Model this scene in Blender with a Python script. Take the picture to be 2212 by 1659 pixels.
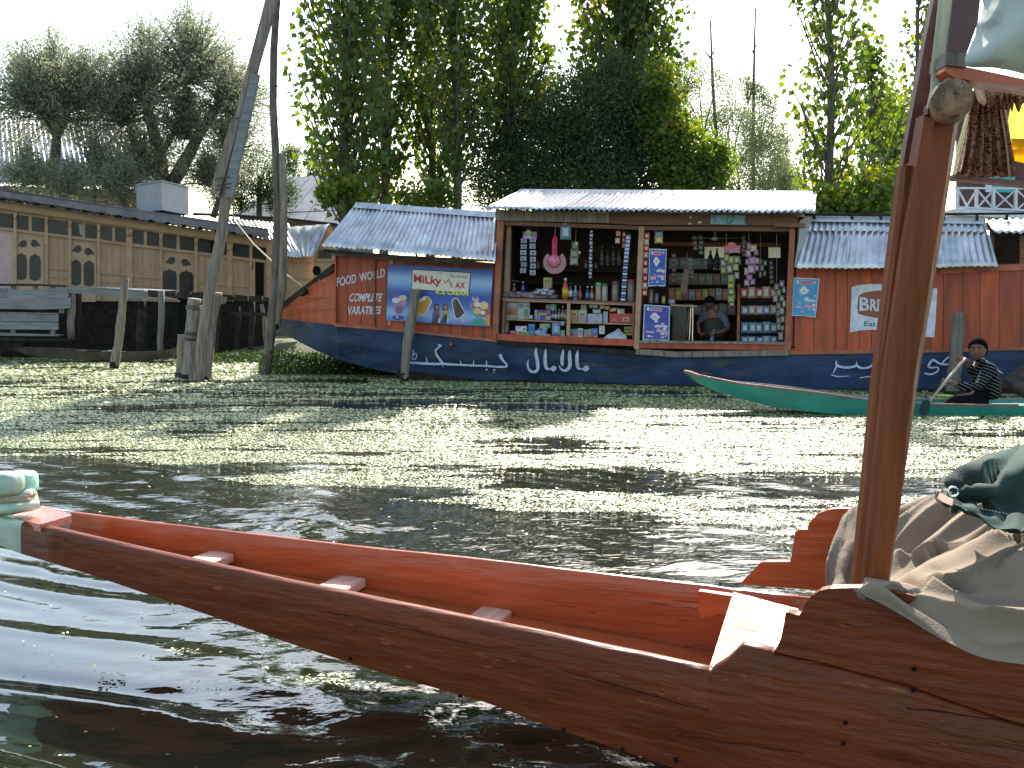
import bpy, math, random
import numpy as np
from mathutils import Vector, Matrix, Quaternion
random.seed(7)
rng = np.random.default_rng(7)
sc = bpy.context.scene
COL = sc.collection
for o in list(bpy.data.objects):
    bpy.data.objects.remove(o)

# ---------------------------------------------------------------- camera
F = 2150.0; CU = 1106.0; CV = 829.5; H = 1.4
PIT = math.atan((829.5 - 662) / F)
cam = bpy.data.cameras.new('camera'); camo = bpy.data.objects.new('camera', cam); COL.objects.link(camo)
cam.sensor_width = 36; cam.lens = 36 * F / 2212; cam.clip_start = 0.05; cam.clip_end = 3000
camo.location = (0, 0, H); camo.rotation_euler = (math.pi / 2 - PIT, 0, 0)
sc.camera = camo
# ---------------------------------------------------------------- sky, sun, exposure
SUN_EL = math.radians(42); SUN_AZ = math.radians(11)
w = bpy.data.worlds.new('World'); sc.world = w; w.use_nodes = True
nt = w.node_tree; bgn = nt.nodes['Background']
sky = nt.nodes.new('ShaderNodeTexSky'); sky.sky_type = 'NISHITA'; sky.sun_disc = False
sky.sun_elevation = SUN_EL; sky.sun_rotation = SUN_AZ; sky.dust_density = 1.6; sky.air_density = 1.5; sky.ozone_density = 1.0
nt.links.new(sky.outputs[0], bgn.inputs[0]); bgn.inputs[1].default_value = 0.14
sl = bpy.data.lights.new('sun', 'SUN'); so = bpy.data.objects.new('sun', sl); COL.objects.link(so)
sl.energy = 4.6; sl.angle = math.radians(0.6); sl.color = (1.0, 0.93, 0.82)
sd = Vector((math.sin(SUN_AZ) * math.cos(SUN_EL), math.cos(SUN_AZ) * math.cos(SUN_EL), math.sin(SUN_EL)))
so.rotation_euler = sd.to_track_quat('Z', 'Y').to_euler(); so.location = (5, 20, 30)
sc.view_settings.view_transform = 'Standard'; sc.view_settings.look = 'None'
sc.view_settings.exposure = 1.45; sc.view_settings.gamma = 1
sc.view_settings.use_curve_mapping = False

# ---------------------------------------------------------------- geometry helpers
CAM = Vector((0, 0, H)); cP, sP = math.cos(PIT), math.sin(PIT)
def ray(u, v):
    a = (u - CU) / F; b = (CV - v) / F
    return Vector((a, cP + b * sP, -sP + b * cP))
def at(u, v, Y):
    d = ray(u, v); return CAM + d * (Y / d.y)
def ground(u, v, z=0.0):
    d = ray(u, v); return CAM + d * ((z - H) / d.z)
class PL:
    """vertical plane through a ground point with a horizontal direction"""
    def __init__(s, p, d):
        s.p = Vector((p[0], p[1], 0)); s.d = Vector((d[0], d[1], 0)).normalized()
        s.n = Vector((s.d.y, -s.d.x, 0))
        if s.n.y > 0: s.n = -s.n
    def at(s, u, v, off=0.0):
        r = ray(u, v); t = (s.p + s.n * off - CAM).dot(s.n) / r.dot(s.n)
        return CAM + r * t
def Q(*c):
    return Vector(c)
# zoomed-coordinate maps (measuring grids taken from the photograph)
def z1(x, y): return (x * .27778, 384 + y * .27778)
def z1b(x, y): return (x * .13889, 580.3 + y * .13889)
def z2(x, y): return (580.3 + x * .26232, 401.1 + y * .26232)
def z3(x, y): return (1058.2 + x * .21605, 409.6 + y * .21605)
def z4(x, y): return (1365.4 + x * .22634, 409.6 + y * .22634)
def z5(x, y): return (1672.7 + x * .32927, 375.5 + y * .32927)
def z6(x, y): return (1860.4 + x * .31905, y * .31905)
def zb(x, y): return (1962.8 + x * .11832, 708.3 + y * .11832)
def zf1(x, y): return (x * .34722, 938.7 + y * .34722)
def zf2(x, y): return (1450.8 + x * .44441, 921.7 + y * .44441)
def zf3(x, y): return (682.7 + x * .42438, 1066.8 + y * .42438)
def zc(x, y): return (1749.4 + x * .30856, 938.7 + y * .30856)
def zh(x, y): return (819.3 + x * .23146, 716.9 + y * .23146)
def zr(x, y): return (1758 + x * .20525, 597.4 + y * .20525)
def zm(x, y): return (836.3 + x * .10802, 554.7 + y * .10802)
def zg(x, y): return (426.7 + x * .21605, 341.4 + y * .21605)
def zj(x, y): return (341.4 + x * .17487, 546.2 + y * .17487)
def zk(x, y): return (x * .15435, 990 + y * .15435)
def zw(x, y): return (1484.9 + x * .15435, 495 + y * .15435)
def zs1(x, y): return (1083.8 + x * .0733, 631.5 + y * .0733)
def zs2(x, y): return (1220.4 + x * .0733, 631.5 + y * .0733)

ORG = {}
class MB:
    def __init__(s): s.v = []; s.f = []
    def add(s, vs, fs):
        o = len(s.v); s.v += [tuple(p) for p in vs]; s.f += [tuple(i + o for i in f) for f in fs]; return s
    def box(s, c, size, R=None):
        c = Vector(c); hx, hy, hz = size[0] / 2, size[1] / 2, size[2] / 2
        vs = []
        for x, y, z in ((-1,-1,-1),(1,-1,-1),(1,1,-1),(-1,1,-1),(-1,-1,1),(1,-1,1),(1,1,1),(-1,1,1)):
            p = Vector((x * hx, y * hy, z * hz)); vs.append(c + (R @ p if R else p))
        return s.add(vs, [(0,3,2,1),(4,5,6,7),(0,1,5,4),(1,2,6,5),(2,3,7,6),(3,0,4,7)])
    def prism(s, pts, ext):
        n = len(pts); ext = Vector(ext); pts = [Vector(p) for p in pts]
        return s.add(pts + [p + ext for p in pts],
              [tuple(range(n)), tuple(range(2 * n - 1, n - 1, -1))] + [(i, i + n, (i + 1) % n + n, (i + 1) % n) for i in range(n)])
    def hexa(s, a, b):
        return s.add(list(a) + list(b), [(0,1,2,3),(7,6,5,4),(0,4,5,1),(1,5,6,2),(2,6,7,3),(3,7,4,0)])
    def tube(s, path, rad, n=8, caps=True, jit=0.0, sq=None):
        path = [Vector(p) for p in path]; m = len(path)
        if not hasattr(rad, '__len__'): rad = [rad] * m
        o = len(s.v); up0 = None
        for i, p in enumerate(path):
            t = (path[min(i + 1, m - 1)] - path[max(i - 1, 0)]).normalized()
            if up0 is None:
                up0 = Vector((0, 0, 1)) if abs(t.z) < .9 else Vector((0, 1, 0))
            a = t.cross(up0).normalized(); b = a.cross(t).normalized(); up0 = b
            for k in range(n):
                an = 2 * math.pi * k / n; r = rad[i] * (1 + random.uniform(-jit, jit))
                s.v.append(tuple(p + a * math.cos(an) * r * (sq or 1) + b * math.sin(an) * r))
        for i in range(m - 1):
            for k in range(n):
                k2 = (k + 1) % n
                s.f.append((o + i * n + k, o + i * n + k2, o + (i + 1) * n + k2, o + (i + 1) * n + k))
        if caps:
            s.f.append(tuple(o + k for k in range(n - 1, -1, -1))); s.f.append(tuple(o + (m - 1) * n + k for k in range(n)))
        return s
    def lathe(s, c, prof, n=12, M=None):
        c = Vector(c); o = len(s.v)
        for (r, z) in prof:
            for k in range(n):
                an = 2 * math.pi * k / n; p = Vector((math.cos(an) * r, math.sin(an) * r, z))
                if M: p = M @ p
                s.v.append(tuple(c + p))
        m = len(prof)
        for i in range(m - 1):
            for k in range(n):
                k2 = (k + 1) % n
                s.f.append((o + i * n + k, o + i * n + k2, o + (i + 1) * n + k2, o + (i + 1) * n + k))
        s.f.append(tuple(o + k for k in range(n - 1, -1, -1))); s.f.append(tuple(o + (m - 1) * n + k for k in range(n)))
        return s
    def grid(s, rows, thick=None):
        rows = [[Vector(p) for p in r] for r in rows]; m = len(rows); n = len(rows[0])
        fs = [(i * n + j, i * n + j + 1, (i + 1) * n + j + 1, (i + 1) * n + j) for i in range(m - 1) for j in range(n - 1)]
        if thick is None:
            return s.add([p for r in rows for p in r], fs)
        top = [p for r in rows for p in r]; th = Vector(thick); N = m * n
        fs2 = [tuple(i + N for i in reversed(f)) for f in fs]
        bd = [j for j in range(n)] + [i * n + n - 1 for i in range(1, m)] + [(m - 1) * n + j for j in range(n - 2, -1, -1)] + [i * n for i in range(m - 2, 0, -1)]
        side = [(bd[k], bd[k] + N, bd[(k + 1) % len(bd)] + N, bd[(k + 1) % len(bd)]) for k in range(len(bd))]
        return s.add(top + [p + th for p in top], fs + fs2 + side)
    def build(s, name, mat, parent=None, smooth=False, label=None, cat=None, group=None, kind=None, mats=None, fmat=None, fix=True):
        vs = np.array(s.v, dtype=float)
        if parent is not None: org = ORG[parent.name]
        else:
            mn, mx = vs.min(0), vs.max(0); org = Vector(((mn[0] + mx[0]) / 2, (mn[1] + mx[1]) / 2, mn[2]))
        me = bpy.data.meshes.new(name)
        me.from_pydata([tuple(p) for p in (vs - np.array(org))], [], s.f)
        if fix and len(s.f) < 4000:
            import bmesh
            bm = bmesh.new(); bm.from_mesh(me); bmesh.ops.recalc_face_normals(bm, faces=bm.faces); bm.to_mesh(me); bm.free()
        for mm in (mats or [mat]): me.materials.append(mm)
        if fmat: me.polygons.foreach_set('material_index', fmat)
        if smooth: me.polygons.foreach_set('use_smooth', [True] * len(me.polygons))
        o = bpy.data.objects.new(name, me); COL.objects.link(o)
        if parent is not None:
            o.parent = parent
            if parent.type == 'MESH' and parent.parent is None: pass
        else: o.location = org
        ORG[o.name] = Vector(org)
        tag(o, label, cat, group, kind)
        return o
def tag(o, label=None, cat=None, group=None, kind=None):
    if label: o['label'] = label
    if cat: o['category'] = cat
    if group: o['group'] = group
    if kind: o['kind'] = kind
    return o
def thing(name, label, cat, loc, group=None):
    o = bpy.data.objects.new(name, None); COL.objects.link(o); o.location = loc; o.empty_display_size = .1
    ORG[o.name] = Vector(loc); return tag(o, label, cat, group)
def skel(name, pts, edges, mat, parent, sub=2, root=0, label=None):
    """one continuous skinned surface over a skeleton: pts = (x,y,z,r[,r2])"""
    org = ORG[parent.name]
    me = bpy.data.meshes.new(name + '_s'); me.from_pydata([tuple(Vector(p[:3]) - org) for p in pts], edges, [])
    o = bpy.data.objects.new(name + '_s', me); COL.objects.link(o)
    md = o.modifiers.new('skin', 'SKIN'); md.use_smooth_shade = True
    if not me.skin_vertices: me.attributes
    for i, p in enumerate(pts):
        sv = me.skin_vertices[0].data[i]; sv.radius = (p[3], p[4] if len(p) > 4 else p[3]); sv.use_root = (i == root)
    ms = o.modifiers.new('sub', 'SUBSURF'); ms.levels = sub; ms.render_levels = sub
    dg = bpy.context.evaluated_depsgraph_get(); dg.update()
    m2 = bpy.data.meshes.new_from_object(o.evaluated_get(dg)); m2.name = name
    bpy.data.objects.remove(o)
    m2.materials.clear(); m2.materials.append(mat)
    m2.polygons.foreach_set('use_smooth', [True] * len(m2.polygons))
    r = bpy.data.objects.new(name, m2); COL.objects.link(r); r.parent = parent; ORG[r.name] = org
    if label: r['label'] = label
    return r
def copy_thing(t, delta, label=None):
    r = t.copy(); COL.objects.link(r); r.location = t.location + Vector(delta)
    if label: r['label'] = label
    ORG[r.name] = r.location.copy()
    def kids(a, b):
        for ch in [c for c in bpy.data.objects if c.parent == a]:
            c2 = ch.copy(); COL.objects.link(c2); c2.parent = b; kids(ch, c2)
    kids(t, r); return r

# ---------------------------------------------------------------- noise fields (numpy)
_tab = rng.random((256, 256))
def vnoise(x, y, seed=0):
    x = np.asarray(x, float) + seed * 17.31; y = np.asarray(y, float) + seed * 9.77
    xi = np.floor(x).astype(int); yi = np.floor(y).astype(int); fx = x - xi; fy = y - yi
    fx = fx * fx * (3 - 2 * fx); fy = fy * fy * (3 - 2 * fy)
    g = lambda a, b: _tab[(a) & 255, (b) & 255]
    return (g(xi, yi) * (1 - fx) + g(xi + 1, yi) * fx) * (1 - fy) + (g(xi, yi + 1) * (1 - fx) + g(xi + 1, yi + 1) * fx) * fy
def fbm(x, y, o=4, seed=0):
    r = 0; a = .5; t = 0
    for k in range(o):
        r = r + a * vnoise(np.asarray(x) * 2 ** k, np.asarray(y) * 2 ** k, seed + k); t += a; a *= .5
    return r / t

# ---------------------------------------------------------------- materials
def nd(nt, typ, **kw):
    n = nt.nodes.new(typ)
    for k, v in kw.items():
        if k.startswith('i_'):
            key = k[2:]; n.inputs[int(key) if key.isdigit() else key].default_value = v
        else: setattr(n, k, v)
    return n
def M(name, base, rough=.6, metal=0., var=.25, scale=6., bump=.15, bscale=40., wear=None, stretch=(1, 1, 1), rotz=0., spec=.5,
      trans=0., rnd=.15, dark=None, coat=0., tr=0.):
    m = bpy.data.materials.new(name); m.use_nodes = True; nt = m.node_tree; p = nt.nodes['Principled BSDF']; L = nt.links.new
    tc = nd(nt, 'ShaderNodeTexCoord'); oi = nd(nt, 'ShaderNodeObjectInfo')
    mp = nd(nt, 'ShaderNodeMapping'); mp.inputs['Scale'].default_value = stretch; mp.inputs['Rotation'].default_value = (0, 0, rotz)
    vr = nd(nt, 'ShaderNodeMapping'); vr.inputs['Rotation'].default_value = (0, 0, rotz)
    L(tc.outputs['Object'], vr.inputs[0]); mp.inputs['Rotation'].default_value = (0, 0, 0); L(vr.outputs[0], mp.inputs[0])
    cmb = nd(nt, 'ShaderNodeVectorMath', operation='ADD'); ml = nd(nt, 'ShaderNodeMath', operation='MULTIPLY'); ml.inputs[1].default_value = 37.0
    L(oi.outputs['Random'], ml.inputs[0]); L(mp.outputs[0], cmb.inputs[0]); L(ml.outputs[0], cmb.inputs[1])
    n1 = nd(nt, 'ShaderNodeTexNoise'); n1.inputs['Scale'].default_value = scale; n1.inputs['Detail'].default_value = 6; n1.inputs['Roughness'].default_value = .65
    L(cmb.outputs[0], n1.inputs['Vector'])
    b = Vector(base)
    lo = tuple(max(0, c * (1 - var * 1.3)) for c in b) if dark is None else dark; hi = tuple(min(1, c * (1 + var)) for c in b)
    cr = nd(nt, 'ShaderNodeValToRGB'); cr.color_ramp.elements[0].position = .32; cr.color_ramp.elements[1].position = .7
    cr.color_ramp.elements[0].color = (*lo, 1); cr.color_ramp.elements[1].color = (*hi, 1); L(n1.outputs[0], cr.inputs[0])
    cur = cr.outputs[0]
    if wear:
        wc, amt, ws = wear
        n2 = nd(nt, 'ShaderNodeTexNoise'); n2.inputs['Scale'].default_value = ws; n2.inputs['Detail'].default_value = 8; n2.inputs['Roughness'].default_value = .7
        L(cmb.outputs[0], n2.inputs['Vector'])
        r2 = nd(nt, 'ShaderNodeValToRGB'); r2.color_ramp.elements[0].position = amt; r2.color_ramp.elements[1].position = amt + .05; L(n2.outputs[0], r2.inputs[0])
        mx = nd(nt, 'ShaderNodeMix', data_type='RGBA'); L(r2.outputs[0], mx.inputs[0]); L(cur, mx.inputs[6]); mx.inputs[7].default_value = (*wc, 1); cur = mx.outputs[2]
    if rnd:
        hs = nd(nt, 'ShaderNodeHueSaturation'); mr = nd(nt, 'ShaderNodeMapRange'); mr.inputs[3].default_value = 1 - rnd; mr.inputs[4].default_value = 1 + rnd
        L(oi.outputs['Random'], mr.inputs[0]); L(mr.outputs[0], hs.inputs['Value']); L(cur, hs.inputs['Color']); cur = hs.outputs[0]
    L(cur, p.inputs['Base Color'])
    p.inputs['Roughness'].default_value = rough; p.inputs['Metallic'].default_value = metal; p.inputs['Specular IOR Level'].default_value = spec
    if coat: p.inputs['Coat Weight'].default_value = coat; p.inputs['Coat Roughness'].default_value = .15
    rr = nd(nt, 'ShaderNodeMapRange'); rr.inputs[3].default_value = max(.02, rough - .12); rr.inputs[4].default_value = min(1, rough + .12); L(n1.outputs[0], rr.inputs[0]); L(rr.outputs[0], p.inputs['Roughness'])
    if bump:
        n3 = nd(nt, 'ShaderNodeTexNoise'); n3.inputs['Scale'].default_value = bscale; n3.inputs['Detail'].default_value = 4; L(cmb.outputs[0], n3.inputs['Vector'])
        bp = nd(nt, 'ShaderNodeBump'); bp.inputs['Strength'].default_value = bump; bp.inputs['Distance'].default_value = .02; L(n3.outputs[0], bp.inputs['Height']); L(bp.outputs[0], p.inputs['Normal'])
    if tr:
        out = nt.nodes['Material Output']; t = nd(nt, 'ShaderNodeBsdfTranslucent'); ms = nd(nt, 'ShaderNodeMixShader'); ms.inputs[0].default_value = tr
        L(cur, t.inputs[0]); L(p.outputs[0], ms.inputs[1]); L(t.outputs[0], ms.inputs[2]); L(ms.outputs[0], out.inputs[0])
    return m
MT = {}
_flat = {}
def FM(c, rough=.5, tr=0., spec=.5, metal=0.):
    """plain printed or plastic colour"""
    k = (tuple(round(x, 3) for x in c), rough, tr, metal)
    if k not in _flat: _flat[k] = M('print_%d' % len(_flat), tuple(.84 * x for x in c), rough=rough, var=.12, scale=14, bump=.05, bscale=30, rnd=.06, tr=tr, spec=spec, metal=metal)
    return _flat[k]
ORANGE = (.35, .060, .016)
MT['orange'] = M('orange_paint_planks', ORANGE, rough=.6, var=.35, scale=2.5, stretch=(3, 3, .35), wear=((.10, .035, .02), .66, 3), bump=.25, bscale=9, rnd=.22)
MT['orange_trim'] = M('orange_trim', (.30, .085, .035), rough=.6, var=.4, scale=3, wear=((.13, .09, .07), .56, 5), bump=.2, rnd=.1)
MT['blue'] = M('blue_hull_paint', (.022, .042, .095), rough=.5, var=.45, scale=2.2, stretch=(.5, .5, 1.5), wear=((.055, .058, .06), .57, 3), bump=.3, bscale=10, rnd=0, spec=.25)
MT['moss'] = M('wet_dark_hull', (.020, .017, .012), rough=.7, var=.6, scale=9, bump=.3, rnd=0, spec=.1)
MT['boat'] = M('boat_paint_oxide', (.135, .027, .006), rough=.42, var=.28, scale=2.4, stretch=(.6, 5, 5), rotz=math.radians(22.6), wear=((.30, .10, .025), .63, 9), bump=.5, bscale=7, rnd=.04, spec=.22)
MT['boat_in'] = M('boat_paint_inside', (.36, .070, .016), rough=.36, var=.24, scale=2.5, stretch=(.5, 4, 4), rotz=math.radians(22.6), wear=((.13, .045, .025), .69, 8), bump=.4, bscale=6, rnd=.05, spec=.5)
MT['boat_pale'] = M('boat_paint_pale_green', (.36, .46, .36), rough=.4, var=.25, scale=5, wear=((.06, .05, .04), .66, 9), bump=.4, bscale=25, rnd=0)
MT['post'] = M('post_paint', (.150, .041, .012), rough=.42, var=.35, scale=5, stretch=(4, 4, .4), wear=((.45, .30, .15), .70, 9), bump=.4, bscale=12, rnd=.05, coat=0, spec=.14)
MT['galv'] = M('galvanised_iron', (.50, .495, .49), rough=.42, metal=.72, var=.3, scale=1.9, stretch=(1.6, 1.6, .5), wear=((.20, .13, .09), .64, 2.6), bump=.12, bscale=12, rnd=.12)
MT['galv_old'] = M('weathered_iron', (.30, .31, .33), rough=.55, metal=.5, var=.25, scale=1.2, wear=((.20, .15, .12), .68, 2), bump=.1, rnd=.1)
MT['grey'] = M('weathered_grey_wood', (.19, .155, .12), rough=.8, var=.45, scale=5, stretch=(4, 4, .35), wear=((.05, .045, .04), .62, 6), bump=.7, bscale=14, rnd=.12)
MT['greyboard'] = M('pale_board', (.175, .18, .185), rough=.7, var=.3, scale=4, stretch=(.5, .5, 3), bump=.4, bscale=12, rnd=.1)
MT['deck'] = M('dark_deck_wood', (.035, .030, .026), rough=.9, var=.5, scale=5, bump=.5, bscale=12, rnd=.25, spec=.15)
MT['beam'] = M('brown_beam', (.17, .075, .045), rough=.7, var=.35, scale=4, stretch=(.4, .4, 3), bump=.4, bscale=14, rnd=.15)
MT['beige'] = M('houseboat_wood', (.36, .235, .14), rough=.6, var=.14, scale=2, bump=.12, bscale=14, rnd=.06)
MT['pink'] = M('houseboat_pinkish', (.42, .30, .27), rough=.6, var=.12, scale=2, bump=.1, rnd=.05)
MT['beige_trim'] = M('houseboat_trim', (.35, .22, .125), rough=.55, var=.2, scale=4, bump=.15, rnd=.08)
MT['glass'] = M('dark_window', (.020, .024, .026), rough=.25, var=.6, scale=1.5, bump=0, rnd=.35, spec=.25)
MT['dark'] = M('dark_recess', (.010, .009, .008), rough=.95, var=.3, bump=0, rnd=0, spec=.05)
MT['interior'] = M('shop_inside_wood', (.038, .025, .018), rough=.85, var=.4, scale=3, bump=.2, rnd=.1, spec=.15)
MT['shelf'] = M('shelf_wood', (.34, .21, .12), rough=.6, var=.25, scale=5, bump=.2, rnd=.1)
MT['roofgrey'] = M('roof_tar_felt', (.16, .15, .16), rough=.8, var=.3, scale=2, bump=.3, bscale=16, rnd=0)
MT['tank'] = M('tank_sheet', (.24, .255, .27), rough=.55, var=.14, scale=2, wear=((.2, .12, .08), .74, 3), bump=.1, rnd=0)
MT['bark'] = M('bark', (.12, .10, .08), rough=.9, var=.5, scale=5, stretch=(3, 3, .5), bump=1, bscale=16, rnd=.1)
MT['teal'] = M('teal_paint', (.012, .18, .14), rough=.4, var=.22, scale=3, stretch=(.6, 2, 2), bump=.15, rnd=0)
MT['white'] = M('sign_white', (.62, .64, .68), rough=.6, var=.15, scale=8, bump=.05, rnd=0)
MT['letter'] = M('letter_paint', (.50, .52, .58), rough=.65, var=.25, scale=16, wear=((.1, .07, .09), .68, 14), bump=.1, rnd=0)
MT['letter_blue'] = M('hull_letter_paint', (.36, .41, .52), rough=.6, var=.25, scale=10, wear=((.06, .09, .17), .66, 9), bump=.05, rnd=0)
MT['rope'] = M('rope', (.42, .33, .22), rough=.9, var=.3, scale=30, bump=.5, bscale=80, rnd=0)
MT['thwart'] = M('worn_glare_thwart', (.60, .32, .22), rough=.42, var=.2, scale=5, stretch=(4, .5, 4), rotz=math.radians(22.6), wear=((.30, .07, .02), .60, 9), bump=.3, bscale=12, rnd=.03, spec=1.0)  # base colour paled for sun glare; wear noise adds the red-brown patches
MT['roof_matte'] = M('dull_roof_sheet', (.21, .215, .23), rough=.9, metal=0, var=.2, scale=1.2, wear=((.24, .20, .15), .66, 2), bump=.1, rnd=.12, spec=.1)
MT['mud'] = M('bank_soil', (.07, .06, .04), rough=.95, var=.5, scale=2, bump=.8, bscale=9, rnd=0)
# ================================================================ SETTING: water, ground, banks
def mat_water():
    m = bpy.data.materials.new('lake_water'); m.use_nodes = True; nt = m.node_tree; p = nt.nodes['Principled BSDF']; L = nt.links.new
    p.inputs['Base Color'].default_value = (.010, .013, .006, 1); p.inputs['Roughness'].default_value = .02
    p.inputs['IOR'].default_value = 1.65; p.inputs['Specular IOR Level'].default_value = .7
    tc = nd(nt, 'ShaderNodeTexCoord'); at_ = nd(nt, 'ShaderNodeAttribute', attribute_name='chop')
    mp = nd(nt, 'ShaderNodeMapping'); mp.inputs['Scale'].default_value = (.6, 1.35, 1); mp.inputs['Rotation'].default_value = (0, 0, .3); L(tc.outputs['Object'], mp.inputs[0])
    a = nd(nt, 'ShaderNodeTexNoise'); a.inputs['Scale'].default_value = 7; a.inputs['Detail'].default_value = 2; L(mp.outputs[0], a.inputs['Vector'])
    b = nd(nt, 'ShaderNodeTexNoise'); b.inputs['Scale'].default_value = 20; b.inputs['Detail'].default_value = 2.5; L(mp.outputs[0], b.inputs['Vector'])
    ma = nd(nt, 'ShaderNodeMath', operation='MULTIPLY_ADD'); ma.inputs[1].default_value = .40; ma.inputs[2].default_value = .03; L(at_.outputs['Fac'], ma.inputs[0])
    mb_ = nd(nt, 'ShaderNodeMath', operation='MULTIPLY_ADD'); mb_.inputs[1].default_value = .6; mb_.inputs[2].default_value = .02; L(at_.outputs['Fac'], mb_.inputs[0])
    ba = nd(nt, 'ShaderNodeBump'); ba.inputs['Distance'].default_value = .03; L(ma.outputs[0], ba.inputs['Strength']); L(a.outputs[0], ba.inputs['Height'])
    bb = nd(nt, 'ShaderNodeBump'); bb.inputs['Distance'].default_value = .009; L(mb_.outputs[0], bb.inputs['Strength']); L(b.outputs[0], bb.inputs['Height'])
    L(ba.outputs[0], bb.inputs['Normal']); L(bb.outputs[0], p.inputs['Normal'])
    return m
def zones(X, Y):
    near = 1 / (1 + np.exp((Y + .42 * X - 4.9) * 3))             # side of the boat nearer the camera
    calm = 1 / (1 + np.exp((X + .45 * (Y - 3) + .72) * 5.0))      # glassy wake at left
    return near, calm
def wave_z(X, Y):
    """wake ripples running parallel to the painted boat, plus chop"""
    kx, ky = math.sin(math.radians(20)), math.cos(math.radians(20))
    s = X * kx + Y * ky; t = X * ky - Y * kx
    ws = s + .22 * (fbm(X * .5, Y * .5, 3, 3) - .5) * 2 + .03 * t
    near, calm = zones(X, Y)
    xw = 2 * np.pi * ws / .54 + .8; z = -.0115 * (np.sin(xw) + .45 * np.sin(2 * xw) + .18 * np.sin(3 * xw)) * (near * calm) + .005 * np.sin(2 * np.pi * (ws * .93 + .06 * t) / .83 + 1)
    z = z + .0035 * np.sin(2 * np.pi * (s * .9 + .28 * t) / .27 + 5 * fbm(X, Y, 2, 5)) * (1 - near * calm * .85)
    ch = (1 - near * calm * .93)
    z = z + (.019 * (vnoise(X * 1.7, Y * 4.2, 11) - .5) + .0030 * (vnoise(X * 5, Y * 10, 21) - .5)) * ch
    rough = np.clip(fbm(X * .55, Y * .8, 2, 88) * 2.6 - .95, 0, 1.3) + 2.3 * np.exp(-((X + 1.35) / .7) ** 2 - ((Y - 6.4) / .45) ** 2) + 1.3 * np.exp(-((X - .3) / 1.2) ** 2 - ((Y - 6.0) / .4) ** 2)
    z = z + .014 * (fbm(X * 7, Y * 13, 2, 23) - .5) * ch * rough ** 1.3
    z = z + .0030 * np.sin(2 * np.pi * (ws * 1.02 + .10 * t) / .165 + 5 * fbm(X * 1.2, Y * 1.2, 2, 15)) * near * calm * np.clip((Y - 4.1) / .8, 0, 1)
    z = z + .013 * (vnoise(X * 11, Y * 13, 29) - .5) * np.exp(-((X + 1.25) / .75) ** 2 - ((Y - 6.35) / .5) ** 2)
    z = z + .0045 * (vnoise(X * 3.2 + Y, Y * 7, 61) - .5) * near * calm * np.clip((Y - 3.6) / 1.2, .15, 1)
    z = z + (.046 * (fbm(X * 5, Y * 7, 2, 31) - .5)) * near * (1 - calm)
    return z
def chop(X, Y):
    near, calm = zones(X, Y); return np.clip(1 - near * calm * 1.0, 0, 1) * (.35 + 1.0 * fbm(X * .7, Y * 1.2, 3, 81)) * np.clip((10.4 - Y) / 5 + .25, .25, 1)
def build_water():
    x0, x1, y0, y1 = -6.0, 5.0, .4, 10.4; st = .028
    nx = int((x1 - x0) / st); ny = int((y1 - y0) / st)
    xs = np.linspace(x0, x1, nx); ys = np.linspace(y0, y1, ny); X, Y = np.meshgrid(xs, ys)
    Z = wave_z(X, Y)
    fade = np.clip(np.minimum.reduce([X - x0, x1 - X, Y - y0, (y1 - Y) / 2.5]) / 1.0, 0, 1)
    Z = Z * fade
    co = np.stack([X, Y, Z], -1).reshape(-1, 3)
    i = np.arange(nx * ny).reshape(ny, nx)
    f = np.stack([i[:-1, :-1], i[:-1, 1:], i[1:, 1:], i[1:, :-1]], -1).reshape(-1, 4)
    n0 = len(co); o = [(-80, -30), (80, -30), (80, 70), (-80, 70)]; c = [(x0, y0), (x1, y0), (x1, y1), (x0, y1)]
    ex = np.array([(a, b, 0) for a, b in o + c])
    co = np.vstack([co, ex]); f2 = [(n0 + k, n0 + (k + 1) % 4, n0 + 4 + (k + 1) % 4, n0 + 4 + k) for k in range(4)]
    f = np.vstack([f, f2])
    me = mesh_np('water', co, f)
    me.materials.append(mat_water()); me.polygons.foreach_set('use_smooth', [True] * len(me.polygons))
    at_ = me.attributes.new('chop', 'FLOAT', 'POINT'); at_.data.foreach_set('value', np.concatenate([chop(X, Y).ravel(), np.full(8, .25)]).astype(np.float32))
    ob = bpy.data.objects.new('water', me); COL.objects.link(ob); tag(ob, kind='structure'); return ob
def mesh_np(name, co, f):
    me = bpy.data.meshes.new(name); n = len(f); k = f.shape[1]
    me.vertices.add(len(co)); me.vertices.foreach_set('co', np.asarray(co, np.float32).ravel())
    me.loops.add(n * k); me.loops.foreach_set('vertex_index', np.asarray(f, np.int32).ravel())
    me.polygons.add(n); me.polygons.foreach_set('loop_start', np.arange(0, n * k, k, dtype=np.int32))
    me.polygons.foreach_set('loop_total', np.full(n, k, dtype=np.int32))
    me.update(calc_edges=True); return me
build_water()

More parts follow.
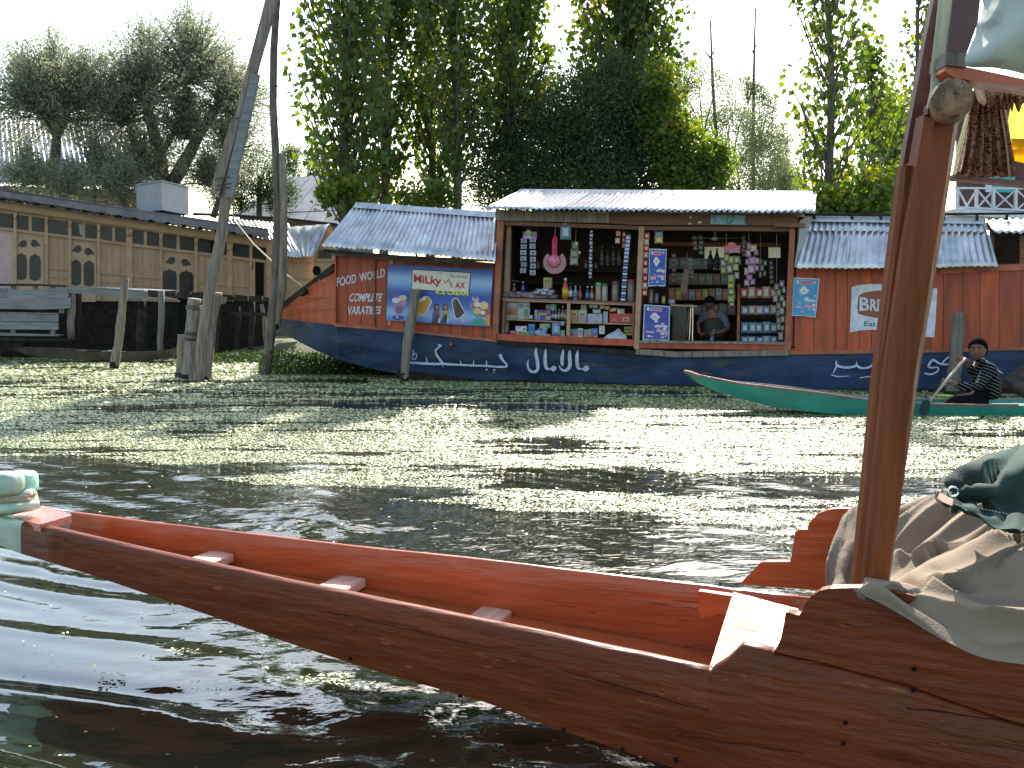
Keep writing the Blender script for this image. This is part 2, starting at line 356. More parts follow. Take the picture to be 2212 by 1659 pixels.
def mat_weed():
    m = bpy.data.materials.new('duckweed_leaf'); m.use_nodes = True; nt = m.node_tree; p = nt.nodes['Principled BSDF']; L = nt.links.new
    tc = nd(nt, 'ShaderNodeTexCoord')
    a = nd(nt, 'ShaderNodeTexNoise'); a.inputs['Scale'].default_value = .7; a.inputs['Detail'].default_value = 5; L(tc.outputs['Object'], a.inputs['Vector'])
    cr = nd(nt, 'ShaderNodeValToRGB'); cr.color_ramp.elements[0].position = .35; cr.color_ramp.elements[1].position = .7
    cr.color_ramp.elements[0].color = (.26, .30, .11, 1); cr.color_ramp.elements[1].color = (.44, .46, .22, 1); L(a.outputs[0], cr.inputs[0])
    b = nd(nt, 'ShaderNodeTexNoise'); b.inputs['Scale'].default_value = 60; b.inputs['Detail'].default_value = 1; L(tc.outputs['Object'], b.inputs['Vector'])
    mx = nd(nt, 'ShaderNodeMix', data_type='RGBA', blend_type='MULTIPLY'); mx.inputs[0].default_value = .7; L(cr.outputs[0], mx.inputs[6])
    r2 = nd(nt, 'ShaderNodeValToRGB'); r2.color_ramp.elements[0].position = .3; r2.color_ramp.elements[0].color = (.62, .62, .62, 1); r2.color_ramp.elements[1].position = .65; r2.color_ramp.elements[1].color = (1.15, 1.15, 1.1, 1)
    L(b.outputs[0], r2.inputs[0]); L(r2.outputs[0], mx.inputs[7]); L(mx.outputs[2], p.inputs['Base Color'])
    p.inputs['Roughness'].default_value = .40; p.inputs['Specular IOR Level'].default_value = 1.0
    return m
def weed_density(X, Y):
    """0..1 cover of floating weed: zones of the pond"""
    V = 662 + 3010 / np.maximum(Y, .5); U = CU + F * X / np.maximum(Y, .5)   # bearing / nearness of the place
    n = fbm(X * .5, Y * 2.4, 5, 41); n2 = fbm(X * 1.9, Y * 8.0, 4, 51)
    edge = np.interp(U, [-400, 0, 300, 620, 800, 1000, 1250, 1600, 2000, 2600], [985, 985, 1000, 1040, 1078, 1110, 1140, 1175, 1205, 1210])
    n3 = fbm(X * 1.1, Y * 8.0, 3, 57)
    base = .70 * np.clip((edge + 12 - V) / 55, 0, 1) - np.clip((n3 - .57) * 7, 0, 1) * np.interp(V, [820, 860, 1000, 1090], [.25, .34, .42, .60])
    # dark gaps
    def g(u, v, su, sv, a): return a * np.exp(-((U - u) / su) ** 2 - ((V - v) / sv) ** 2)
    base = base - g(1550, 1046, 480, 26, .75) - g(640, 850, 620, 14, .55) - g(500, 872, 500, 5, .3) - g(400, 905, 400, 4, .2) - g(1050, 905, 260, 26, .16) - g(250, 832, 300, 9, .30)
    base = base - g(1250, 1120, 260, 26, .6) - g(760, 880, 200, 10, .22) - g(1900, 1075, 400, 10, .2) - g(1120, 1010, 200, 12, .25)
    base = base + g(1500, 940, 500, 40, .25) + g(200, 930, 420, 55, .14) + g(1100, 835, 700, 9, .35) + g(1200, 1088, 420, 10, .22) + g(650, 975, 420, 30, .08)
    base = base - g(1500, 1160, 260, 22, .35)
    base = np.where(V < 828, np.maximum(base, .60) - g(560, 826, 500, 6, .3), base)
    base = np.where(V > edge + 22, 0, base)
    # stray mats in open water
    st = g(375, 1432, 55, 11, .55) + g(700, 1492, 70, 15, .58) + g(60, 1382, 30, 4, .42) + g(180, 1462, 14, 4, .36) + g(800, 1512, 50, 7, .45) + g(1220, 1100, 300, 12, .2) + g(215, 1485, 30, 7, .38) + g(720, 1080, 120, 12, .22)
    open_ = V > edge + 22
    return base + st + ((n - .5) * 2.0 + (n2 - .5) * 1.2) * np.where(open_, .42, 1)
def build_weed():
    P = []
    def band(ya, yb, size, fill, xl, xr):
        area = (yb - ya) * (xr(yb) - xl(yb)); N = int(area * fill / (size * size))
        X = rng.uniform(xl(yb), xr(yb), N); Y = rng.uniform(ya, yb, N)
        ok = (X > xl(Y)) & (X < xr(Y)); X = X[ok]; Y = Y[ok]
        d = weed_density(X, Y); ok = (d > .40 + rng.uniform(-.04, .08, len(X))) | (rng.random(len(X)) < .0035); X = X[ok]; Y = Y[ok]
        P.append(np.stack([X, Y, np.full(len(X), size)], -1))
    xl = lambda y: -.60 * y - .8; xr = lambda y: .60 * y + .8
    band(2.8, 5.5, .011, .8, xl, xr); band(5.5, 8, .015, 1.1, xl, xr); band(8, 11, .019, 1.5, xl, xr)
    band(11, 15, .028, 1.7, xl, xr); band(15, 21, .045, 1.9, xl, xr); band(21, 27, .07, 2.0, xl, lambda y: -2.0 + 0 * y)
    P = np.vstack(P); n = len(P)
    X, Y, S = P.T; Z = .006 + rng.uniform(0, .006, n) + np.where((Y < 10.4) & (X > -6) & (X < 5), np.maximum(wave_z(X, Y), 0) * np.clip(np.minimum.reduce([X + 6, 5 - X, (10.4 - Y) / 2.5]), 0, 1), 0)
    an = rng.uniform(0, 2 * np.pi, n); sg = np.where(rng.random(n) < .2, .34, .13); tx = rng.normal(0, 1, n) * sg; ty = rng.normal(0, 1, n) * sg; S = S * rng.uniform(.5, 1.2, n)
    co = np.zeros((n, 4, 3))
    for k in range(4):
        a = an + k * np.pi / 2; cx = np.cos(a) * S * .62; cy = np.sin(a) * S * .62 * .8
        co[:, k, 0] = X + cx; co[:, k, 1] = Y + cy; co[:, k, 2] = Z + (cx * tx + cy * ty) + .004
    f = np.arange(n * 4).reshape(n, 4)
    me = mesh_np('duckweed', co.reshape(-1, 3), f); me.materials.append(mat_weed())
    ob = bpy.data.objects.new('duckweed', me); COL.objects.link(ob); tag(ob, label='yellow green floating duckweed mats covering the lake', kind='stuff', cat='duckweed'); print('weed', n)
build_weed()

# ground sheet behind the moored boats, reaching the horizon
def build_ground():
    xs = np.concatenate([np.linspace(-600, -40, 6), np.linspace(-36, 40, 80), np.linspace(60, 600, 6)])
    ys = np.concatenate([np.linspace(19.0, 60, 60), [80, 120, 300, 900]])
    X, Y = np.meshgrid(xs, ys)
    shore = np.interp(X, [-40, -14, -7.2, -5.4, -4, 2, 8, 12, 600], [33, 33, 30, 26.0, 23.5, 21.5, 20.4, 20, 20])
    d = Y - shore + (fbm(X * .5, Y * .5, 3, 61) - .5) * 1.2
    Z = np.where(d > 0, np.minimum(.35, d * .35), np.maximum(-1.2, d * .6)) + (fbm(X * .8, Y * .8, 3, 71) - .5) * .12 * (d > 0)
    ny, nx = X.shape; i = np.arange(nx * ny).reshape(ny, nx)
    me = mesh_np('ground', np.stack([X, Y, Z], -1).reshape(-1, 3), np.stack([i[:-1, :-1], i[:-1, 1:], i[1:, 1:], i[1:, :-1]], -1).reshape(-1, 4))
    g = M('bank_ground', (.07, .075, .03), rough=.95, var=.5, scale=1.5, bump=.8, bscale=8, rnd=0); me.materials.append(g)
    me.polygons.foreach_set('use_smooth', [True] * len(me.polygons))
    ob = bpy.data.objects.new('ground', me); COL.objects.link(ob); tag(ob, kind='structure')
build_ground()
# ================================================================ FOREGROUND BOAT
GZ = lambda t: .53 + (.42 - .53) * min(1, max(0, t))      # gunwale height from bow (t=0) to cross board (t=1)
NL = [(-70, 1100), (45, 1128), (200, 1163), (420, 1212), (620, 1256), (820, 1297), (1045, 1343), (1280, 1392), (1535, 1447), (1760, 1497), (2000, 1552), (2300, 1625)]
NB = [(-70, 1150), (45, 1196), (200, 1243), (420, 1318), (620, 1388), (820, 1452), (1045, 1516), (1240, 1588), (1460, 1659), (1700, 1745), (2000, 1850), (2300, 1960)]
def tu(u): return (u - 45) / (1535 - 45)
N_top = [ground(u, v, GZ(tu(u))) for u, v in NL]
pa, pb = N_top[1], N_top[8]
PN = PL(pa, pb - pa)                      # plane of the near side
FLn = [(-20, 1080), (150, 1105), (340, 1130), (560, 1155), (760, 1179), (1000, 1204), (1250, 1234), (1440, 1256), (1600, 1274)]
def tf(u): return (u - 110) / (1600 - 110)
F_top = [ground(u, v, GZ(tf(u))) for u, v in FLn]
fa, fb = F_top[1], F_top[8]
PF = PL(fa, fb - fa)
ax = (pb - pa); ax.z = 0; AX = ax.normalized(); PER = Vector((-AX.y, AX.x, 0));
if PER.y < 0: PER = -PER
shik = thing('shikara_boat', 'orange brown wooden paddle boat with open foredeck and canopy posts in the foreground', 'boat', (pb.x, pb.y, 0))
def side_board(tops, bots, inn, th, mat, name, plane_n, rnd=.013, label=None):
    """a thick plank: rounded top edge, follows tops/bots, inner face offset by th towards inn"""
    rows = []
    for T, B in zip(tops, bots):
        i = Vector(inn) * th; up = Vector((0, 0, 1))
        rows.append([B, T.lerp(B, .5), T - up * rnd, T - up * rnd * .3 + i * .12, T + i * .5, T - up * rnd * .3 + i * .88, T - up * rnd + i, T.lerp(B, .5) + i, B + i, B])
    mb = MB(); mb.grid(rows); 
    n = len(rows[0]) - 1; e = (len(rows) - 1) * (n + 1)
    mb.f.append(tuple(range(n))); mb.f.append(tuple(e + k for k in reversed(range(n))))
    return mb.build(name, mat, shik, smooth=True, label=label)
def dens(pts, k=4):
    out = []
    for a, b in zip(pts[:-1], pts[1:]):
        for j in range(k): out.append((a[0] + (b[0] - a[0]) * j / k, a[1] + (b[1] - a[1]) * j / k))
    return out + [pts[-1]]
def smooth_at(plist, u):
    return float(np.interp(u, [p[0] for p in plist], [p[1] for p in plist]))
def nearpt(u, v, off=0): return PN.at(u, v, off)
us = [45, 120, 200, 300, 420, 520, 620, 720, 820, 930, 1045, 1160, 1280, 1400, 1500, 1528]
def jig(u): return .9 * math.sin(u * .031) + .6 * math.sin(u * .083 + 1) + random.uniform(-.4, .4)
stp = [(183, 1190), (200, 1168), (222, 1154), (262, 1130), (300, 1096), (335, 1060), (352, 1057), (400, 1070), (478, 1084), (492, 1098), (600, 1123), (760, 1158), (920, 1203), (1130, 1253), (1400, 1353), (1713, 1455), (1900, 1513)]
tops = [nearpt(u, smooth_at(NL, u) + jig(u)) for u in us] + [nearpt(*zf2(*p)) for p in stp]; us = us + [zf2(*p)[0] for p in stp]; bots = [nearpt(u, smooth_at(NB, u), -.02) for u in us]
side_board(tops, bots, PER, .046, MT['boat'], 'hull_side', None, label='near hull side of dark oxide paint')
us2 = [-75, -30, 10, 45]
side_board([nearpt(u, smooth_at(NL, u)) for u in us2], [nearpt(u, smooth_at(NB, u), -.02) for u in us2], PER, .038, MT['boat_pale'], 'bow_cheek', None, label='pale green painted bow end')
# far side of the foredeck
fu = [150, 250, 340, 450, 560, 660, 760, 880, 1000, 1120, 1250, 1350, 1440, 1530, 1600, 1680, 1760]
def ftop(u): return smooth_at(FLn + [(1760, 1291)], u) + .5 * math.sin(u * .06) + (2 if u > 1590 else 0)
FT = [PF.at(u, ftop(u)) for u in fu]
FB = [PF.at(u, ftop(u)) - Vector((0, 0, .12 + .17 * min(1, max(0, tf(u))))) for u in fu]
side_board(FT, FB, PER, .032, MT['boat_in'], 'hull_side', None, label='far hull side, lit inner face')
fu2 = [-20, 30, 90, 150]
side_board([PF.at(u, ftop(u)) for u in fu2], [PF.at(u, ftop(u)) - Vector((0, 0, .11)) for u in fu2], PER, .032, MT['boat_pale'], 'bow_cheek', None)
# floor boards (three long planks)
def nearfloor(t, k, z):   # point between near and far side
    a = tops_line(t); b = far_line(t); p = a.lerp(b, k); p.z = z(t); return p
def tops_line(t): return pa.lerp(pb, t)
def far_line(t): return fa.lerp(fb, t)
zfl = lambda t: GZ(t) - (.105 + .13 * t)
for k0, k1 in ((.12, .38), (.385, .68), (.685, .99)):
    rows = []
    for i in range(13):
        t = -.02 + 1.05 * i / 12
        rows.append([nearfloor(t, k0, zfl), nearfloor(t, k1, zfl)])
    MB().grid(rows, (0, 0, -.02)).build('floor_plank', MT['boat_in'], shik)
# thwarts
def thwart(u, v, wdt, drop, z, name='thwart', mat=None):
    c = PF.at(u, v); t = (c - fa).dot((fb - fa)) / (fb - fa).length_squared
    a = far_line(t); b = tops_line(t); a.z = b.z = z(t)
    b = b + (a - b).normalized() * .02
    mb = MB(); hw = AX * wdt / 2; mid = AX * 0
    e = .006; rows = []
    A = [a - hw, a + hw, b + hw, b - hw]; up = Vector((0, 0, 1))
    ins = [A[0] + AX * e, A[1] - AX * e, A[2] - AX * e, A[3] + AX * e]
    mb.add([p - up * .032 for p in A] + [p - up * e for p in A] + [p for p in ins],
           [(3, 2, 1, 0), (0, 1, 5, 4), (1, 2, 6, 5), (2, 3, 7, 6), (3, 0, 4, 7), (4, 5, 9, 8), (5, 6, 10, 9), (6, 7, 11, 10), (7, 4, 8, 11), (8, 9, 10, 11)])
    mb.build(name, mat or MT['thwart'], shik)
zt = lambda t: GZ(t) - (.082 + .05 * t)
thwart(478, 1199, .125, 0, zt); thwart(758, 1255, .13, 0, lambda t: GZ(t) - .128); thwart(1068, 1326, .13, 0, lambda t: GZ(t) - .178)
thwart(1580, 1440, .12, 0, lambda t: GZ(t) - .195)
# corner cleat under far gunwale near the cross board
c0 = [PF.at(*zf3(1945, 495), .075), PF.at(*zf3(2120, 520), .075), PF.at(*zf3(2110, 600), .07), PF.at(*zf3(1955, 632), .07)]
MB().prism(c0, PER * .03).build('corner_block', MT['boat_in'], shik)
# cross board (sloping seat plank)
zz = .415
cb = [ground(*zf2(300, 803), zz + .015), ground(*zf2(640, 892), zz + .01), ground(*zf2(500, 1110), zz - .02), ground(*zf2(183, 1172), zz - .002)]
n = (cb[1] - cb[0]).cross(cb[3] - cb[0]).normalized()
if n.z > 0: n = -n
MB().prism(cb, n * .034).build('cross_board', MT['boat_in'], shik, label='glossy cross board catching the sun')
# near coaming: lower strake and carved top board
crack = [(235, 1163), (490, 1095), (600, 1120), (760, 1155), (920, 1200), (1130, 1250), (1400, 1350), (1713, 1452), (1900, 1510)]
up_top = [(183, 1190), (200, 1168), (222, 1154), (262, 1130), (300, 1096), (335, 1060), (352, 1055), (400, 1068), (478, 1082), (492, 1096)]
car = [(495, 1092), (508, 1080), (530, 1030), (545, 960), (553, 905), (572, 903), (600, 914), (620, 918), (632, 900), (650, 858), (680, 822), (720, 797), (770, 787), (880, 784), (960, 786), (1080, 800), (1300, 850), (1700, 960), (1900, 1010)]
hi = [zf2(x, y) for x, y in car] + [zf2(x, y - 3) for x, y in reversed(crack[1:])]
MB().prism([PN.at(*p, .002) for p in hi], PER * .040).build('coaming_board', MT['boat'], shik, label='near coaming board with carved scroll end')
for zx, zy in ((1178, 1180), (1175, 1282), (845, 1440), (835, 1540), (25, 1625)):
    c = PN.at(*zf2(zx, zy), .009); MB().lathe(c, [(.002, -.002), (.0065, -.001), (.005, .002), (.002, .003)], 8, Matrix.Rotation(math.pi / 2, 3, 'X')).build('nail_head', MT['dark'], shik)
for zx, zy in ((175, 840), (735, 1030), (1260, 1200), (1560, 1300), (1830, 1350)):
    c = PN.at(*zf3(zx, zy), .003); MB().lathe(c, [(.002, -.002), (.007, -.001), (.006, .002), (.002, .003)], 8, Matrix.Rotation(math.pi / 2, 3, 'X')).build('nail_head', MT['dark'], shik)
# far coaming
fc = [(330, 768), (352, 742), (395, 700), (430, 662), (450, 657), (575, 657), (584, 620), (592, 560), (600, 512), (625, 500), (660, 500), (668, 470), (685, 448), (712, 422), (760, 404), (800, 398), (900, 400), (1100, 420), (1100, 810), (740, 796)]
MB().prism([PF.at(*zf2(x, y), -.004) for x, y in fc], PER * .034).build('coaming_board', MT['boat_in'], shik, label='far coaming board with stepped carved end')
rail = [(-20, 752), (330, 775), (740, 800), (1000, 818), (1000, 842), (740, 824), (330, 795), (-20, 768)]
# bow: pink wet plank, collar and carved block
def bowp(x, y, z=.545): return ground(*zk(x, y), z)
pl = [bowp(165, 800), bowp(600, 655), bowp(1000, 775), bowp(800, 905), bowp(470, 905)]
MB().prism([bowp(165, 800, .535), bowp(600, 658, .55), bowp(985, 765, .55), bowp(1000, 800, .545), bowp(560, 925, .535), bowp(470, 905, .535)], Vector((0, 0, -.03))).build('bow_plank', M('wet_bow_plank', (.46, .16, .11), rough=.2, var=.25, scale=8, bump=.5, bscale=50, rnd=0, coat=.4), shik, label='wet pinkish plank across the bow')
YB = pa.y + .05
def bk(x, y, dy=0): return at(*zk(x, y), YB + dy)
def lump(c, r, sq, name, mat, par=shik, k=.55, label=None):
    mb = MB(); rows = []
    for i in range(11):
        th = math.pi * i / 10; row = []
        for j in range(17):
            ph = 2 * math.pi * j / 16
            x = math.copysign(abs(math.cos(ph)) ** k, math.cos(ph)) * math.sin(th) ** k; y = math.copysign(abs(math.sin(ph)) ** k, math.sin(ph)) * math.sin(th) ** k
            z = math.copysign(abs(math.cos(th)) ** k, math.cos(th))
            row.append(Vector(c) + Vector((x * r[0], y * r[1], z * r[2])))
        rows.append(row)
    return mb.grid(rows).build(name, mat, par, smooth=True, label=label)
pxm = YB / F * .15435
lump(bk(60, 350), (250 * pxm, .06, 165 * pxm), 1, 'bow_block', MT['boat_pale'], label='rounded pale green end block')
lump(bk(300, 335, .10), (210 * pxm, .055, 168 * pxm), 1, 'bow_block', M('bow_mint', (.30, .55, .44), rough=.4, var=.2, scale=6, wear=((.08, .07, .05), .68, 12), bump=.4, rnd=0), label='mint green end block behind')
mb = MB(); mb.tube([bk(-250, 590, .06), bk(100, 600, .05), bk(480, 580, .05)], [.055, .06, .045], 10, sq=.8); mb.build('bow_neck', MT['boat_pale'], shik, smooth=True)
mb = MB(); mb.tube([bk(-300, 730, -.02), bk(150, 700, -.02), bk(550, 640, .04)], [.022, .022, .018], 8); mb.build('bow_collar', MT['boat_pale'], shik, smooth=True)
for k in range(5):
    mb = MB(); y = 530 + k * 12; mb.tube([bk(-60, y + 20, -.02), bk(200, y + 10, -.03), bk(380, y, -.02), bk(480, y - 8, .06)], .004, 5); mb.build('rope_turn', MT['rope'], shik)
for k in range(6):
    mb = MB(); mb.tube([bk(400 + k * 12, 545, -.02), bk(400 + k * 22, 500, -.03), bk(395 + k * 26, 450 + (k % 3) * 18, -.02)], .0022, 4); mb.build('rope_end', MT['rope'], shik)

# ---- canopy posts
YP = 2.52
def tp(x, y, Y=YP): return at(*z6(x, y), Y)
def octpost(path_l, path_r, Y, dep, name, label=None, mat=None):
    rows = []
    for (l, r) in zip(path_l, path_r):
        L_, R_ = at(l[0], l[1], Y), at(r[0], r[1], Y); wv = R_ - L_; b = .22
        d = Vector((0, dep, 0)); e = Vector((0, dep * b, 0))
        rows.append([L_ + e, L_ + wv * b, R_ - wv * b, R_ + e, R_ + d - e, R_ + d - wv * b, L_ + d + wv * b, L_ + d - e, L_ + e])
    mb = MB(); mb.grid(rows); n = 8; e0 = (len(rows) - 1) * 9
    mb.f.append(tuple(range(8))); mb.f.append(tuple(e0 + k for k in reversed(range(8))))
    o = mb.build(name, mat or MT['post'], shik, label=label); return o
octpost([(1868, 1300), (1872, 1265), (1915, 830), (1959, 526), z6(455, 760)], [(1924, 1300), (1928, 1265), (1990, 830), (2039, 526), z6(690, 790)], YP, .10, 'canopy_post', 'thick near canopy post with chipped paint')
octpost([(1846, 1300), (1850, 1265), (1893, 830), z6(220, 1659), z6(285, 1120)], [(1872, 1300), (1876, 1265), (1917, 830), z6(322, 1659), z6(385, 1120)], YP + .05, .06, 'canopy_post', 'slimmer post standing just behind')
MB().prism([tp(262, 1240, YP + .13), tp(310, 960, YP + .13), tp(440, 250, YP + .13), tp(500, -40, YP + .13), tp(640, -40, YP + .13), tp(470, 720, YP + .13), tp(420, 1090, YP + .13), tp(300, 1110, YP + .13)], (0, .03, 0)).build('canopy_board', M('brown_varnish', (.12, .035, .02), rough=.45, var=.3, scale=4, stretch=(3, 3, .4), rnd=0), shik, label='dark brown slanting canopy board')
MB().prism([tp(450, 735, YP - .015), tp(480, 610, YP - .015), tp(492, 380, YP - .015), tp(540, -40, YP - .015), tp(622, -40, YP - .015), tp(600, 120, YP - .015), tp(560, 420, YP - .015), tp(520, 600, YP - .015), tp(498, 720, YP - .015)], (0, .012, 0)).build('fascia_strip', M('pale_mint_strip', (.46, .48, .38), rough=.6, var=.3, scale=6, stretch=(3, 3, .5), bump=.3, rnd=0, tr=.45), shik)
MB().prism([tp(450, 770, YP - .01), tp(455, 705, YP - .01), tp(490, 700, YP - .01), tp(505, 760, YP - .01)], (0, .03, 0)).build('iron_strap', MT['post'], shik)
MB().prism([tp(560, 560, YP + .06), tp(590, 300, YP + .06), tp(610, 120, YP + .06), tp(620, -40, YP + .06), tp(810, -40, YP + .06), tp(790, 150, YP + .06), tp(715, 360, YP + .06), tp(700, 560, YP + .06)], (0, .08, 0)).build('upper_post', M('dark_post', (.07, .03, .028), rough=.6, var=.4, scale=4, rnd=0), shik, smooth=False)
c = tp(640, 655, YP - .10)
logm = M('log_end', (.24, .15, .085), rough=.9, var=.6, scale=18, wear=((.03, .022, .015), .56, 14), bump=1, bscale=24, rnd=0)
mb = MB(); R = .047
mb.tube([c, c + Vector((.0, .008, 0)), c + Vector((.0, .02, 0)), c + Vector((.075, .25, .0)), c + Vector((.11, .4, .0))], [R * .86, R * .98, R * 1.03, R, R], 14, jit=.05)
mb.build('log_rafter', logm, shik, smooth=True, label='round log rafter end above the post')
c2 = [tp(575, 440, YP - .08), tp(585, 352, YP - .08), tp(712, 362, YP - .08), tp(712, 455, YP - .08)]
MB().prism(c2, (0, .10, 0)).build('beam_end', MT['grey'], shik)
MB().prism([tp(565, 480, YP - .07), tp(575, 430, YP - .07), tp(700, 450, YP - .07), tp(1102, 535, YP - .07), tp(1300, 570, YP - .07), tp(1300, 640, YP - .07), tp(1102, 585, YP - .07), tp(760, 550, YP - .07), tp(620, 520, YP - .07)], (0, .07, 0)).build('canopy_beam', MT['boat_in'], shik, label='orange canopy beam')
MB().prism([tp(630, 1180, 3.2), tp(1102, 1225, 3.2), tp(1300, 1245, 3.2), tp(1300, 1290, 3.2), tp(1102, 1258, 3.2), tp(630, 1212, 3.2)], (0, .05, 0)).build('side_rail', MT['beam'], shik)
# canopy cloth (outer cover, pale)
def patch(ctrl, nu, nv, disp=None):
    """smooth surface through a control grid of 3-D points"""
    C = np.array([[tuple(p) for p in r] for r in ctrl]); m, n, _ = C.shape
    def cr(P, t):
        k = len(P); x = t * (k - 1); i = min(int(x), k - 2); f = x - i
        p0 = P[max(i - 1, 0)]; p1 = P[i]; p2 = P[i + 1]; p3 = P[min(i + 2, k - 1)]
        return .5 * ((2 * p1) + (-p0 + p2) * f + (2 * p0 - 5 * p1 + 4 * p2 - p3) * f * f + (-p0 + 3 * p1 - 3 * p2 + p3) * f ** 3)
    rows = []
    for i in range(nu + 1):
        rc = np.array([cr(C[:, j], i / nu) for j in range(n)])
        rows.append(np.array([cr(rc, k / nv) for k in range(nv + 1)]))
    R = np.array(rows)
    if disp is not None:
        du = np.gradient(R, axis=0); dv = np.gradient(R, axis=1); N = np.cross(du, dv); N /= (np.linalg.norm(N, axis=2, keepdims=True) + 1e-9)
        N *= np.sign(-(N[..., 1:2]) + 1e-6)
        I, K = np.meshgrid(np.linspace(0, 1, nu + 1), np.linspace(0, 1, nv + 1), indexing='ij')
        R = R + N * disp(I, K)[..., None]
    return [[Vector(p) for p in r] for r in R]
pc = M('canopy_cloth', (.40, .47, .42), rough=.6, var=.12, scale=3, wear=((.25, .2, .1), .74, 5), bump=.35, bscale=9, rnd=0, tr=.25)
g = [[tp(815, -60, YP - .02), tp(950, -60, YP - .16), tp(1130, -60, YP - .25), tp(1350, -60, YP - .3)],
     [tp(795, 150, YP - .05), tp(940, 150, YP - .18), tp(1110, 150, YP - .25), tp(1350, 160, YP - .3)],
     [tp(722, 352, YP - .1), tp(880, 372, YP - .16), tp(1102, 405, YP - .2), tp(1350, 440, YP - .24)],
     [tp(712, 445, YP - .11), tp(880, 470, YP - .13), tp(1102, 505, YP - .14), tp(1350, 550, YP - .16)]]
MB().grid(patch(g, 26, 30, lambda a, b: .007 * np.sin(a * 9 + b * 5) + .012 * (fbm(a * 4, b * 4, 3, 91) - .5)), (0, .006, 0)).build('canopy_cover', pc, shik, smooth=True, label='pale green canopy cloth')
# patterned curtain, its valance and yellow cloth
def mat_paisley():
    m = bpy.data.materials.new('paisley_cloth'); m.use_nodes = True; nt = m.node_tree; p = nt.nodes['Principled BSDF']; L = nt.links.new
    tc = nd(nt, 'ShaderNodeTexCoord'); mp = nd(nt, 'ShaderNodeMapping'); mp.inputs['Scale'].default_value = (1, .4, 1); L(tc.outputs['Object'], mp.inputs[0])
    nz = nd(nt, 'ShaderNodeTexNoise'); nz.inputs['Scale'].default_value = 26; nz.inputs['Detail'].default_value = 1.5; nz.inputs['Distortion'].default_value = 2.2; L(mp.outputs[0], nz.inputs['Vector'])
    ma = nd(nt, 'ShaderNodeMath', operation='MULTIPLY'); ma.inputs[1].default_value = 7; L(nz.outputs[0], ma.inputs[0])
    fr = nd(nt, 'ShaderNodeMath', operation='PINGPONG'); fr.inputs[1].default_value = .5; L(ma.outputs[0], fr.inputs[0])
    cr = nd(nt, 'ShaderNodeValToRGB'); cr.color_ramp.elements[0].position = .16; cr.color_ramp.elements[0].color = (.07, .02, .012, 1); cr.color_ramp.elements[1].position = .26; cr.color_ramp.elements[1].color = (.34, .20, .11, 1)
    L(fr.outputs[0], cr.inputs[0]); L(cr.outputs[0], p.inputs['Base Color']); p.inputs['Roughness'].default_value = .85
    out = nt.nodes['Material Output']; t = nd(nt, 'ShaderNodeBsdfTranslucent'); ms = nd(nt, 'ShaderNodeMixShader'); ms.inputs[0].default_value = .25
    L(cr.outputs[0], t.inputs[0]); L(p.outputs[0], ms.inputs[1]); L(t.outputs[0], ms.inputs[2]); L(ms.outputs[0], out.inputs[0])
    return m
pais = mat_paisley()
cur = thing('curtain', 'brown paisley curtain gathered behind the thick canopy post', 'curtain', tp(840, 1190, 3.0))
YC = 3.02
g = [[tp(765, 600, YC), tp(830, 620, YC), tp(880, 640, YC), tp(940, 670, YC)], [tp(720, 760, YC), tp(800, 760, YC), tp(870, 760, YC), tp(960, 760, YC)],
     [tp(690, 960, YC), tp(790, 960, YC), tp(880, 960, YC), tp(1000, 960, YC)], [tp(650, 1175, YC), tp(770, 1200, YC), tp(900, 1195, YC), tp(1040, 1198, YC)]]
MB().grid(patch(g, 24, 64, lambda a, b: .022 * np.sin(b * 34 + a * 2) * (.3 + a) + .008 * np.sin(b * 90)), (0, .004, 0)).build('curtain_panel', pais, cur, smooth=True)
g = [[tp(745, 560, YC - .05), tp(900, 560, YC - .05), tp(1102, 580, YC - .05), tp(1350, 590, YC - .05)], [tp(790, 630, YC - .08), tp(920, 640, YC - .1), tp(1102, 650, YC - .1), tp(1350, 660, YC - .1)],
     [tp(800, 660, YC - .05), tp(930, 705, YC - .06), tp(1102, 730, YC - .06), tp(1350, 740, YC - .06)]]
MB().grid(patch(g, 14, 80, lambda a, b: .012 * np.sin(b * 60 + 3 * np.sin(b * 13)) * (.4 + a)), (0, .004, 0)).build('valance', pais, cur, smooth=True)
MB().grid(patch([[tp(940, 740, YC - .02), tp(985, 745, YC)], [tp(975, 950, YC - .02), tp(1015, 960, YC)], [tp(1000, 1200, YC - .02), tp(1045, 1200, YC)]], 12, 4), (0, .004, 0)).build('curtain_border', M('curtain_border', (.42, .26, .15), rough=.85, var=.15, rnd=0), cur, smooth=True)
MB().grid(patch([[tp(775, 560, YC - .09), tp(810, 575, YC - .08), tp(845, 640, YC - .09)], [tp(780, 640, YC - .09), tp(815, 660, YC - .1), tp(850, 690, YC - .09)], [tp(800, 690, YC - .08), tp(820, 705, YC - .09), tp(835, 715, YC - .08)]], 8, 8), (0, .004, 0)).build('tie_band', M('curtain_tie', (.45, .28, .17), rough=.85, rnd=0), cur, smooth=True)
ym = M('yellow_cloth', (.75, .48, .02), rough=.8, var=.1, scale=4, bump=.1, rnd=0, tr=.75)
ym2 = M('pale_yellow_cloth', (.80, .72, .28), rough=.8, var=.1, scale=4, bump=.1, rnd=0, tr=.8)
yc = thing('yellow_awning', 'sunlit yellow cloth hanging beyond the paisley curtain', 'cloth', tp(1060, 1100, 3.5))
MB().grid(patch([[tp(1020, 700, 3.5), tp(1150, 700, 3.5), tp(1400, 700, 3.5)], [tp(995, 850, 3.5), tp(1150, 850, 3.5), tp(1400, 850, 3.5)], [tp(1010, 965, 3.5), tp(1150, 965, 3.5), tp(1400, 965, 3.5)]], 10, 20, lambda a, b: .01 * np.sin(b * 20)), (0, .004, 0)).build('upper_cloth', ym2, yc, smooth=True)
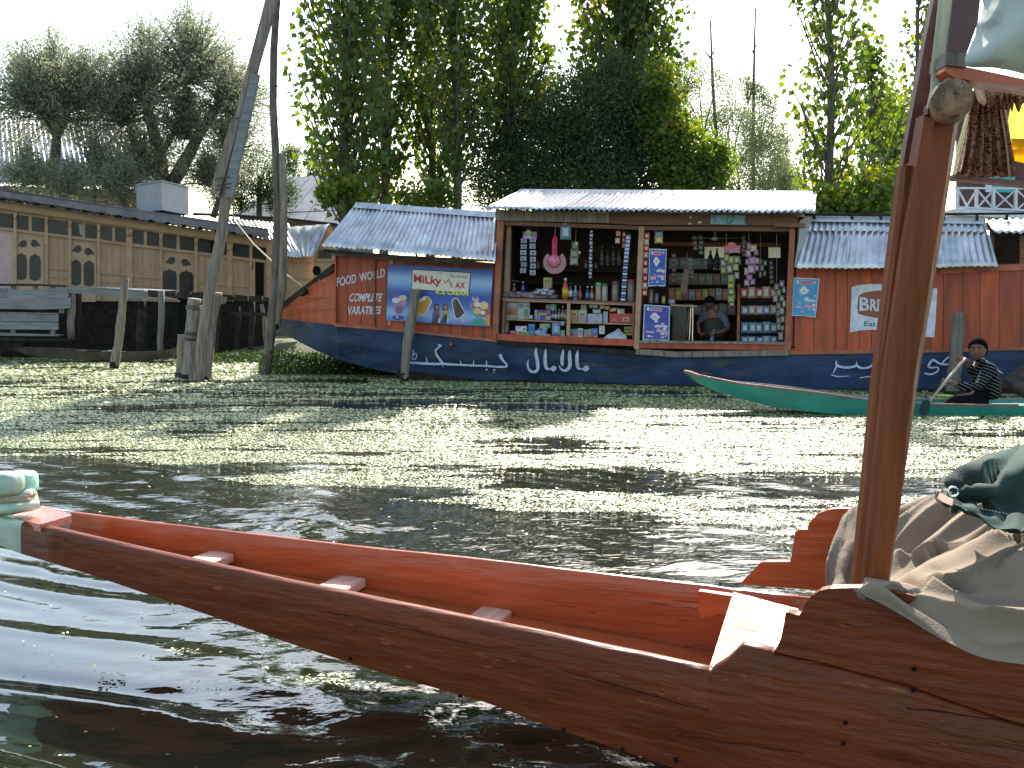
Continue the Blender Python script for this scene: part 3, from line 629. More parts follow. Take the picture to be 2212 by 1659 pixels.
MB().grid(patch([[tp(1010, 950, 3.48), tp(1150, 950, 3.48), tp(1400, 950, 3.48)], [tp(1025, 1020, 3.46), tp(1150, 1020, 3.46), tp(1400, 1020, 3.46)], [tp(1040, 1100, 3.5), tp(1150, 1120, 3.5), tp(1400, 1140, 3.5)]], 10, 20, lambda a, b: .015 * np.sin(a * 12)), (0, .004, 0)).build('lower_cloth', ym, yc, smooth=True)
mb = MB(); mb.tube([tp(628, 1190, 3.3), tp(660, 1000, 3.3), tp(722, 770, 3.3)], .006, 6); mb.build('cord', FM((.75, .7, .3)), yc)

# ---- beige seat cloth and hat
clothm = M('beige_cotton', (.20, .150, .100), rough=.9, var=.12, scale=3, bump=.2, bscale=160, rnd=0, tr=.05)
sc_ = thing('seat_cloth', 'crumpled beige cotton cloth draped over the near boat side', 'cloth', tuple(ground(2100, 1500, .3)))
def cz(x, y, Y): return at(*zc(x, y), Y)
def folds(a, b):
    ph = a * 1.0 + b * .62 + .10 * (fbm(a * 1.5, b * 1.5, 2, 5) - .5)
    def ridge_(x): x = np.mod(x, 1.0); return np.where(x < .35, (x / .35), 1 - (x - .35) / .65) ** 1.5
    top_ = np.clip(1.35 - a * 2.1, 0, 1); r = .075 * (ridge_(ph * 4.3) - .4) * top_ + .030 * (ridge_(ph * 8.1 + .3) - .4) * top_
    q = a * 1.15 - b * .30 + .12 * fbm(a * 2, b * 2, 2, 15); bt = np.clip((a - .38) * 3, 0, 1) * np.clip((1.02 - a) * 4, .15, 1)
    r = r + .060 * (ridge_(q * 3.1 + .2) - .4) * bt + .018 * (ridge_(q * 7.0 + b * 2) - .4) * bt
    r = r + .022 * (fbm(a * 4, b * 4, 3, 25) - .5)
    return r * np.clip(a * 6 + .15, 0, 1)
g = [[cz(560, 500, 3.25), cz(700, 480, 3.2), cz(820, 440, 3.15), cz(1000, 380, 3.1), cz(1250, 350, 3.1), cz(1500, 330, 3.1), cz(1750, 320, 3.1)],
     [cz(520, 700, 3.1), cz(640, 640, 3.05), cz(800, 600, 3.0), cz(1000, 560, 2.98), cz(1250, 540, 2.95), cz(1500, 520, 2.95), cz(1750, 520, 2.95)],
     [cz(500, 980, 2.95), cz(620, 900, 2.9), cz(760, 850, 2.85), cz(1000, 800, 2.8), cz(1250, 780, 2.75), cz(1500, 740, 2.7), cz(1750, 730, 2.7)],
     [cz(480, 1080, 2.75), cz(620, 1050, 2.7), cz(800, 990, 2.62), cz(1000, 930, 2.5), cz(1250, 900, 2.4), cz(1500, 860, 2.35), cz(1750, 840, 2.35)],
     [cz(420, 1075, 2.55), cz(620, 1060, 2.50), cz(800, 1070, 2.42), cz(1000, 1120, 2.36), cz(1250, 1170, 2.28), cz(1500, 1130, 2.22), cz(1750, 1120, 2.2)],
     [cz(340, 1085, 2.46), cz(560, 1130, 2.40), cz(760, 1200, 2.34), cz(1000, 1310, 2.27), cz(1250, 1380, 2.20), cz(1500, 1370, 2.15), cz(1750, 1370, 2.1)],
     [cz(300, 1078, 2.45), cz(520, 1200, 2.38), cz(720, 1310, 2.32), cz(940, 1440, 2.25), cz(1200, 1560, 2.18), cz(1500, 1610, 2.12), cz(1750, 1630, 2.08)]]
MB().grid(patch(g, 130, 170, folds), (0, .006, -.003)).build('cloth_sheet', clothm, sc_, smooth=True)
g = [[cz(240, 560, 3.10), cz(300, 512, 3.12), cz(380, 488, 3.15), cz(480, 480, 3.2)], [cz(170, 740, 3.02), cz(260, 720, 3.0), cz(360, 720, 3.03), cz(480, 720, 3.1)],
     [cz(128, 900, 2.95), cz(230, 900, 2.93), cz(340, 900, 2.98), cz(480, 900, 3.05)], [cz(106, 1085, 2.9), cz(220, 1095, 2.87), cz(330, 1100, 2.92), cz(480, 1100, 2.98)]]
MB().grid(patch(g, 40, 40, lambda a, b: .02 * np.sin(b * 14 + a * 4) * a + .03 * (fbm(a * 4, b * 4, 3, 45) - .5)), (0, .006, 0)).build('cloth_fold', clothm, sc_, smooth=True)
hat = thing('canvas_hat', 'crumpled dark green canvas hat with metal eyelet on the beige cloth', 'hat', tuple(cz(1250, 660, 2.6)))
green = M('green_canvas', (.016, .040, .032), rough=.85, var=.35, scale=5, bump=.2, bscale=160, rnd=0, spec=.2)
g = [[cz(1040, 300, 2.85), cz(1120, 195, 2.9), cz(1240, 145, 2.92), cz(1400, 95, 2.95), cz(1600, 70, 3.0)],
     [cz(1000, 350, 2.72), cz(1130, 300, 2.66), cz(1260, 260, 2.62), cz(1420, 230, 2.65), cz(1620, 210, 2.7)],
     [cz(985, 400, 2.66), cz(1140, 400, 2.56), cz(1280, 400, 2.5), cz(1420, 390, 2.55), cz(1620, 380, 2.6)],
     [cz(1010, 440, 2.62), cz(1120, 480, 2.54), cz(1260, 540, 2.5), cz(1420, 560, 2.5), cz(1620, 560, 2.52)],
     [cz(1000, 445, 2.66), cz(1110, 500, 2.58), cz(1260, 570, 2.54), cz(1420, 590, 2.53), cz(1620, 590, 2.56)]]
MB().grid(patch(g, 50, 60, lambda a, b: .035 * np.sin(9 * (a + b * .6) + 2.5 * fbm(a * 3, b * 3, 2, 55)) * np.clip(a * 4, 0, 1) + .016 * (fbm(a * 5, b * 5, 2, 65) - .5) - .05 * np.exp(-((a - .42) / .16) ** 2 - ((b - .72) / .3) ** 2)), (0, .006, 0)).build('crown', green, hat, smooth=True)
g = [[cz(955, 400, 2.62), cz(1110, 470, 2.54), cz(1260, 530, 2.50), cz(1420, 560, 2.48), cz(1620, 560, 2.5)],
     [cz(905, 420, 2.56), cz(1100, 510, 2.46), cz(1260, 590, 2.42), cz(1420, 625, 2.4), cz(1620, 630, 2.42)],
     [cz(880, 392, 2.52), cz(920, 470, 2.45), cz(1100, 540, 2.38), cz(1390, 672, 2.34), cz(1620, 660, 2.34)]]
MB().grid(patch(g, 14, 60, lambda a, b: .006 * np.sin(b * 26)), (0, .008, -.002)).build('brim', green, hat, smooth=True)
tan = M('hat_lining', (.20, .11, .08), rough=.85, var=.2, rnd=0)
g = [[cz(876, 388, 2.515), cz(940, 420, 2.50), cz(1010, 455, 2.44)], [cz(882, 440, 2.50), cz(930, 460, 2.44), cz(1000, 500, 2.4)], [cz(905, 472, 2.46), cz(940, 478, 2.42), cz(1000, 508, 2.4)]]
MB().grid(patch(g, 6, 10), (0, .006, 0)).build('brim_underside', tan, hat, smooth=True)
mb = MB(); pth = []
for k in range(17):
    a = k / 16 * 2 * math.pi; pth.append(cz(1003 + 38 * math.cos(a), 402 + 33 * math.sin(a), 2.55))
mb.tube(pth, .0032, 6); mb.build('eyelet', M('eyelet_metal', (.7, .7, .68), rough=.25, metal=1, bump=0, rnd=0), hat, smooth=True)
for k in range(16):
    x = 1130 + k * 24; y0 = 505 + (x - 1130) * .20; Yq = 2.385 - (x - 1130) * .00012
    mb = MB(); mb.tube([cz(x, y0, Yq), cz(x + 13, y0 + 2.5, Yq)], .0009, 4); mb.build('stitch', FM((.45, .45, .4)), hat)

CRK = M('old_crack', (.03, .012, .006), rough=.9, rnd=0, spec=.1)
# open seams and drying cracks in the near side
def seam(pts, off, w=.0016, name='plank_seam'):
    rows = []
    for i, (u, v) in enumerate(pts):
        p = PN.at(u, v, off); ww = .6 * w * (.35 + .65 * math.sin(math.pi * min(1, max(0, i / (len(pts) - 1)))) + random.uniform(0, .4)); rows.append([p + UPZ * ww, p - UPZ * ww])
    MB().grid(rows, PER * .004).build(name, CRK, shik)
UPZ = Vector((0, 0, 1))
def wob(a, b, n, amp=1.6): return [(a[0] + (b[0] - a[0]) * i / n, a[1] + (b[1] - a[1]) * i / n + random.uniform(-amp, amp)) for i in range(n + 1)]
seam(wob(zf3(60, 600), zf3(900, 790), 16, 1.0), .0015, .0006); seam(wob(zf3(1250, 900), zf3(2000, 1110), 16, 1.0), .0015, .0007)
seam(wob(zf2(1140, 1368), zf2(1430, 1402), 9), .0035, .0022); seam(wob(zf2(1430, 1402), zf2(1800, 1462), 8), .0035, .0012); seam(wob(zf2(20, 1500), zf2(640, 1590), 12), .0035, .0006); seam(wob(zf2(700, 930), zf2(1000, 985), 8), .004, .0006)
for a, b in (((1690, 552), (1800, 566)), ((1820, 545), (1940, 552)), ((1850, 575), (1945, 585)), ((1235, 565), (1320, 578)), ((1380, 600), (1430, 606)), ((1840, 640), (1900, 650)), ((1880, 775), (1960, 770))):
    rows = []; P_ = wob(zf3(*a), zf3(*b), 6, .7)
    for i, (u, v) in enumerate(P_):
        p = PF.at(u, v, .001 - .0 ); rows.append([p + UPZ * .0008, p - UPZ * .0008])
    MB().grid(rows, PER * .004).build('paint_crack', MT['dark'], shik)
# ================================================================ SHOP BOAT
SB = PL((1.84, 17.6), (1, -.3))
def S(p, off=0): return SB.at(p[0], p[1], off)
UP = Vector((0, 0, 1)); IN = -SB.n     # into the boat
shop = thing('shop_boat', 'long orange and blue floating shop boat with corrugated iron roofs', 'shop boat', tuple(S(z3(0, 1700))))
def sp(name, pts, off, th, mat, label=None, parent=shop):
    """board: polygon on the facade plane (front face at off) with real thickness going inwards"""
    return MB().prism([S(p, off) for p in pts], IN * th).build(name, mat, parent, label=label)
# hull: stations u, v_top, v_bottom, front offset
def vt(u): return float(np.interp(u, [596, 722, 880, 1073, 1240, 1460, 1705, 2035, 2212, 2420], [687, 703, 716, 737, 751, 768, 764, 759, 754, 745]))
def vb(u): return float(np.interp(u, [596, 640, 667, 720, 790, 880, 1000, 1330, 2420], [712, 735, 750, 774, 793, 812, 826, 850, 872]))
us = [596, 610, 640, 680, 730, 800, 880, 960, 1040, 1120, 1240, 1360, 1500, 1640, 1800, 2000, 2212, 2420]
rows = []
for u in us:
    k = max(0, (760 - u) / 164.0); o1 = -1.35 * k * k
    o2 = o1 - .10 - .25 * k
    a = S((u, vt(u)), .05 + o1); b = S((u, vb(u)), o2); m_ = a.lerp(b, .5) + SB.n * .03
    W = 3.0; far = W + 2 * o1
    c_ = b + IN * max(.1, far - .2); d_ = a + IN * max(.12, far)
    rows.append([a, a.lerp(m_, .5), m_, b, c_, d_])
MB().grid(rows).build('hull', MT['blue'], shop, smooth=False, label='blue painted hull with white letters')
mb = MB(); mb.prism([S((596, 690), -1.3), S((596, 712), -1.4), S((590, 700), -1.4)], IN * .12); mb.build('stem', MT['blue'], shop)
# dark wet band along the water line
rows = []
for u in [860, 960, 1040, 1120, 1240, 1360, 1500, 1640, 1800, 2000, 2212, 2420]:
    a = S((u, vb(u) - float(np.interp(u, [860, 1300, 1700, 2420], [6, 18, 22, 22])) + 3 * math.sin(u * .05)), -.03); b = S((u, vb(u) + 6), -.02)
    rows.append([a, b, b + IN * .3, a + IN * .12])
MB().grid(rows).build('waterline_band', MT['moss'], shop)
# gunwale moulding: brown strip between wall and hull
pts = [(u, vt(u) - 5) for u in (722, 880, 1073, 1240, 1400, 1460)]; 
def strip(us, fv, hgt, off, th, mat, name, label=None):
    rows = []
    for u in us:
        a = S((u, fv(u)), off); b = S((u, fv(u) + hgt), off); rows.append([a, b, b + IN * th, a + IN * th, a])
    return MB().grid(rows).build(name, mat, shop, label=label)
strip([722, 880, 1000, 1073], lambda u: vt(u) - 4, 6, .09, .08, MT['orange_trim'], 'rubbing_strake')
strip([1073, 1150, 1240, 1373], lambda u: vt(u) - 3, 9, .12, .12, MT['deck'], 'rubbing_strake')
strip([1373, 1460, 1600, 1705], lambda u: vt(u) - 8, 12, .14, .14, MT['grey'], 'rubbing_strake')
strip([1705, 1850, 2035, 2212, 2420], lambda u: vt(u) - 5, 7, .08, .08, MT['orange_trim'], 'rubbing_strake')
# mooring ring patch on hull
MB().lathe(S((z2(1502, 1305)), .07), [(.03, -.02), (.05, 0), (.03, .03)], 8, Matrix.Rotation(math.pi / 2, 3, 'X')).build('hull_bolt', FM((.2, .06, .04)), shop)
# bow bulwark: horizontal orange boards + slanting dark rail
bw = [((596, 688), (722, 702), (722, 670), (612, 668)), ((613, 667), (722, 669), (722, 641), (646, 640)), ((648, 639), (722, 640), (722, 610), (680, 610)), ((684, 609), (722, 609), (722, 580), (716, 577))]
for q in bw:
    P4 = []
    for (u, v) in q:
        k = max(0, (760 - u) / 164.0); P4.append(S((u, v), .03 - 1.35 * k * k))
    MB().prism(P4, IN * .05).build('plank', MT['orange'], shop)
a, b = z2(55, 1020), z2(530, 655)
ra, rb = S(a, -1.25), S(b, .06)
rdir = (rb - ra).normalized(); mb = MB(); mid = (ra + rb) / 2
mb.hexa([ra - UP * .10, rb - UP * .10, rb - UP * .10 + IN * .16, ra - UP * .10 + IN * .16], [ra + UP * .03, rb + UP * .03, rb + UP * .03 + IN * .16, ra + UP * .03 + IN * .16]); mb.build('bow_rail', MT['deck'], shop, label='dark sloping bow rail')
MB().prism([S(z2(240, 880), -.35), S(z2(300, 855), -.35), S(z2(300, 880), -.35), S(z2(255, 910), -.35)], IN * .2).build('rail_block', MT['deck'], shop)
# left cabin wall: vertical planks, x in z2 grid
def wl(x): return z2(x, 560 + (x - 540) * .060)[1]   # top of left wall
def wb(x): return vt(z2(x, 0)[0]) - 3
xs = [540, 556, 652, 762, 862, 880, 970, 1118, 1190, 1310, 1400, 1510, 1590, 1690, 1770, 1862]
for i, (xa, xb) in enumerate(zip(xs[:-1], xs[1:])):
    ua, ub = z2(xa, 0)[0] + .45, z2(xb, 0)[0] - .45; o = random.uniform(-.010, .010)
    if xa == 540: sp('corner_post', [(ua, wl(xa)), (ub, wl(xb)), (ub, wb(xb)), (ua, wb(xa))], .05, .08, MT['orange']); continue
    if xa == 862: sp('batten', [(ua, wl(xa) - 2), (ub, wl(xb) - 2), (ub - 1.5, wb(xb)), (ua - 1.5, wb(xa))], .05, .06, MT['beam'], 'grey brown vertical batten'); continue
    sp('plank', [(ua, wl(xa)), (ub, wl(xb)), (ub, wb(xb)), (ua, wb(xa))], o, .03, MT['orange'])
sp('wall_backing', [z2(545, 560), z2(1880, 640), z2(1880, 1275), z2(545, 1140)], -.034, .02, MT['dark'])
sp('wall_beam', [z2(520, 545), z2(1000, 590), z2(1440, 620), z2(1440, 645), z2(1000, 612), z2(520, 575)], .07, .06, MT['beam'])
sp('wall_plate', [z2(640, 552), z2(1870, 610), z2(1870, 630), z2(640, 578)], .045, .04, MT['orange_trim'])
sp('batten', [z2(1000, 615), z2(1025, 617), z2(1022, 650), z2(1000, 650)], .04, .04, MT['shelf'])
sp('batten', [z2(975, 1105), z2(1010, 1108), z2(1005, 1150), z2(985, 1152)], .04, .04, MT['shelf'])
# corrugated roofing
def corr(name, EL, ER, RL, RR, wl_=.10, amp=.016, nv=5, mat=None, label=None, parent=shop, sheets=None, sag=.012):
    EL, ER, RL, RR = map(Vector, (EL, ER, RL, RR)); Lg = (ER - EL).length
    ns = sheets or max(1, round(Lg / .72))
    for s in range(ns):
        a0, a1 = s / ns - .006, (s + 1) / ns + .012; n = max(6, int(Lg / ns / wl_ * 6)); rows = []
        e0 = random.uniform(-.012, .012); lift = .004 * (s % 2) + random.uniform(0, .003)
        nrm = (ER - EL).cross(RL - EL).normalized()
        if nrm.z < 0: nrm = -nrm
        for j in range(nv + 1):
            t = j / nv; row = []
            for i in range(n + 1):
                a = a0 + (a1 - a0) * i / n
                p = EL.lerp(ER, a).lerp(RL.lerp(RR, a), t + (e0 - .01 * 0) * (1 - t))
                ph = a * Lg / wl_ * 2 * math.pi
                row.append(p + nrm * (lift + amp * math.cos(ph) - sag * math.sin(math.pi * t) + .006 * math.sin(a * 19 + t * 3 + s)))
            rows.append(row)
        MB().grid(rows, nrm * -.002).build(name, mat or MT['galv'], parent, smooth=True, label=label if s == 0 else None)
L0, L1 = S(z2(440, 497), .50), S(z2(1850, 612), .42); R0, R1 = S(z2(722, 150), -.65), S(z2(1872, 232), -.62)
corr('roof_sheet', L0, L1, R0, R1, label='weathered grey corrugated sheet')
corr('roof_sheet', R0 + IN * 1.5 - UP * .8, R1 + IN * 1.5 - UP * .8, R0, R1)
def ridge(A, B, wd, hg, mat=MT['galv']):
    A, B = Vector(A), Vector(B); MB().hexa([A - IN * wd - UP * hg, B - IN * wd - UP * hg, B + UP * .02, A + UP * .02], [A + IN * .02 + UP * .015, B + IN * .02 + UP * .015, B + IN * wd - UP * hg, A + IN * wd - UP * hg]) if 0 else None
    rows = [[p - IN * wd - UP * hg, p - IN * .02 + UP * .035, p + IN * .02 + UP * .035, p + IN * wd - UP * hg] for p in (A, A.lerp(B, .33), A.lerp(B, .66), B)]
    MB().grid(rows, (0, 0, -.004)).build('ridge_cap', mat, shop)
ridge(R0, R1, .12, .075)
# eave edge fascia dark under left roof
MB().prism([L0 - UP * .05 + IN * .05, L1 - UP * .05 + IN * .05, L1 - UP * .12 + IN * .05, L0 - UP * .12 + IN * .05], IN * .04).build('eave_batten', MT['deck'], shop)
# right cabin
xr = [(105, 262), (262, 405), (405, 480), (480, 560), (560, 640), (640, 730), (730, 830), (830, 930), (930, 1025), (1025, 1110), (1110, 1240), (1240, 1350), (1350, 1475), (1475, 1620), (1620, 1760), (1760, 1900), (1900, 2060)]
for xa, xb in xr:
    ua, ub = z5(xa, 0)[0] + .5, z5(xb, 0)[0] - .5
    tp_ = z5(0, 600)[1]
    sp('plank', [(ua, tp_), (ub, tp_), (ub - .8, vt(ub) - 5), (ua - .8, vt(ua) - 5)], random.uniform(-.006, .006), .03, MT['orange'])
sp('wall_backing', [z5(110, 600), z5(2060, 600), z5(2060, 1140), z5(110, 1150)], -.034, .02, MT['dark'])
sp('wall_plate', [z5(1090, 612), z5(2060, 575), z5(2060, 612), z5(1090, 655)], .03, .03, MT['orange_trim'])
A0, A1 = S(z5(150, 622), .42), S(z5(1452, 612), .42); B0, B1 = S(z5(240, 290), -.35), S(z5(1372, 305), -.35)
M0, M1 = A0.lerp(B0, .72), A1.lerp(B1, .72); M0 = M0 + UP * .04; M1 = M1 + UP * .04
corr('roof_sheet', A0, A1, M0, M1, label='steep corrugated sheet with sun stripes'); corr('roof_sheet', M0 - UP * .03 - IN * .03, M1 - UP * .03 - IN * .03, B0, B1, nv=2)
corr('roof_sheet', B0 + IN * 1.6 - UP * .5, B1 + IN * 1.6 - UP * .5, B0, B1, nv=3)
ridge(B0, B1, .10, .06)
# pipe rail over right roof
mb = MB(); mb.tube([S(z5(200, 268), -.3), S(z5(800, 268), -.3), S(z5(1638, 260), -.3), S(z5(2060, 258), -.3)], .022, 6); mb.build('pipe_rail', MT['deck'], shop)
for x in (262, 510, 700, 805, 1110, 1330, 1525, 1800): 
    mb = MB(); mb.tube([S(z5(x, 268), -.3), S(z5(x, 305), -.3)], .026, 6); mb.build('pipe_stub', MT['deck'], shop)
# last bay at the right edge: dark opening under its own bright roof
corr('roof_sheet', S(z5(1452, 388), .45), S(z5(2100, 380), .45), S(z5(1385, 300), -.4), S(z5(2100, 282), -.4), nv=3)
sp('opening_recess', [z5(1440, 395), z5(2060, 395), z5(2060, 575), z5(1440, 592)], -.7, .05, MT['interior'])
sp('door_post', [z5(1615, 390), z5(1660, 390), z5(1660, 590), z5(1615, 590)], .02, .08, MT['beam'])
sp('lintel', [z5(1425, 385), z5(2060, 380), z5(2060, 400), z5(1440, 405)], .03, .08, MT['deck'])
# flashing between main roof and right roof
sp('flashing', [z5(165, 310), z5(200, 290), z5(245, 285), z5(235, 330), z5(180, 520), z5(150, 610), z5(130, 610), z5(160, 420)], .15, .3, MT['galv_old'])
# main roof
C0, C1 = S(z3(-60, 190), .62), S((1752, 459), .60); D0, D1 = S(z3(300, 14), -.75), S((1755, 417), -.70)
corr('roof_sheet', C0, C1, D0, D1, label='sun bleached corrugated sheet', nv=5)
corr('roof_sheet', D0 + IN * 1.9 - UP * .5, D1 + IN * 1.9 - UP * .5, D0, D1, nv=3)
ridge(D0, D1, .14, .06)
# frame of the shop front
BZ = [(-1, 0)]
sp('lintel_board', [z3(60, 205), z3(1188, 235), z3(1188, 335), z3(60, 305)], .14, .05, MT['grey'], 'bare grey lintel board')
sp('lintel_board', [z3(1188, 225), z4(0, 215), z4(1580, 235), z4(1580, 345), z4(0, 335), z3(1188, 335)], .13, .05, MT['beam'], 'brown lintel board')
sp('beam', [z3(85, 312), z3(1660, 368), z4(1540, 352), z4(1540, 400), z4(110, 385), z3(1490, 400), z3(85, 352)], .06, .12, MT['beam'])
def vpost(xa0, ya, xb0, yb, w0, w1, zf, off, mat, name='door_frame_post', th=.12, label=None):
    sp(name, [zf(xa0, ya), zf(xa0 + w0, ya), zf(xb0 + w1, yb), zf(xb0, yb)], off, th, mat, label)
vpost(72, 310, 25, 1510, 68, 50, z3, .09, MT['orange_trim'], label='left frame post of worn orange')
vpost(128, 352, 78, 1440, 20, 22, z3, .05, MT['deck'], 'jamb')
vpost(148, 355, 120, 1440, 60, 60, z3, -.12, MT['shelf'], 'inner_jamb', th=.1)
vpost(1490, 372, 1440, 1590, 52, 50, z3, .10, MT['shelf'], label='middle frame post')
vpost(1505, 365, 1450, 1560, 52, 62, z4, .10, MT['orange_trim'], label='right frame post of orange')
sp('sill_board', [z3(60, 1440), z3(1440, 1500), z3(1440, 1565), z3(60, 1512)], .09, .1, MT['orange'], 'orange sill board')
sp('sill_board', [z4(60, 1460), z4(1460, 1478), z4(1460, 1535), z4(60, 1512)], .09, .1, MT['orange'])
sp('sill_cap', [z4(60, 1440), z4(1455, 1455), z4(1455, 1480), z4(60, 1463)], .13, .14, MT['grey'])
# counter cabinet in left bay: frame, shelves, sides (open front, glass pane)
for nm, pts, off, th, mt in (
    ('counter_top', [z3(120, 1078), z3(1480, 1130), z3(1480, 1150), z3(120, 1098)], .02, .55, MT['beam']),
    ('cabinet_rail', [z3(130, 1098), z3(1440, 1148), z3(1440, 1160), z3(130, 1112)], .03, .04, MT['shelf']),
    ('cabinet_stile', [z3(772, 1125), z3(802, 1125), z3(798, 1480), z3(765, 1478)], .04, .05, MT['shelf']),
    ('cabinet_stile', [z3(1425, 1150), z3(1448, 1150), z3(1440, 1500), z3(1425, 1500)], .04, .05, MT['beam']),
    ('cabinet_stile', [z3(130, 1100), z3(155, 1100), z3(140, 1450), z3(118, 1448)], .04, .05, MT['beam']),
    ('shelf', [z3(140, 1290), z3(775, 1322), z3(775, 1334), z3(140, 1302)], -.03, .40, MT['shelf']),
    ('shelf', [z3(800, 1325), z3(1430, 1342), z3(1430, 1353), z3(800, 1336)], -.03, .40, MT['shelf']),
    ('cabinet_back', [z3(120, 1100), z3(1440, 1140), z3(1440, 1510), z3(110, 1450)], -.52, .02, MT['interior']),
    ('cabinet_floor', [z3(110, 1446), z3(1440, 1508), z3(1440, 1514), z3(110, 1452)], .0, .52, MT['interior'])):
    sp(nm, pts, off, th, mt)
# inside of the shop: back wall with gaps, side walls, ceiling, floor, back shelves
D_ = -1.75
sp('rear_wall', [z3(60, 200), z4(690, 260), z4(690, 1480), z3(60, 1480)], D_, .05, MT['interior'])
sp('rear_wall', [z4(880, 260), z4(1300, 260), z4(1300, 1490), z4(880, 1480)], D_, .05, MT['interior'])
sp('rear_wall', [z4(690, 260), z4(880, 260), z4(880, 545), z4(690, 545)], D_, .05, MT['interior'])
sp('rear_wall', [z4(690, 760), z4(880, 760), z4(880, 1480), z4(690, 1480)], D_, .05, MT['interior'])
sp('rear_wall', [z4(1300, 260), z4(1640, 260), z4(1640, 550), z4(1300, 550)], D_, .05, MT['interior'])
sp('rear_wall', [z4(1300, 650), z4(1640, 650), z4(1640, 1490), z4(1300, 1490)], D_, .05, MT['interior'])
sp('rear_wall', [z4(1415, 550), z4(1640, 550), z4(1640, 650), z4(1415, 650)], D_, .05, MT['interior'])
bl_ = M('backlit_white_sheet', (.75, .76, .72), rough=.8, var=.05, bump=0, rnd=0, tr=.85)  # added translucent sheets, lit from behind to make the rear openings bright
sp('backlit_sheet', [z4(685, 540), z4(885, 540), z4(885, 765), z4(685, 765)], D_ - .08, .004, bl_)
sp('backlit_sheet', [z4(1295, 545), z4(1420, 545), z4(1420, 655), z4(1295, 655)], D_ - .08, .004, bl_)
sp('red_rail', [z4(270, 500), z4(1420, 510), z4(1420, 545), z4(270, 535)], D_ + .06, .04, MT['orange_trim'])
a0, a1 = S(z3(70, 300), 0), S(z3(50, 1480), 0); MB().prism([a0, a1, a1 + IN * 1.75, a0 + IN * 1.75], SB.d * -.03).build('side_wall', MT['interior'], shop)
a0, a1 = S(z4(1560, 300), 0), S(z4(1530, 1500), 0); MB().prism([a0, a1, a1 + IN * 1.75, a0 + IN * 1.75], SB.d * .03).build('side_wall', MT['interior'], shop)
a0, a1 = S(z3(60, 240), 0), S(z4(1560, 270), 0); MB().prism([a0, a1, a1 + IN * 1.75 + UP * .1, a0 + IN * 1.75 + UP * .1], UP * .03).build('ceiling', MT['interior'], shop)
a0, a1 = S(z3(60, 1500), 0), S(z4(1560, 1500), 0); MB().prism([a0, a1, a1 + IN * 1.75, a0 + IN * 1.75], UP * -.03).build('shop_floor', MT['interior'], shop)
for y in (755, 905, 1050, 1195):
    sp('back_shelf', [z4(330, y), z4(1000, y + 6), z4(1000, y + 16), z4(330, y + 10)], D_ + .38, .36, MT['deck'])
for y in (1045, 1205, 1378):
    sp('rack_shelf', [z4(1030, y), z4(1420, y + 8), z4(1420, y + 18), z4(1030, y + 10)], -.35, .35, MT['deck'])
sp('rack_side', [z4(1008, 900), z4(1030, 900), z4(1026, 1465), z4(1000, 1460)], -.32, .4, MT['orange_trim'])
for y in (790, 925): sp('back_shelf', [z3(150, y), z3(1480, y + 30), z3(1480, y + 40), z3(150, y + 10)], D_ + .5, .45, MT['deck'])
sp('back_shelf', [z3(140, 890), z3(300, 915), z3(300, 928), z3(140, 903)], -.2, .5, MT['deck'])
# roof-end box beam by right frame post
sp('beam_end', [z5(0, 310), z5(200, 325), z5(205, 352), z5(0, 345)], .20, .2, MT['beam'])

# ---------------- painted words and marks
def ribbon(pts, wid, off, mat, name, zf, parent=shop, label=None, plane=S):
    """brush stroke: points with widths, in facade coordinates"""
    P = np.array(pts, float); n = len(P); W = np.interp(np.linspace(0, 1, n), np.linspace(0, 1, len(wid)), wid)
    T = np.gradient(P, axis=0); T /= (np.linalg.norm(T, axis=1, keepdims=True) + 1e-9); Nn = np.stack([-T[:, 1], T[:, 0]], -1)
    L_ = P + Nn * W[:, None] / 2; R_ = P - Nn * W[:, None] / 2
    return [[plane(zf(*L_[i]), off), plane(zf(*R_[i]), off)] for i in range(n)]
def strokes(lst, off, mat, name, zf, parent=shop, label=None, plane=S, th=.002):
    mb = MB()
    for k, (pts, wid) in enumerate(lst):
        mb.grid(ribbon(smooth_line(pts), wid, off + k * .0005, mat, name, zf, plane=plane), -SB.n * th)
    return mb.build(name, mat, parent, label=label)
def smooth_line(pts, k=5):
    P = np.array(pts, float)
    if len(P) < 3: return pts
    out = []
    for i in range(len(P) - 1):
        p0 = P[max(i - 1, 0)]; p1 = P[i]; p2 = P[i + 1]; p3 = P[min(i + 2, len(P) - 1)]
        for j in range(k):
            f = j / k; out.append(tuple(.5 * ((2 * p1) + (-p0 + p2) * f + (2 * p0 - 5 * p1 + 4 * p2 - p3) * f * f + (-p0 + 3 * p1 - 3 * p2 + p3) * f ** 3)))
    out.append(tuple(P[-1])); return out
hull_urdu1 = [([(1465, 142), (1462, 200), (1475, 270), (1480, 340), (1455, 372), (1410, 365), (1388, 325), (1385, 285), (1395, 258)], [8, 26, 28, 26, 22, 20, 16, 12, 4]),
    ([(1555, 160), (1548, 230), (1550, 300), (1562, 340), (1600, 345), (1650, 335)], [10, 28, 28, 24, 12, 12]), ([(1605, 345), (1625, 325), (1645, 340), (1625, 360), (1605, 348)], [12, 16, 18, 16, 10]),
    ([(1718, 165), (1708, 230), (1706, 290), (1712, 320)], [8, 28, 28, 10]), ([(1780, 155), (1776, 220), (1780, 290), (1768, 340), (1730, 362), (1695, 345), (1675, 312)], [8, 28, 30, 28, 22, 14, 5]),
    ([(1855, 165), (1845, 230), (1848, 300), (1860, 340), (1900, 345), (1945, 338)], [8, 28, 28, 22, 12, 14]), ([(1905, 345), (1930, 322), (1948, 342), (1925, 362), (1905, 350)], [12, 18, 20, 16, 10])]
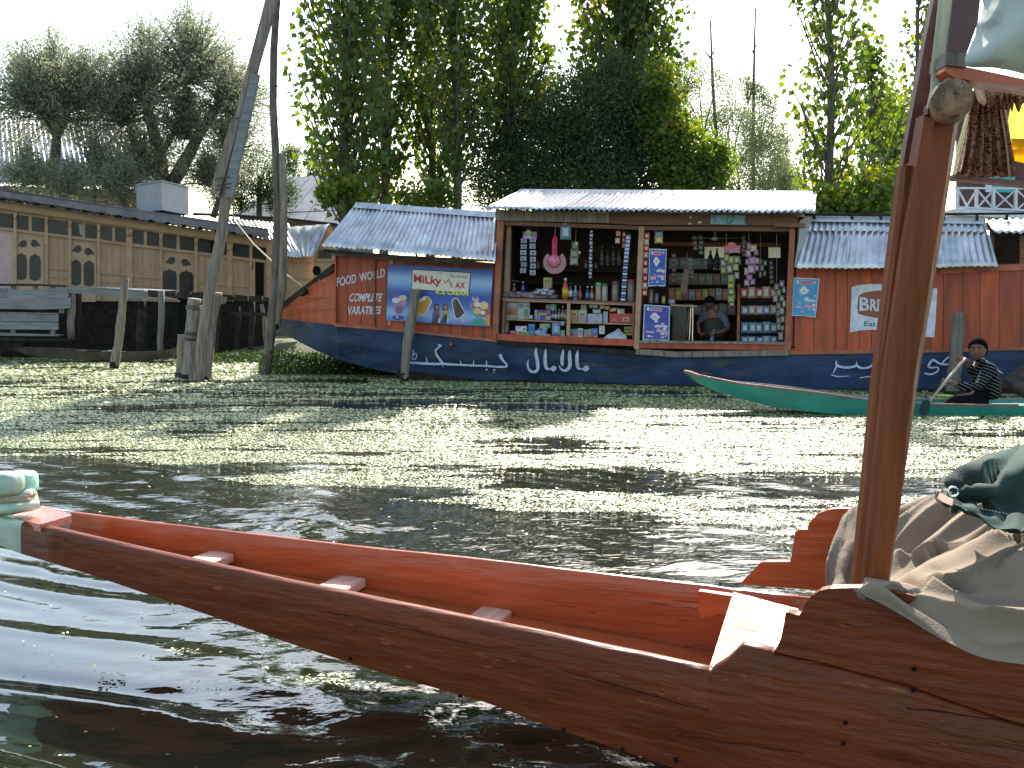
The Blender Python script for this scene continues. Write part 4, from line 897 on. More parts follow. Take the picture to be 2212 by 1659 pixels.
strokes([(p, [w_ * 1.15 for w_ in wd]) for p, wd in hull_urdu1], .092, MT['letter_blue'], 'lettering', zh, label='white Urdu word on the blue hull')
hull_urdu2 = [([(1125, 210), (1150, 260), (1185, 300), (1182, 325), (1100, 326), (1000, 318), (880, 314), (760, 308), (640, 302), (600, 295)], [30, 24, 16, 22, 18, 18, 18, 18, 22, 20]),
    ([(570, 135), (525, 175), (545, 230), (590, 290)], [14, 18, 18, 22]), ([(550, 118), (570, 128), (585, 130)], [16, 18, 10]),
    ([(600, 298), (520, 300), (430, 296), (350, 290), (280, 288)], [20, 20, 22, 24, 18]), ([(442, 240), (443, 290)], [6, 14]), ([(758, 268), (760, 305)], [6, 12]), ([(880, 268), (880, 312)], [6, 12]), ([(1000, 268), (1000, 316)], [7, 12]),
    ([(316, 165), (314, 215), (312, 255)], [8, 8, 6]), ([(300, 250), (325, 258), (345, 240), (345, 205), (325, 205), (318, 230)], [9, 8, 8, 8, 8, 7]),
    ([(990, 358), (1008, 348)], [8, 12]), ([(1062, 350), (1085, 352)], [8, 8]), ([(1064, 362), (1080, 366)], [8, 6]), ([(1062, 378), (1072, 380)], [6, 6]), ([(515, 300), (512, 318)], [4, 3]), ([(600, 305), (590, 332)], [8, 3])]
strokes(hull_urdu2, .092, MT['letter_blue'], 'lettering', zh, label='longer white Urdu word beside the wooden post')
hull_urdu3 = [([(408, 1225), (410, 1255), (460, 1270), (530, 1262), (541, 1232)], [7, 16, 16, 14, 4]), ([(541, 1258), (575, 1275), (630, 1265), (655, 1225)], [14, 14, 14, 4]), ([(410, 1258), (385, 1310)], [14, 5]),
    ([(372, 1318), (420, 1330), (490, 1326)], [6, 8, 4]), ([(560, 1338), (620, 1330), (660, 1334)], [6, 7, 5])]
strokes(hull_urdu3, .092, MT['letter_blue'], 'lettering', z5, label='third Urdu word, partly worn')
hull_urdu4 = [([(985, 1308), (1030, 1315), (1070, 1295), (1072, 1270), (1025, 1272), (1012, 1260), (1040, 1222), (1085, 1245), (1130, 1250), (1165, 1240), (1172, 1205), (1140, 1205), (1100, 1242)], [8, 12, 10, 9, 12, 14, 16, 12, 12, 12, 11, 10, 8]),
    ([(1300, 1230), (1350, 1260), (1400, 1262)], [8, 12, 6]), ([(1440, 1255), (1470, 1290), (1500, 1310)], [12, 12, 5])]
strokes(hull_urdu4, .092, MT['letter_blue'], 'lettering', z5, label='fourth Urdu word beside the paddling boy')

def txt(s, quad, off, mat, name='lettering', bold=0.0, parent=shop, shear=0, label=None, plane=S, th=.003, sp_=1.0):
    """flat lettering mapped on a quadrilateral (TL, TR, BR, BL) of the plane"""
    cu = bpy.data.curves.new('t', 'FONT'); cu.body = s; cu.size = 1; cu.offset = bold; cu.shear = shear; cu.space_character = sp_; cu.resolution_u = 3
    o = bpy.data.objects.new('t', cu); COL.objects.link(o); dg = bpy.context.evaluated_depsgraph_get(); dg.update()
    me = bpy.data.meshes.new_from_object(o.evaluated_get(dg)); bpy.data.objects.remove(o)
    co = np.array([v.co[:] for v in me.vertices]); mn, mx = co.min(0), co.max(0)
    TL, TR, BR, BL = [np.array(q, float) for q in quad]; mb = MB(); vs = []
    for c in co:
        a = (c[0] - mn[0]) / (mx[0] - mn[0]); b = (c[1] - mn[1]) / (mx[1] - mn[1])
        q = (TL * (1 - a) + TR * a) * b + (BL * (1 - a) + BR * a) * (1 - b); vs.append(plane((q[0], q[1]), off))
    mb.add(vs, [tuple(p.vertices) for p in me.polygons]); bpy.data.meshes.remove(me)
    return mb.build(name, mat, parent, label=label, fix=False)
LW = MT['letter']
# word by word, following the sagging brush lettering
txt('FOOD', [z2(562, 758), z2(722, 725), z2(722, 800), z2(562, 835)], .012, LW, bold=.02, label='hand painted word FOOD')
txt('WORLD', [z2(745, 722), z2(960, 680), z2(958, 752), z2(752, 790)], .012, LW, bold=.02, label='hand painted word WORLD')
txt('COMPLETE', [z2(672, 885), z2(940, 888), z2(934, 955), z2(664, 955)], .012, LW, bold=.025, shear=.25, label='hand painted word COMPLETE')
txt('VARATIEES', [z2(652, 992), z2(930, 992), z2(922, 1058), z2(652, 1062)], .012, LW, bold=.025, shear=.15, label='hand painted word VARATIEES')
# biscuit advertisement painted on the right wall
def flat(pts, off, mat, name, zf, parent=shop, th=.003, plane=S, label=None):
    return MB().prism([plane(zf(*p), off) for p in pts], IN * th).build(name, mat, parent, label=label)
def zq(x, y): return (1757.9 + x * .20525, 597.4 + y * .20525)
wh = M('painted_white', (.52, .54, .60), rough=.6, var=.2, scale=8, wear=((.3, .1, .08), .72, 10), bump=.1, rnd=0)
outer = [(398, 110), (470, 90), (600, 78), (780, 78), (950, 90), (1130, 105), (1302, 128), (1290, 300), (1280, 500), (1268, 642), (1100, 625), (900, 590), (740, 568), (600, 560), (480, 568), (380, 590), (388, 400)]
hole = [(470, 205), (520, 170), (640, 150), (790, 142), (950, 150), (1110, 175), (1190, 215), (1195, 330), (1180, 440), (1100, 470), (900, 465), (740, 450), (560, 415), (470, 395), (458, 320)]
flat(outer, .014, wh, 'painted_panel', zq, label='white wavy panel of the biscuit advertisement')
flat(hole, .018, FM((.30, .045, .03)), 'painted_oval', zq)
flat([(x * .96 + 30, y * .94 + 18) for x, y in hole], .022, FM((.27, .06, .025)), 'painted_oval', zq)
txt('B', [zq(482, 212), zq(585, 222), zq(585, 362), zq(478, 360)], .026, wh, bold=.03)
txt('RITANNIA', [zq(595, 235), zq(1150, 262), zq(1145, 400), zq(592, 360)], .026, wh, bold=.03)
txt('Eat Healthy', [zq(532, 470), zq(1010, 500), zq(1010, 560), zq(528, 535)], .020, FM((.02, .12, .08)), bold=.01)
# two small painted blue hearts plate on the lintel
bp_ = thing('name_plate', 'small turquoise hand painted plate nailed on the brown lintel', 'plate', tuple(S(z4(920, 335), .15)))
MB().prism([S(z4(750, 240), .155), S(z4(1085, 248), .155), S(z4(1085, 335), .155), S(z4(748, 328), .155)], IN * .02).build('board', M('turquoise_plate', (.16, .34, .40), rough=.6, var=.3, scale=10, bump=.1, rnd=0), bp_)
strokes([([(765, 255), (795, 270), (795, 300), (765, 312)], [8, 8, 8, 6]), ([(905, 290), (920, 255), (945, 262), (940, 310), (910, 322), (905, 290)], [6, 8, 8, 8, 8, 6]), ([(945, 262), (970, 262), (970, 290), (935, 322)], [6, 8, 8, 6]), ([(1070, 260), (1082, 285), (1075, 322)], [8, 8, 6])], .158, FM((.05, .10, .12)), 'scroll_mark', z4, parent=bp_)
for x, y in ((555, 265), (650, 308), (640, 315), (550, 325)):
    flat([(x - 12, y - 8), (x + 12, y - 9), (x + 14, y + 9), (x - 10, y + 8)], .136, wh, 'paper_scrap', z4)

# ---------------- ice cream banner
ban = thing('ice_cream_banner', 'blue ice cream banner nailed to the orange cabin wall', 'banner', tuple(S(z2(1400, 1130), .05)))
def mat_banner():
    m = bpy.data.materials.new('banner_print'); m.use_nodes = True; nt = m.node_tree; p = nt.nodes['Principled BSDF']; L = nt.links.new
    tc = nd(nt, 'ShaderNodeTexCoord'); sx = nd(nt, 'ShaderNodeSeparateXYZ'); L(tc.outputs['Generated'], sx.inputs[0])
    ad = nd(nt, 'ShaderNodeMath', operation='MULTIPLY_ADD'); ad.inputs[1].default_value = .10; L(sx.outputs[0], ad.inputs[0]); L(sx.outputs[2], ad.inputs[2])
    cr = nd(nt, 'ShaderNodeValToRGB'); e = cr.color_ramp.elements; cr.color_ramp.interpolation = 'B_SPLINE'
    blue = (.012, .035, .22, 1); pale = (.30, .45, .62, 1)
    e[0].position = 0; e[0].color = blue; e[1].position = 1; e[1].color = blue
    for pos, c in ((.10, (.03, .10, .36, 1)), (.24, pale), (.36, (.03, .10, .36, 1)), (.55, blue), (.64, (.05, .14, .40, 1)), (.78, pale), (.90, (.03, .09, .34, 1))):
        k = e.new(pos); k.color = c
    L(ad.outputs[0], cr.inputs[0]); L(cr.outputs[0], p.inputs['Base Color']); p.inputs['Roughness'].default_value = .45
    return m
MB().prism([S(z2(985, 648), .09), S(z2(1848, 690), .09), S(z2(1818, 1162), .09), S(z2(968, 1108), .09)], IN * .012).build('banner_sheet', mat_banner(), ban)
def bf(pts, off, c, name, label=None): return MB().prism([S(zm(*p), .09 + off) for p in pts], IN * .002).build(name, FM(c), ban, label=label)
def ell(cx, cy, rx, ry, n=16, rot=0):
    return [(cx + rx * math.cos(a) * math.cos(rot) - ry * math.sin(a) * math.sin(rot), cy + rx * math.cos(a) * math.sin(rot) + ry * math.sin(a) * math.cos(rot)) for a in [2 * math.pi * k / n for k in range(n)]]
bf([(500, 240), (1685, 310), (1640, 745), (478, 665)], .003, (.01, .015, .09), 'panel_border')
bf([(512, 262), (1662, 328), (1622, 718), (492, 645)], .006, (.62, .58, .50), 'name_panel')
RED = FM((.42, .02, .02)); 
txt('MiLky', [zm(530, 345), zm(1090, 405), zm(1075, 618), zm(528, 560)], .10, RED, bold=.03, parent=ban, th=.002)
strokes([([(1125, 470), (1165, 520)], [16, 16]), ([(1165, 520), (1230, 448)], [16, 16]), ([(1230, 448), (1298, 612)], [16, 24])], .10, RED, 'zigzag_letter', zm, parent=ban)
txt('AX', [zm(1362, 508), zm(1562, 512), zm(1556, 636), zm(1358, 632)], .10, RED, bold=.025, parent=ban)
txt('Jelly', [zm(985, 305), zm(1112, 318), zm(1108, 360), zm(982, 350)], .099, FM((.15, .22, .18)), parent=ban)
txt('The cool bite!', [zm(1245, 345), zm(1625, 365), zm(1618, 438), zm(1242, 412)], .099, FM((.08, .08, .12)), parent=ban)
txt('ICE CREAM', [zm(975, 660), zm(1632, 695), zm(1620, 782), zm(972, 742)], .103, FM((.62, .68, .08)), bold=.045, parent=ban)
# sundae glass, orange bar, two girls, chocolate bar, bowl (flat print)
bf([(92, 900), (385, 940), (300, 1130), (180, 1140)], .004, (.22, .20, .34), 'sundae_glass'); bf(ell(180, 870, 85, 55), .006, (.55, .62, .62), 'scoop'); bf(ell(312, 825, 82, 60), .005, (.60, .46, .28), 'scoop'); bf(ell(318, 930, 72, 50), .008, (.55, .20, .34), 'scoop')
bf([(65, 680), (95, 700), (150, 790), (230, 790), (215, 830), (130, 810)], .007, (.30, .10, .06), 'wafer'); bf(ell(238, 1060, 60, 80), .007, (.35, .06, .18), 'syrup'); bf(ell(215, 1215, 120, 45), .005, (.02, .05, .22), 'glass_foot'); bf(ell(205, 1205, 14, 24), .008, (.7, .75, .8), 'glint')
bf([(560, 1150), (640, 860), (740, 785), (830, 800), (890, 870), (885, 930), (780, 1140), (720, 1175)], .004, (.72, .70, .68), 'lolly_outline'); bf([(578, 1145), (612, 905), (690, 890), (770, 860), (790, 805), (850, 835), (870, 900), (770, 1120), (720, 1155)], .007, (.60, .30, .04), 'orange_lolly'); bf([(545, 1250), (572, 1155), (625, 1165), (590, 1240)], .006, (.62, .50, .36), 'lolly_stick')
for gx, top, hair, arm in ((985, (.20, .07, .26), (.02, .02, .05), (.16, .06, .22)), (1160, (.40, .30, .12), (.07, .035, .02), (.42, .34, .20))):
    bf([(gx - 45, 960), (gx - 10, 925), (gx + 40, 935), (gx + 55, 1000), (gx + 55, 1080), (gx - 60, 1090)], .004, hair, 'hair'); bf(ell(gx + 12, 1010, 30, 42), .007, (.42, .20, .14), 'face')
    bf([(gx - 80, 1120), (gx - 30, 1070), (gx + 35, 1070), (gx + 75, 1130), (gx + 70, 1240), (gx + 40, 1310), (gx - 95, 1320)], .006, top, 'dress'); bf([(gx - 20, 1150), (gx + 30, 1150), (gx + 45, 1330), (gx - 100, 1330)], .009, (.03, .03, .10), 'skirt'); bf([(gx + 45, 1240), (gx + 75, 1220), (gx + 60, 1320), (gx + 35, 1320)], .01, (.65, .62, .62), 'cuff')
bf([(1285, 900), (1310, 840), (1370, 815), (1420, 840), (1560, 1120), (1540, 1170), (1500, 1210), (1385, 1255), (1350, 1210)], .004, (.70, .70, .72), 'lolly_outline'); bf([(1302, 905), (1325, 855), (1370, 835), (1408, 855), (1545, 1120), (1470, 1200), (1395, 1238), (1365, 1200)], .007, (.065, .03, .022), 'chocolate_lolly'); bf([(1345, 890), (1362, 880), (1372, 970), (1350, 1000)], .009, (.28, .10, .04), 'shine'); bf([(1465, 1205), (1500, 1190), (1545, 1290), (1525, 1318), (1500, 1300)], .008, (.60, .45, .42), 'lolly_stick')
bf([(1655, 950), (1700, 900), (2040, 1000), (2060, 1120), (2000, 1200), (1800, 1230), (1700, 1140)], .004, (.10, .30, .30), 'glass_bowl'); bf([(1680, 960), (1740, 1120), (1900, 1210), (2050, 1150), (2050, 1000), (1850, 960)], .006, (.45, .10, .05), 'fruit'); bf(ell(1935, 975, 90, 80), .009, (.62, .50, .25), 'scoop'); bf(ell(1800, 1090, 78, 62), .009, (.62, .48, .20), 'scoop'); bf(ell(1795, 950, 62, 58), .011, (.68, .66, .62), 'cream'); bf(ell(1915, 1120, 45, 42), .012, (.68, .66, .60), 'cream')
bf([(1690, 860), (1720, 790), (1760, 850), (1800, 800), (1850, 870), (1760, 900)], .010, (.62, .42, .28), 'wafer'); bf([(1660, 1340), (1720, 1250), (1900, 1230), (1990, 1380), (1660, 1362)], .007, (.03, .32, .26), 'bowl_foot'); bf([(1960, 1230), (2065, 1160), (2050, 1390), (1980, 1350)], .009, (.62, .28, .05), 'orange_slice')

# ---------------- sweet posters
def poster(quad, off, label, seed, tone, plane=S):
    TL, TR, BR, BL = [np.array(q) for q in quad]
    t = thing('poster', label, 'poster', tuple(S(tuple((BL + BR) / 2), off)), None)
    rs = random.Random(seed)
    def q(a, b):
        p = (TL * (1 - a) + TR * a) * (1 - b) + (BL * (1 - a) + BR * a) * b; return (p[0], p[1])
    def pf(pts, o, c, name): MB().prism([S(q(*p), off + o) for p in pts], IN * .0015).build(name, FM(c), t)
    pf([(0, 0), (.33, .004), (.66, 0), (1, .01), (1, .5), (.99, 1), (.6, .995), (.56, .975), (.5, .985), (0, 1)], 0, (.50, .56, .66), 'paper_margin')
    pf([(.04, .03), (.96, .035), (.96, .5), (.04, .5)], .0025, tone, 'paper_upper'); pf([(.04, .5), (.96, .5), (.96, .97), (.04, .97)], .0025, tuple(c * .9 + d * .1 for c, d in zip(tone, (.1, .5, .7))), 'paper_lower')
    pf([(.24, .07), (.70, .07), (.70, .17), (.24, .17)], .005, (.62, .42, .50), 'title_strip'); pf([(.27, .09), (.67, .09), (.67, .15), (.27, .15)], .0065, (.45, .10, .16), 'title_bar')
    for a, b, r, rr in ((.42, .27, .11, .055), (.34, .33, .10, .05), (.52, .33, .11, .05), (.44, .38, .12, .05)):
        pf(ell(a, b, r, rr, 10), .0045 + b * .001, (.64, .64, .64), 'flower_petal')
    pf(ell(.43, .335, .05, .02, 8), .008, (.22, .24, .36), 'flower_heart')
    for k in range(16):
        a, b = rs.uniform(.10, .90), rs.choice([.12, .44, .52, .60, .68, .80, .88]) + rs.uniform(-.02, .02); r = rs.uniform(.035, .085)
        c = rs.choice([(.62, .42, .48), (.62, .62, .60), (.55, .62, .68), (.60, .30, .36)])
        pf(ell(a, min(b, .92), r, r * .45, 7), .0048 + k * .0001, c, 'printed_sweet')
    for (a0, a1, b0, b1, c) in ((.5, .92, .55, .60, (.65, .62, .66)), (.5, .92, .70, .76, (.62, .34, .44)), (.10, .42, .73, .78, (.60, .30, .40)), (.12, .2, .06, .16, (.62, .65, .66))):
        pf([(a0, b0), (a1, b0 + .01), (a1, b1 + .01), (a0, b1)], .0065, c, 'printed_word_bar')
    return t
poster([z4(165, 562), z4(330, 568), z4(318, 922), z4(155, 925)], .13, 'blue sweet poster hanging high beside the middle frame post', 1, (.03, .06, .36))
poster([z4(115, 1095), z4(362, 1112), z4(356, 1445), z4(100, 1438)], .13, 'blue sweet poster low on the counter right of the middle frame post', 2, (.03, .05, .33))
poster([z5(128, 680), z5(298, 686), z5(272, 942), z5(114, 932)], .07, 'torn pale blue sweet poster glued on the orange right wall', 3, (.05, .28, .52))
# ================================================================ GOODS IN THE SHOP
def W(zf, x, y, off): return S(zf(x, y), off)
def bx(name, cat, zf, x0, y0, x1, y1, off, dep, c, label, stripes=(), slant=0, group=None):
    q = [(x0 + slant, y0), (x1 + slant, y0 + 1), (x1, y1 + 1), (x0, y1)]
    t = thing(name, label, cat, tuple(W(zf, (x0 + x1) / 2, y1, off - dep / 2)), group)
    MB().prism([W(zf, *p, off) for p in q], IN * dep).build('carton' if name == 'box' else 'body', FM(c), t)
    for (a0, b0, a1, b1, sc_c) in stripes:
        pts = [(x0 + (x1 - x0) * a0, y0 + (y1 - y0) * b0), (x0 + (x1 - x0) * a1, y0 + (y1 - y0) * b0), (x0 + (x1 - x0) * a1, y0 + (y1 - y0) * b1), (x0 + (x1 - x0) * a0, y0 + (y1 - y0) * b1)]
        MB().prism([W(zf, *p, off + .003) for p in pts], IN * .0025).build('printed_patch', FM(sc_c), t)
    return t
def lathe_thing(name, cat, zf, x, y0, y1, w, off, prof, parts, label, group=None):
    """parts: (part name, colour, z from, z to); prof = radius fraction at height fraction"""
    b = W(zf, x, y1, off); t_ = W(zf, x, y0, off); h = t_.z - b.z; r = (W(zf, x + w / 2, y1, off) - b).length
    t = thing(name, label, cat, tuple(b), group)
    zs = [p[0] for p in prof]; rs = [p[1] for p in prof]
    for (nm, c, f0, f1, grow, tr) in parts:
        hs = sorted(set([f0, f1] + [z for z in zs if f0 < z < f1])); pr = [(float(np.interp(z, zs, rs)) * r + grow, z * h) for z in hs]
        MB().lathe(b, pr, 10).build(nm, FM(c, rough=.18 if nm in ('bottle_body', 'glass_body') else .4, tr=tr), t, smooth=True)
    return t
BOT = [(0, .9), (.03, 1), (.55, 1), (.68, .75), (.82, .36), (.92, .34), (1, .34)]
JAR = [(0, .95), (.04, 1), (.80, 1), (.86, .85), (.88, .9), (1, .9)]
def bottle(zf, x, y0, y1, w, off, c, lab, cap, label, group=None):
    return lathe_thing('bottle', 'bottle', zf, x, y0, y1, w, off, BOT, [('bottle_body', c, 0, .9, 0, 0), ('paper_label', lab, .15, .5, .002, 0), ('cap', cap, .9, 1, .003, 0)], label, group)
def jar(zf, x, y0, y1, w, off, c, lid, label, group=None):
    return lathe_thing('jar', 'jar', zf, x, y0, y1, w, off, JAR, [('glass_body', c, 0, .86, 0, 0), ('lid', lid, .87, 1, .002, 0)], label, group)
def pillow(t, zf, x0, y0, x1, y1, off, c, name='sachet', dep=.03, c2=None):
    cx, cy = (x0 + x1) / 2, (y0 + y1) / 2
    rim = [(x0, y0), (cx, y0 + 2), (x1, y0), (x1 - 1, cy), (x1, y1), (cx, y1 - 2), (x0, y1), (x0 + 1, cy)]
    mid = [(x0 * .55 + cx * .45, y0 * .6 + cy * .4), (x1 * .55 + cx * .45, y0 * .6 + cy * .4), (x1 * .55 + cx * .45, y1 * .6 + cy * .4), (x0 * .55 + cx * .45, y1 * .6 + cy * .4)]
    R = [W(zf, *p, off) for p in rim]; A = [W(zf, *p, off + dep / 2) for p in mid]; B = [W(zf, *p, off - dep / 2) for p in mid]
    f = []
    for (m, s) in ((8, 1), (12, -1)):
        for k in range(4):
            f += [(2 * k, 2 * k + 1, m + k), (2 * k + 1, (2 * k + 2) % 8, m + (k + 1) % 4), (2 * k + 1, m + (k + 1) % 4, m + k)]
        f.append((m, m + 1, m + 2, m + 3))
    o = MB().add(R + A + B, f).build(name, FM(c, rough=.28, spec=.7), t)
    if c2:
        qx = (x1 - x0) * .24; qy = (y1 - y0) * .22
        MB().prism([W(zf, cx - qx, cy - qy, off + dep / 2 + .004), W(zf, cx + qx, cy - qy, off + dep / 2 + .004), W(zf, cx + qx, cy + qy, off + dep / 2 + .004), W(zf, cx - qx, cy + qy, off + dep / 2 + .004)], IN * .003).build('printed_patch', FM(c2), o)
    return o
def hang_strip(label, zf, pts, n, w, h, off, cols, name='sachet_strip', cat='sachets', jx=4, c2=None, group=None, string=True):
    P = np.array(pts, float); L = np.linspace(0, 1, n); X = np.interp(L, np.linspace(0, 1, len(P)), P[:, 0]); Y = np.interp(L, np.linspace(0, 1, len(P)), P[:, 1])
    t = thing(name, label, cat, tuple(W(zf, X[-1], Y[-1], off)), group)
    for k in range(n):
        dx = random.uniform(-jx, jx); pillow(t, zf, X[k] - w / 2 + dx, Y[k] - h / 2, X[k] + w / 2 + dx, Y[k] + h / 2, off + random.uniform(-.01, .01), cols[k % len(cols)], 'sachet', .02, c2)
    if string: MB().tube([W(zf, X[0], Y[0] - h / 2 - 30, off - .015), W(zf, X[-1], Y[-1], off - .015)], .0025, 4).build('string', FM((.25, .22, .2)), t)
    return t
# ---- left bay, hanging
t = hang_strip('silver mauve sachet strip hanging at far left below a purple card', z3, [(340, 510), (335, 810)], 6, 58, 50, -.02, [(.30, .30, .42), (.24, .24, .36), (.34, .33, .42)], c2=(.10, .10, .22), string=False)
t = hang_strip('second silver mauve sachet strip just right of the leftmost one', z3, [(430, 500), (425, 830)], 6, 58, 54, -.02, [(.28, .28, .40), (.32, .31, .42)], c2=(.10, .10, .22), string=False)
t = bx('hanging_card', 'card', z3, 330, 420, 470, 495, -.01, .008, (.20, .08, .28), 'purple card with green disc above the mauve sachets', [(.65, .1, .95, .5, (.30, .14, .08)), (.05, .55, .6, .9, (.42, .34, .5))])
MB().prism([W(z3, *p, -.004) for p in ell(385, 430, 28, 30, 12)], IN * .003).build('green_disc', FM((.22, .38, .04)), t)
# pink glittering tassel with fan shaped pack
t = thing('pink_tassel_toy', 'bright pink tinsel tassel over a round pale fan pack in the left bay', 'toy', tuple(W(z3, 648, 840, .0)))
pink = M('pink_tinsel', (.62, .02, .12), rough=.25, var=.5, scale=30, bump=.6, bscale=60, rnd=.2)
for k in range(9):
    x = 628 + k * 5; MB().tube([W(z3, 652, 455, .02), W(z3, x + 3, 500, .03 + .02 * (k % 3)), W(z3, x + random.uniform(-4, 4), 580, .03 + .02 * (k % 2)), W(z3, x - 3 + random.uniform(-6, 6), 660, .03)], .012, 5).build('tinsel_strand', pink, t)
MB().tube([W(z3, 655, 345, .0), W(z3, 654, 400, .0), W(z3, 652, 460, .02)], .004, 4).build('hanging_string', FM((.4, .35, .3)), t)
fan = [(648 + 115 * math.cos(a), 728 + 115 * math.sin(a)) for a in np.linspace(math.radians(-52), math.radians(232), 26)] + [(600, 665), (648, 690), (700, 665)]
MB().prism([W(z3, *p, .0) for p in fan], IN * .03).build('fan_disc', M('pale_pink_plastic', (.42, .20, .21), rough=.4, var=.2, scale=6, rnd=0, tr=.2), t)
MB().lathe(W(z3, 645, 712, .035), [(.001, .03), (.05, .028), (.10, .012), (.12, 0)], 12, Matrix.Rotation(math.pi / 2, 3, 'X')).build('centre_dome', M('pink_foil', (.55, .10, .26), rough=.25, var=.5, scale=24, rnd=0), t, smooth=True)
for k in range(8):
    a = k * .785; MB().tube([W(z3, 645, 715, .07), W(z3, 645 + 50 * math.cos(a), 715 + 50 * math.sin(a), .05)], .006, 4).build('foil_ray', FM((.7, .45, .25)), t)
t = thing('blue_bag', 'pale blue plastic pouch hanging from the top beam', 'bag', tuple(W(z3, 760, 500, .02))); pillow(t, z3, 705, 345, 812, 500, .04, (.14, .26, .34), 'pouch', .08, (.40, .52, .58)); pillow(t, z3, 725, 330, 775, 358, .05, (.30, .08, .10), 'pouch_top', .03)
t = thing('silver_packet', 'dark foil packet bundle hanging right of the pink toy', 'packet', tuple(W(z3, 845, 755, .0)))
for (x, y, w_, h_, c) in ((850, 560, 70, 90, (.07, .08, .07)), (845, 640, 80, 90, (.12, .12, .11)), (840, 715, 80, 80, (.16, .18, .16)), (865, 540, 36, 40, (.42, .40, .20)), (896, 630, 22, 30, (.5, .6, .55)), (822, 735, 30, 34, (.4, .45, .42))): pillow(t, z3, x - w_ / 2, y - h_ / 2, x + w_ / 2, y + h_ / 2, .0 + .0002 * x % .05, c, 'foil_packet', .05)
MB().tube([W(z3, 862, 400, 0), W(z3, 856, 520, 0)], .003, 4).build('string', FM((.3, .28, .2)), t)
hang_strip('thin navy and white sachet strip in the middle of the left bay', z3, [(1015, 420), (1010, 650), (1002, 875)], 13, 32, 33, .0, [(.03, .05, .16), (.42, .42, .48)], c2=(.5, .5, .56))
t = hang_strip('long royal blue and white striped sachet strip near the middle post', z3, [(1385, 462), (1362, 700), (1330, 1100)], 26, 44, 25, .05, [(.02, .08, .34), (.50, .55, .66)], jx=1)
t = hang_strip('red and orange sachet pair high in the left bay', z3, [(1282, 440), (1275, 510)], 2, 46, 56, .0, [(.42, .08, .03), (.52, .36, .30)])
hang_strip('orange brown sachet strip behind the blue striped one', z3, [(1340, 450), (1338, 560)], 3, 34, 50, -.02, [(.30, .09, .03), (.24, .07, .04)])
# bottles and jars standing on the counter
for (x, y0, y1, w_, c, lb, cp, lab) in (
    (755, 885, 1100, 66, (.38, .06, .015), (.55, .38, .03), (.75, .75, .75), 'tall orange drink bottle with yellow label on the counter'),
    (808, 930, 1092, 40, (.03, .03, .05), (.50, .48, .52), (.04, .04, .05), 'dark bottle with white label right of the orange drink'),
    (856, 960, 1105, 44, (.20, .23, .30), (.12, .14, .22), (.3, .33, .4), 'bluish grey bottle on the counter'),
    (902, 962, 1105, 34, (.13, .03, .02), (.30, .10, .09), (.45, .08, .05), 'small dark red bottle on the counter'),
    (975, 965, 1108, 38, (.02, .02, .04), (.06, .16, .45), (.6, .6, .62), 'dark cola bottle with blue label'),
    (1020, 965, 1110, 36, (.09, .05, .02), (.32, .27, .14), (.6, .6, .6), 'brown bottle with pale label and white cap'),
    (243, 945, 1030, 38, (.10, .035, .025), (.16, .05, .04), (.6, .55, .5), 'small brown bottle at the left end behind the newspapers'),
    (332, 920, 1025, 36, (.03, .04, .12), (.05, .08, .25), (.6, .6, .62), 'small blue labelled bottle behind the newspapers')):
    bottle(z3, x, y0, y1, w_, -.12, c, lb, cp, lab)
for (x, y0, y1, w_, c, lid, lab) in (
    (1085, 930, 1110, 62, (.32, .20, .16), (.05, .45, .12), 'jar of pink sweets with bright green lid'), (1148, 940, 1115, 62, (.26, .25, .20), (.06, .12, .10), 'jar of pale sweets beside the green lidded jar'),
    (1255, 915, 1118, 78, (.15, .11, .10), (.16, .04, .04), 'large jar of brown sweets left of the striped strip'), (1410, 898, 1125, 78, (.17, .13, .12), (.50, .04, .06), 'large jar with bright red lid right of the striped strip')):
    jar(z3, x, y0, y1, w_, -.14, c, lid, lab)
for k, x in enumerate((1120, 1178, 1235, 1290)): bottle(z3, x, 560 + k % 2 * 40, 760, 40, D_ + .7, (.07, .075, .07), (.10, .10, .09), (.12, .12, .12), ['leftmost', 'second', 'third', 'rightmost'][k] + ' dark grey bottle in the dim row on the back shelf', 'dim bottles on the back shelf of the left bay')  # bottle, label and cap all in dark greys
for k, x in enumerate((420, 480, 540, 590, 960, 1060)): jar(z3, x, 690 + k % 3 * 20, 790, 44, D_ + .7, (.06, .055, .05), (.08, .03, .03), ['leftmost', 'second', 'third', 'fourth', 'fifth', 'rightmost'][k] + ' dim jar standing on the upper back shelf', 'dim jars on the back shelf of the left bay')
bx('box', 'box', z3, 535, 878, 615, 985, -.2, .08, (.30, .32, .12), 'tall green soap powder box above the newspapers', [(.1, .5, .9, .95, (.34, .20, .14)), (.25, .25, .45, .45, (.15, .06, .03)), (.55, .25, .75, .45, (.15, .06, .03))])
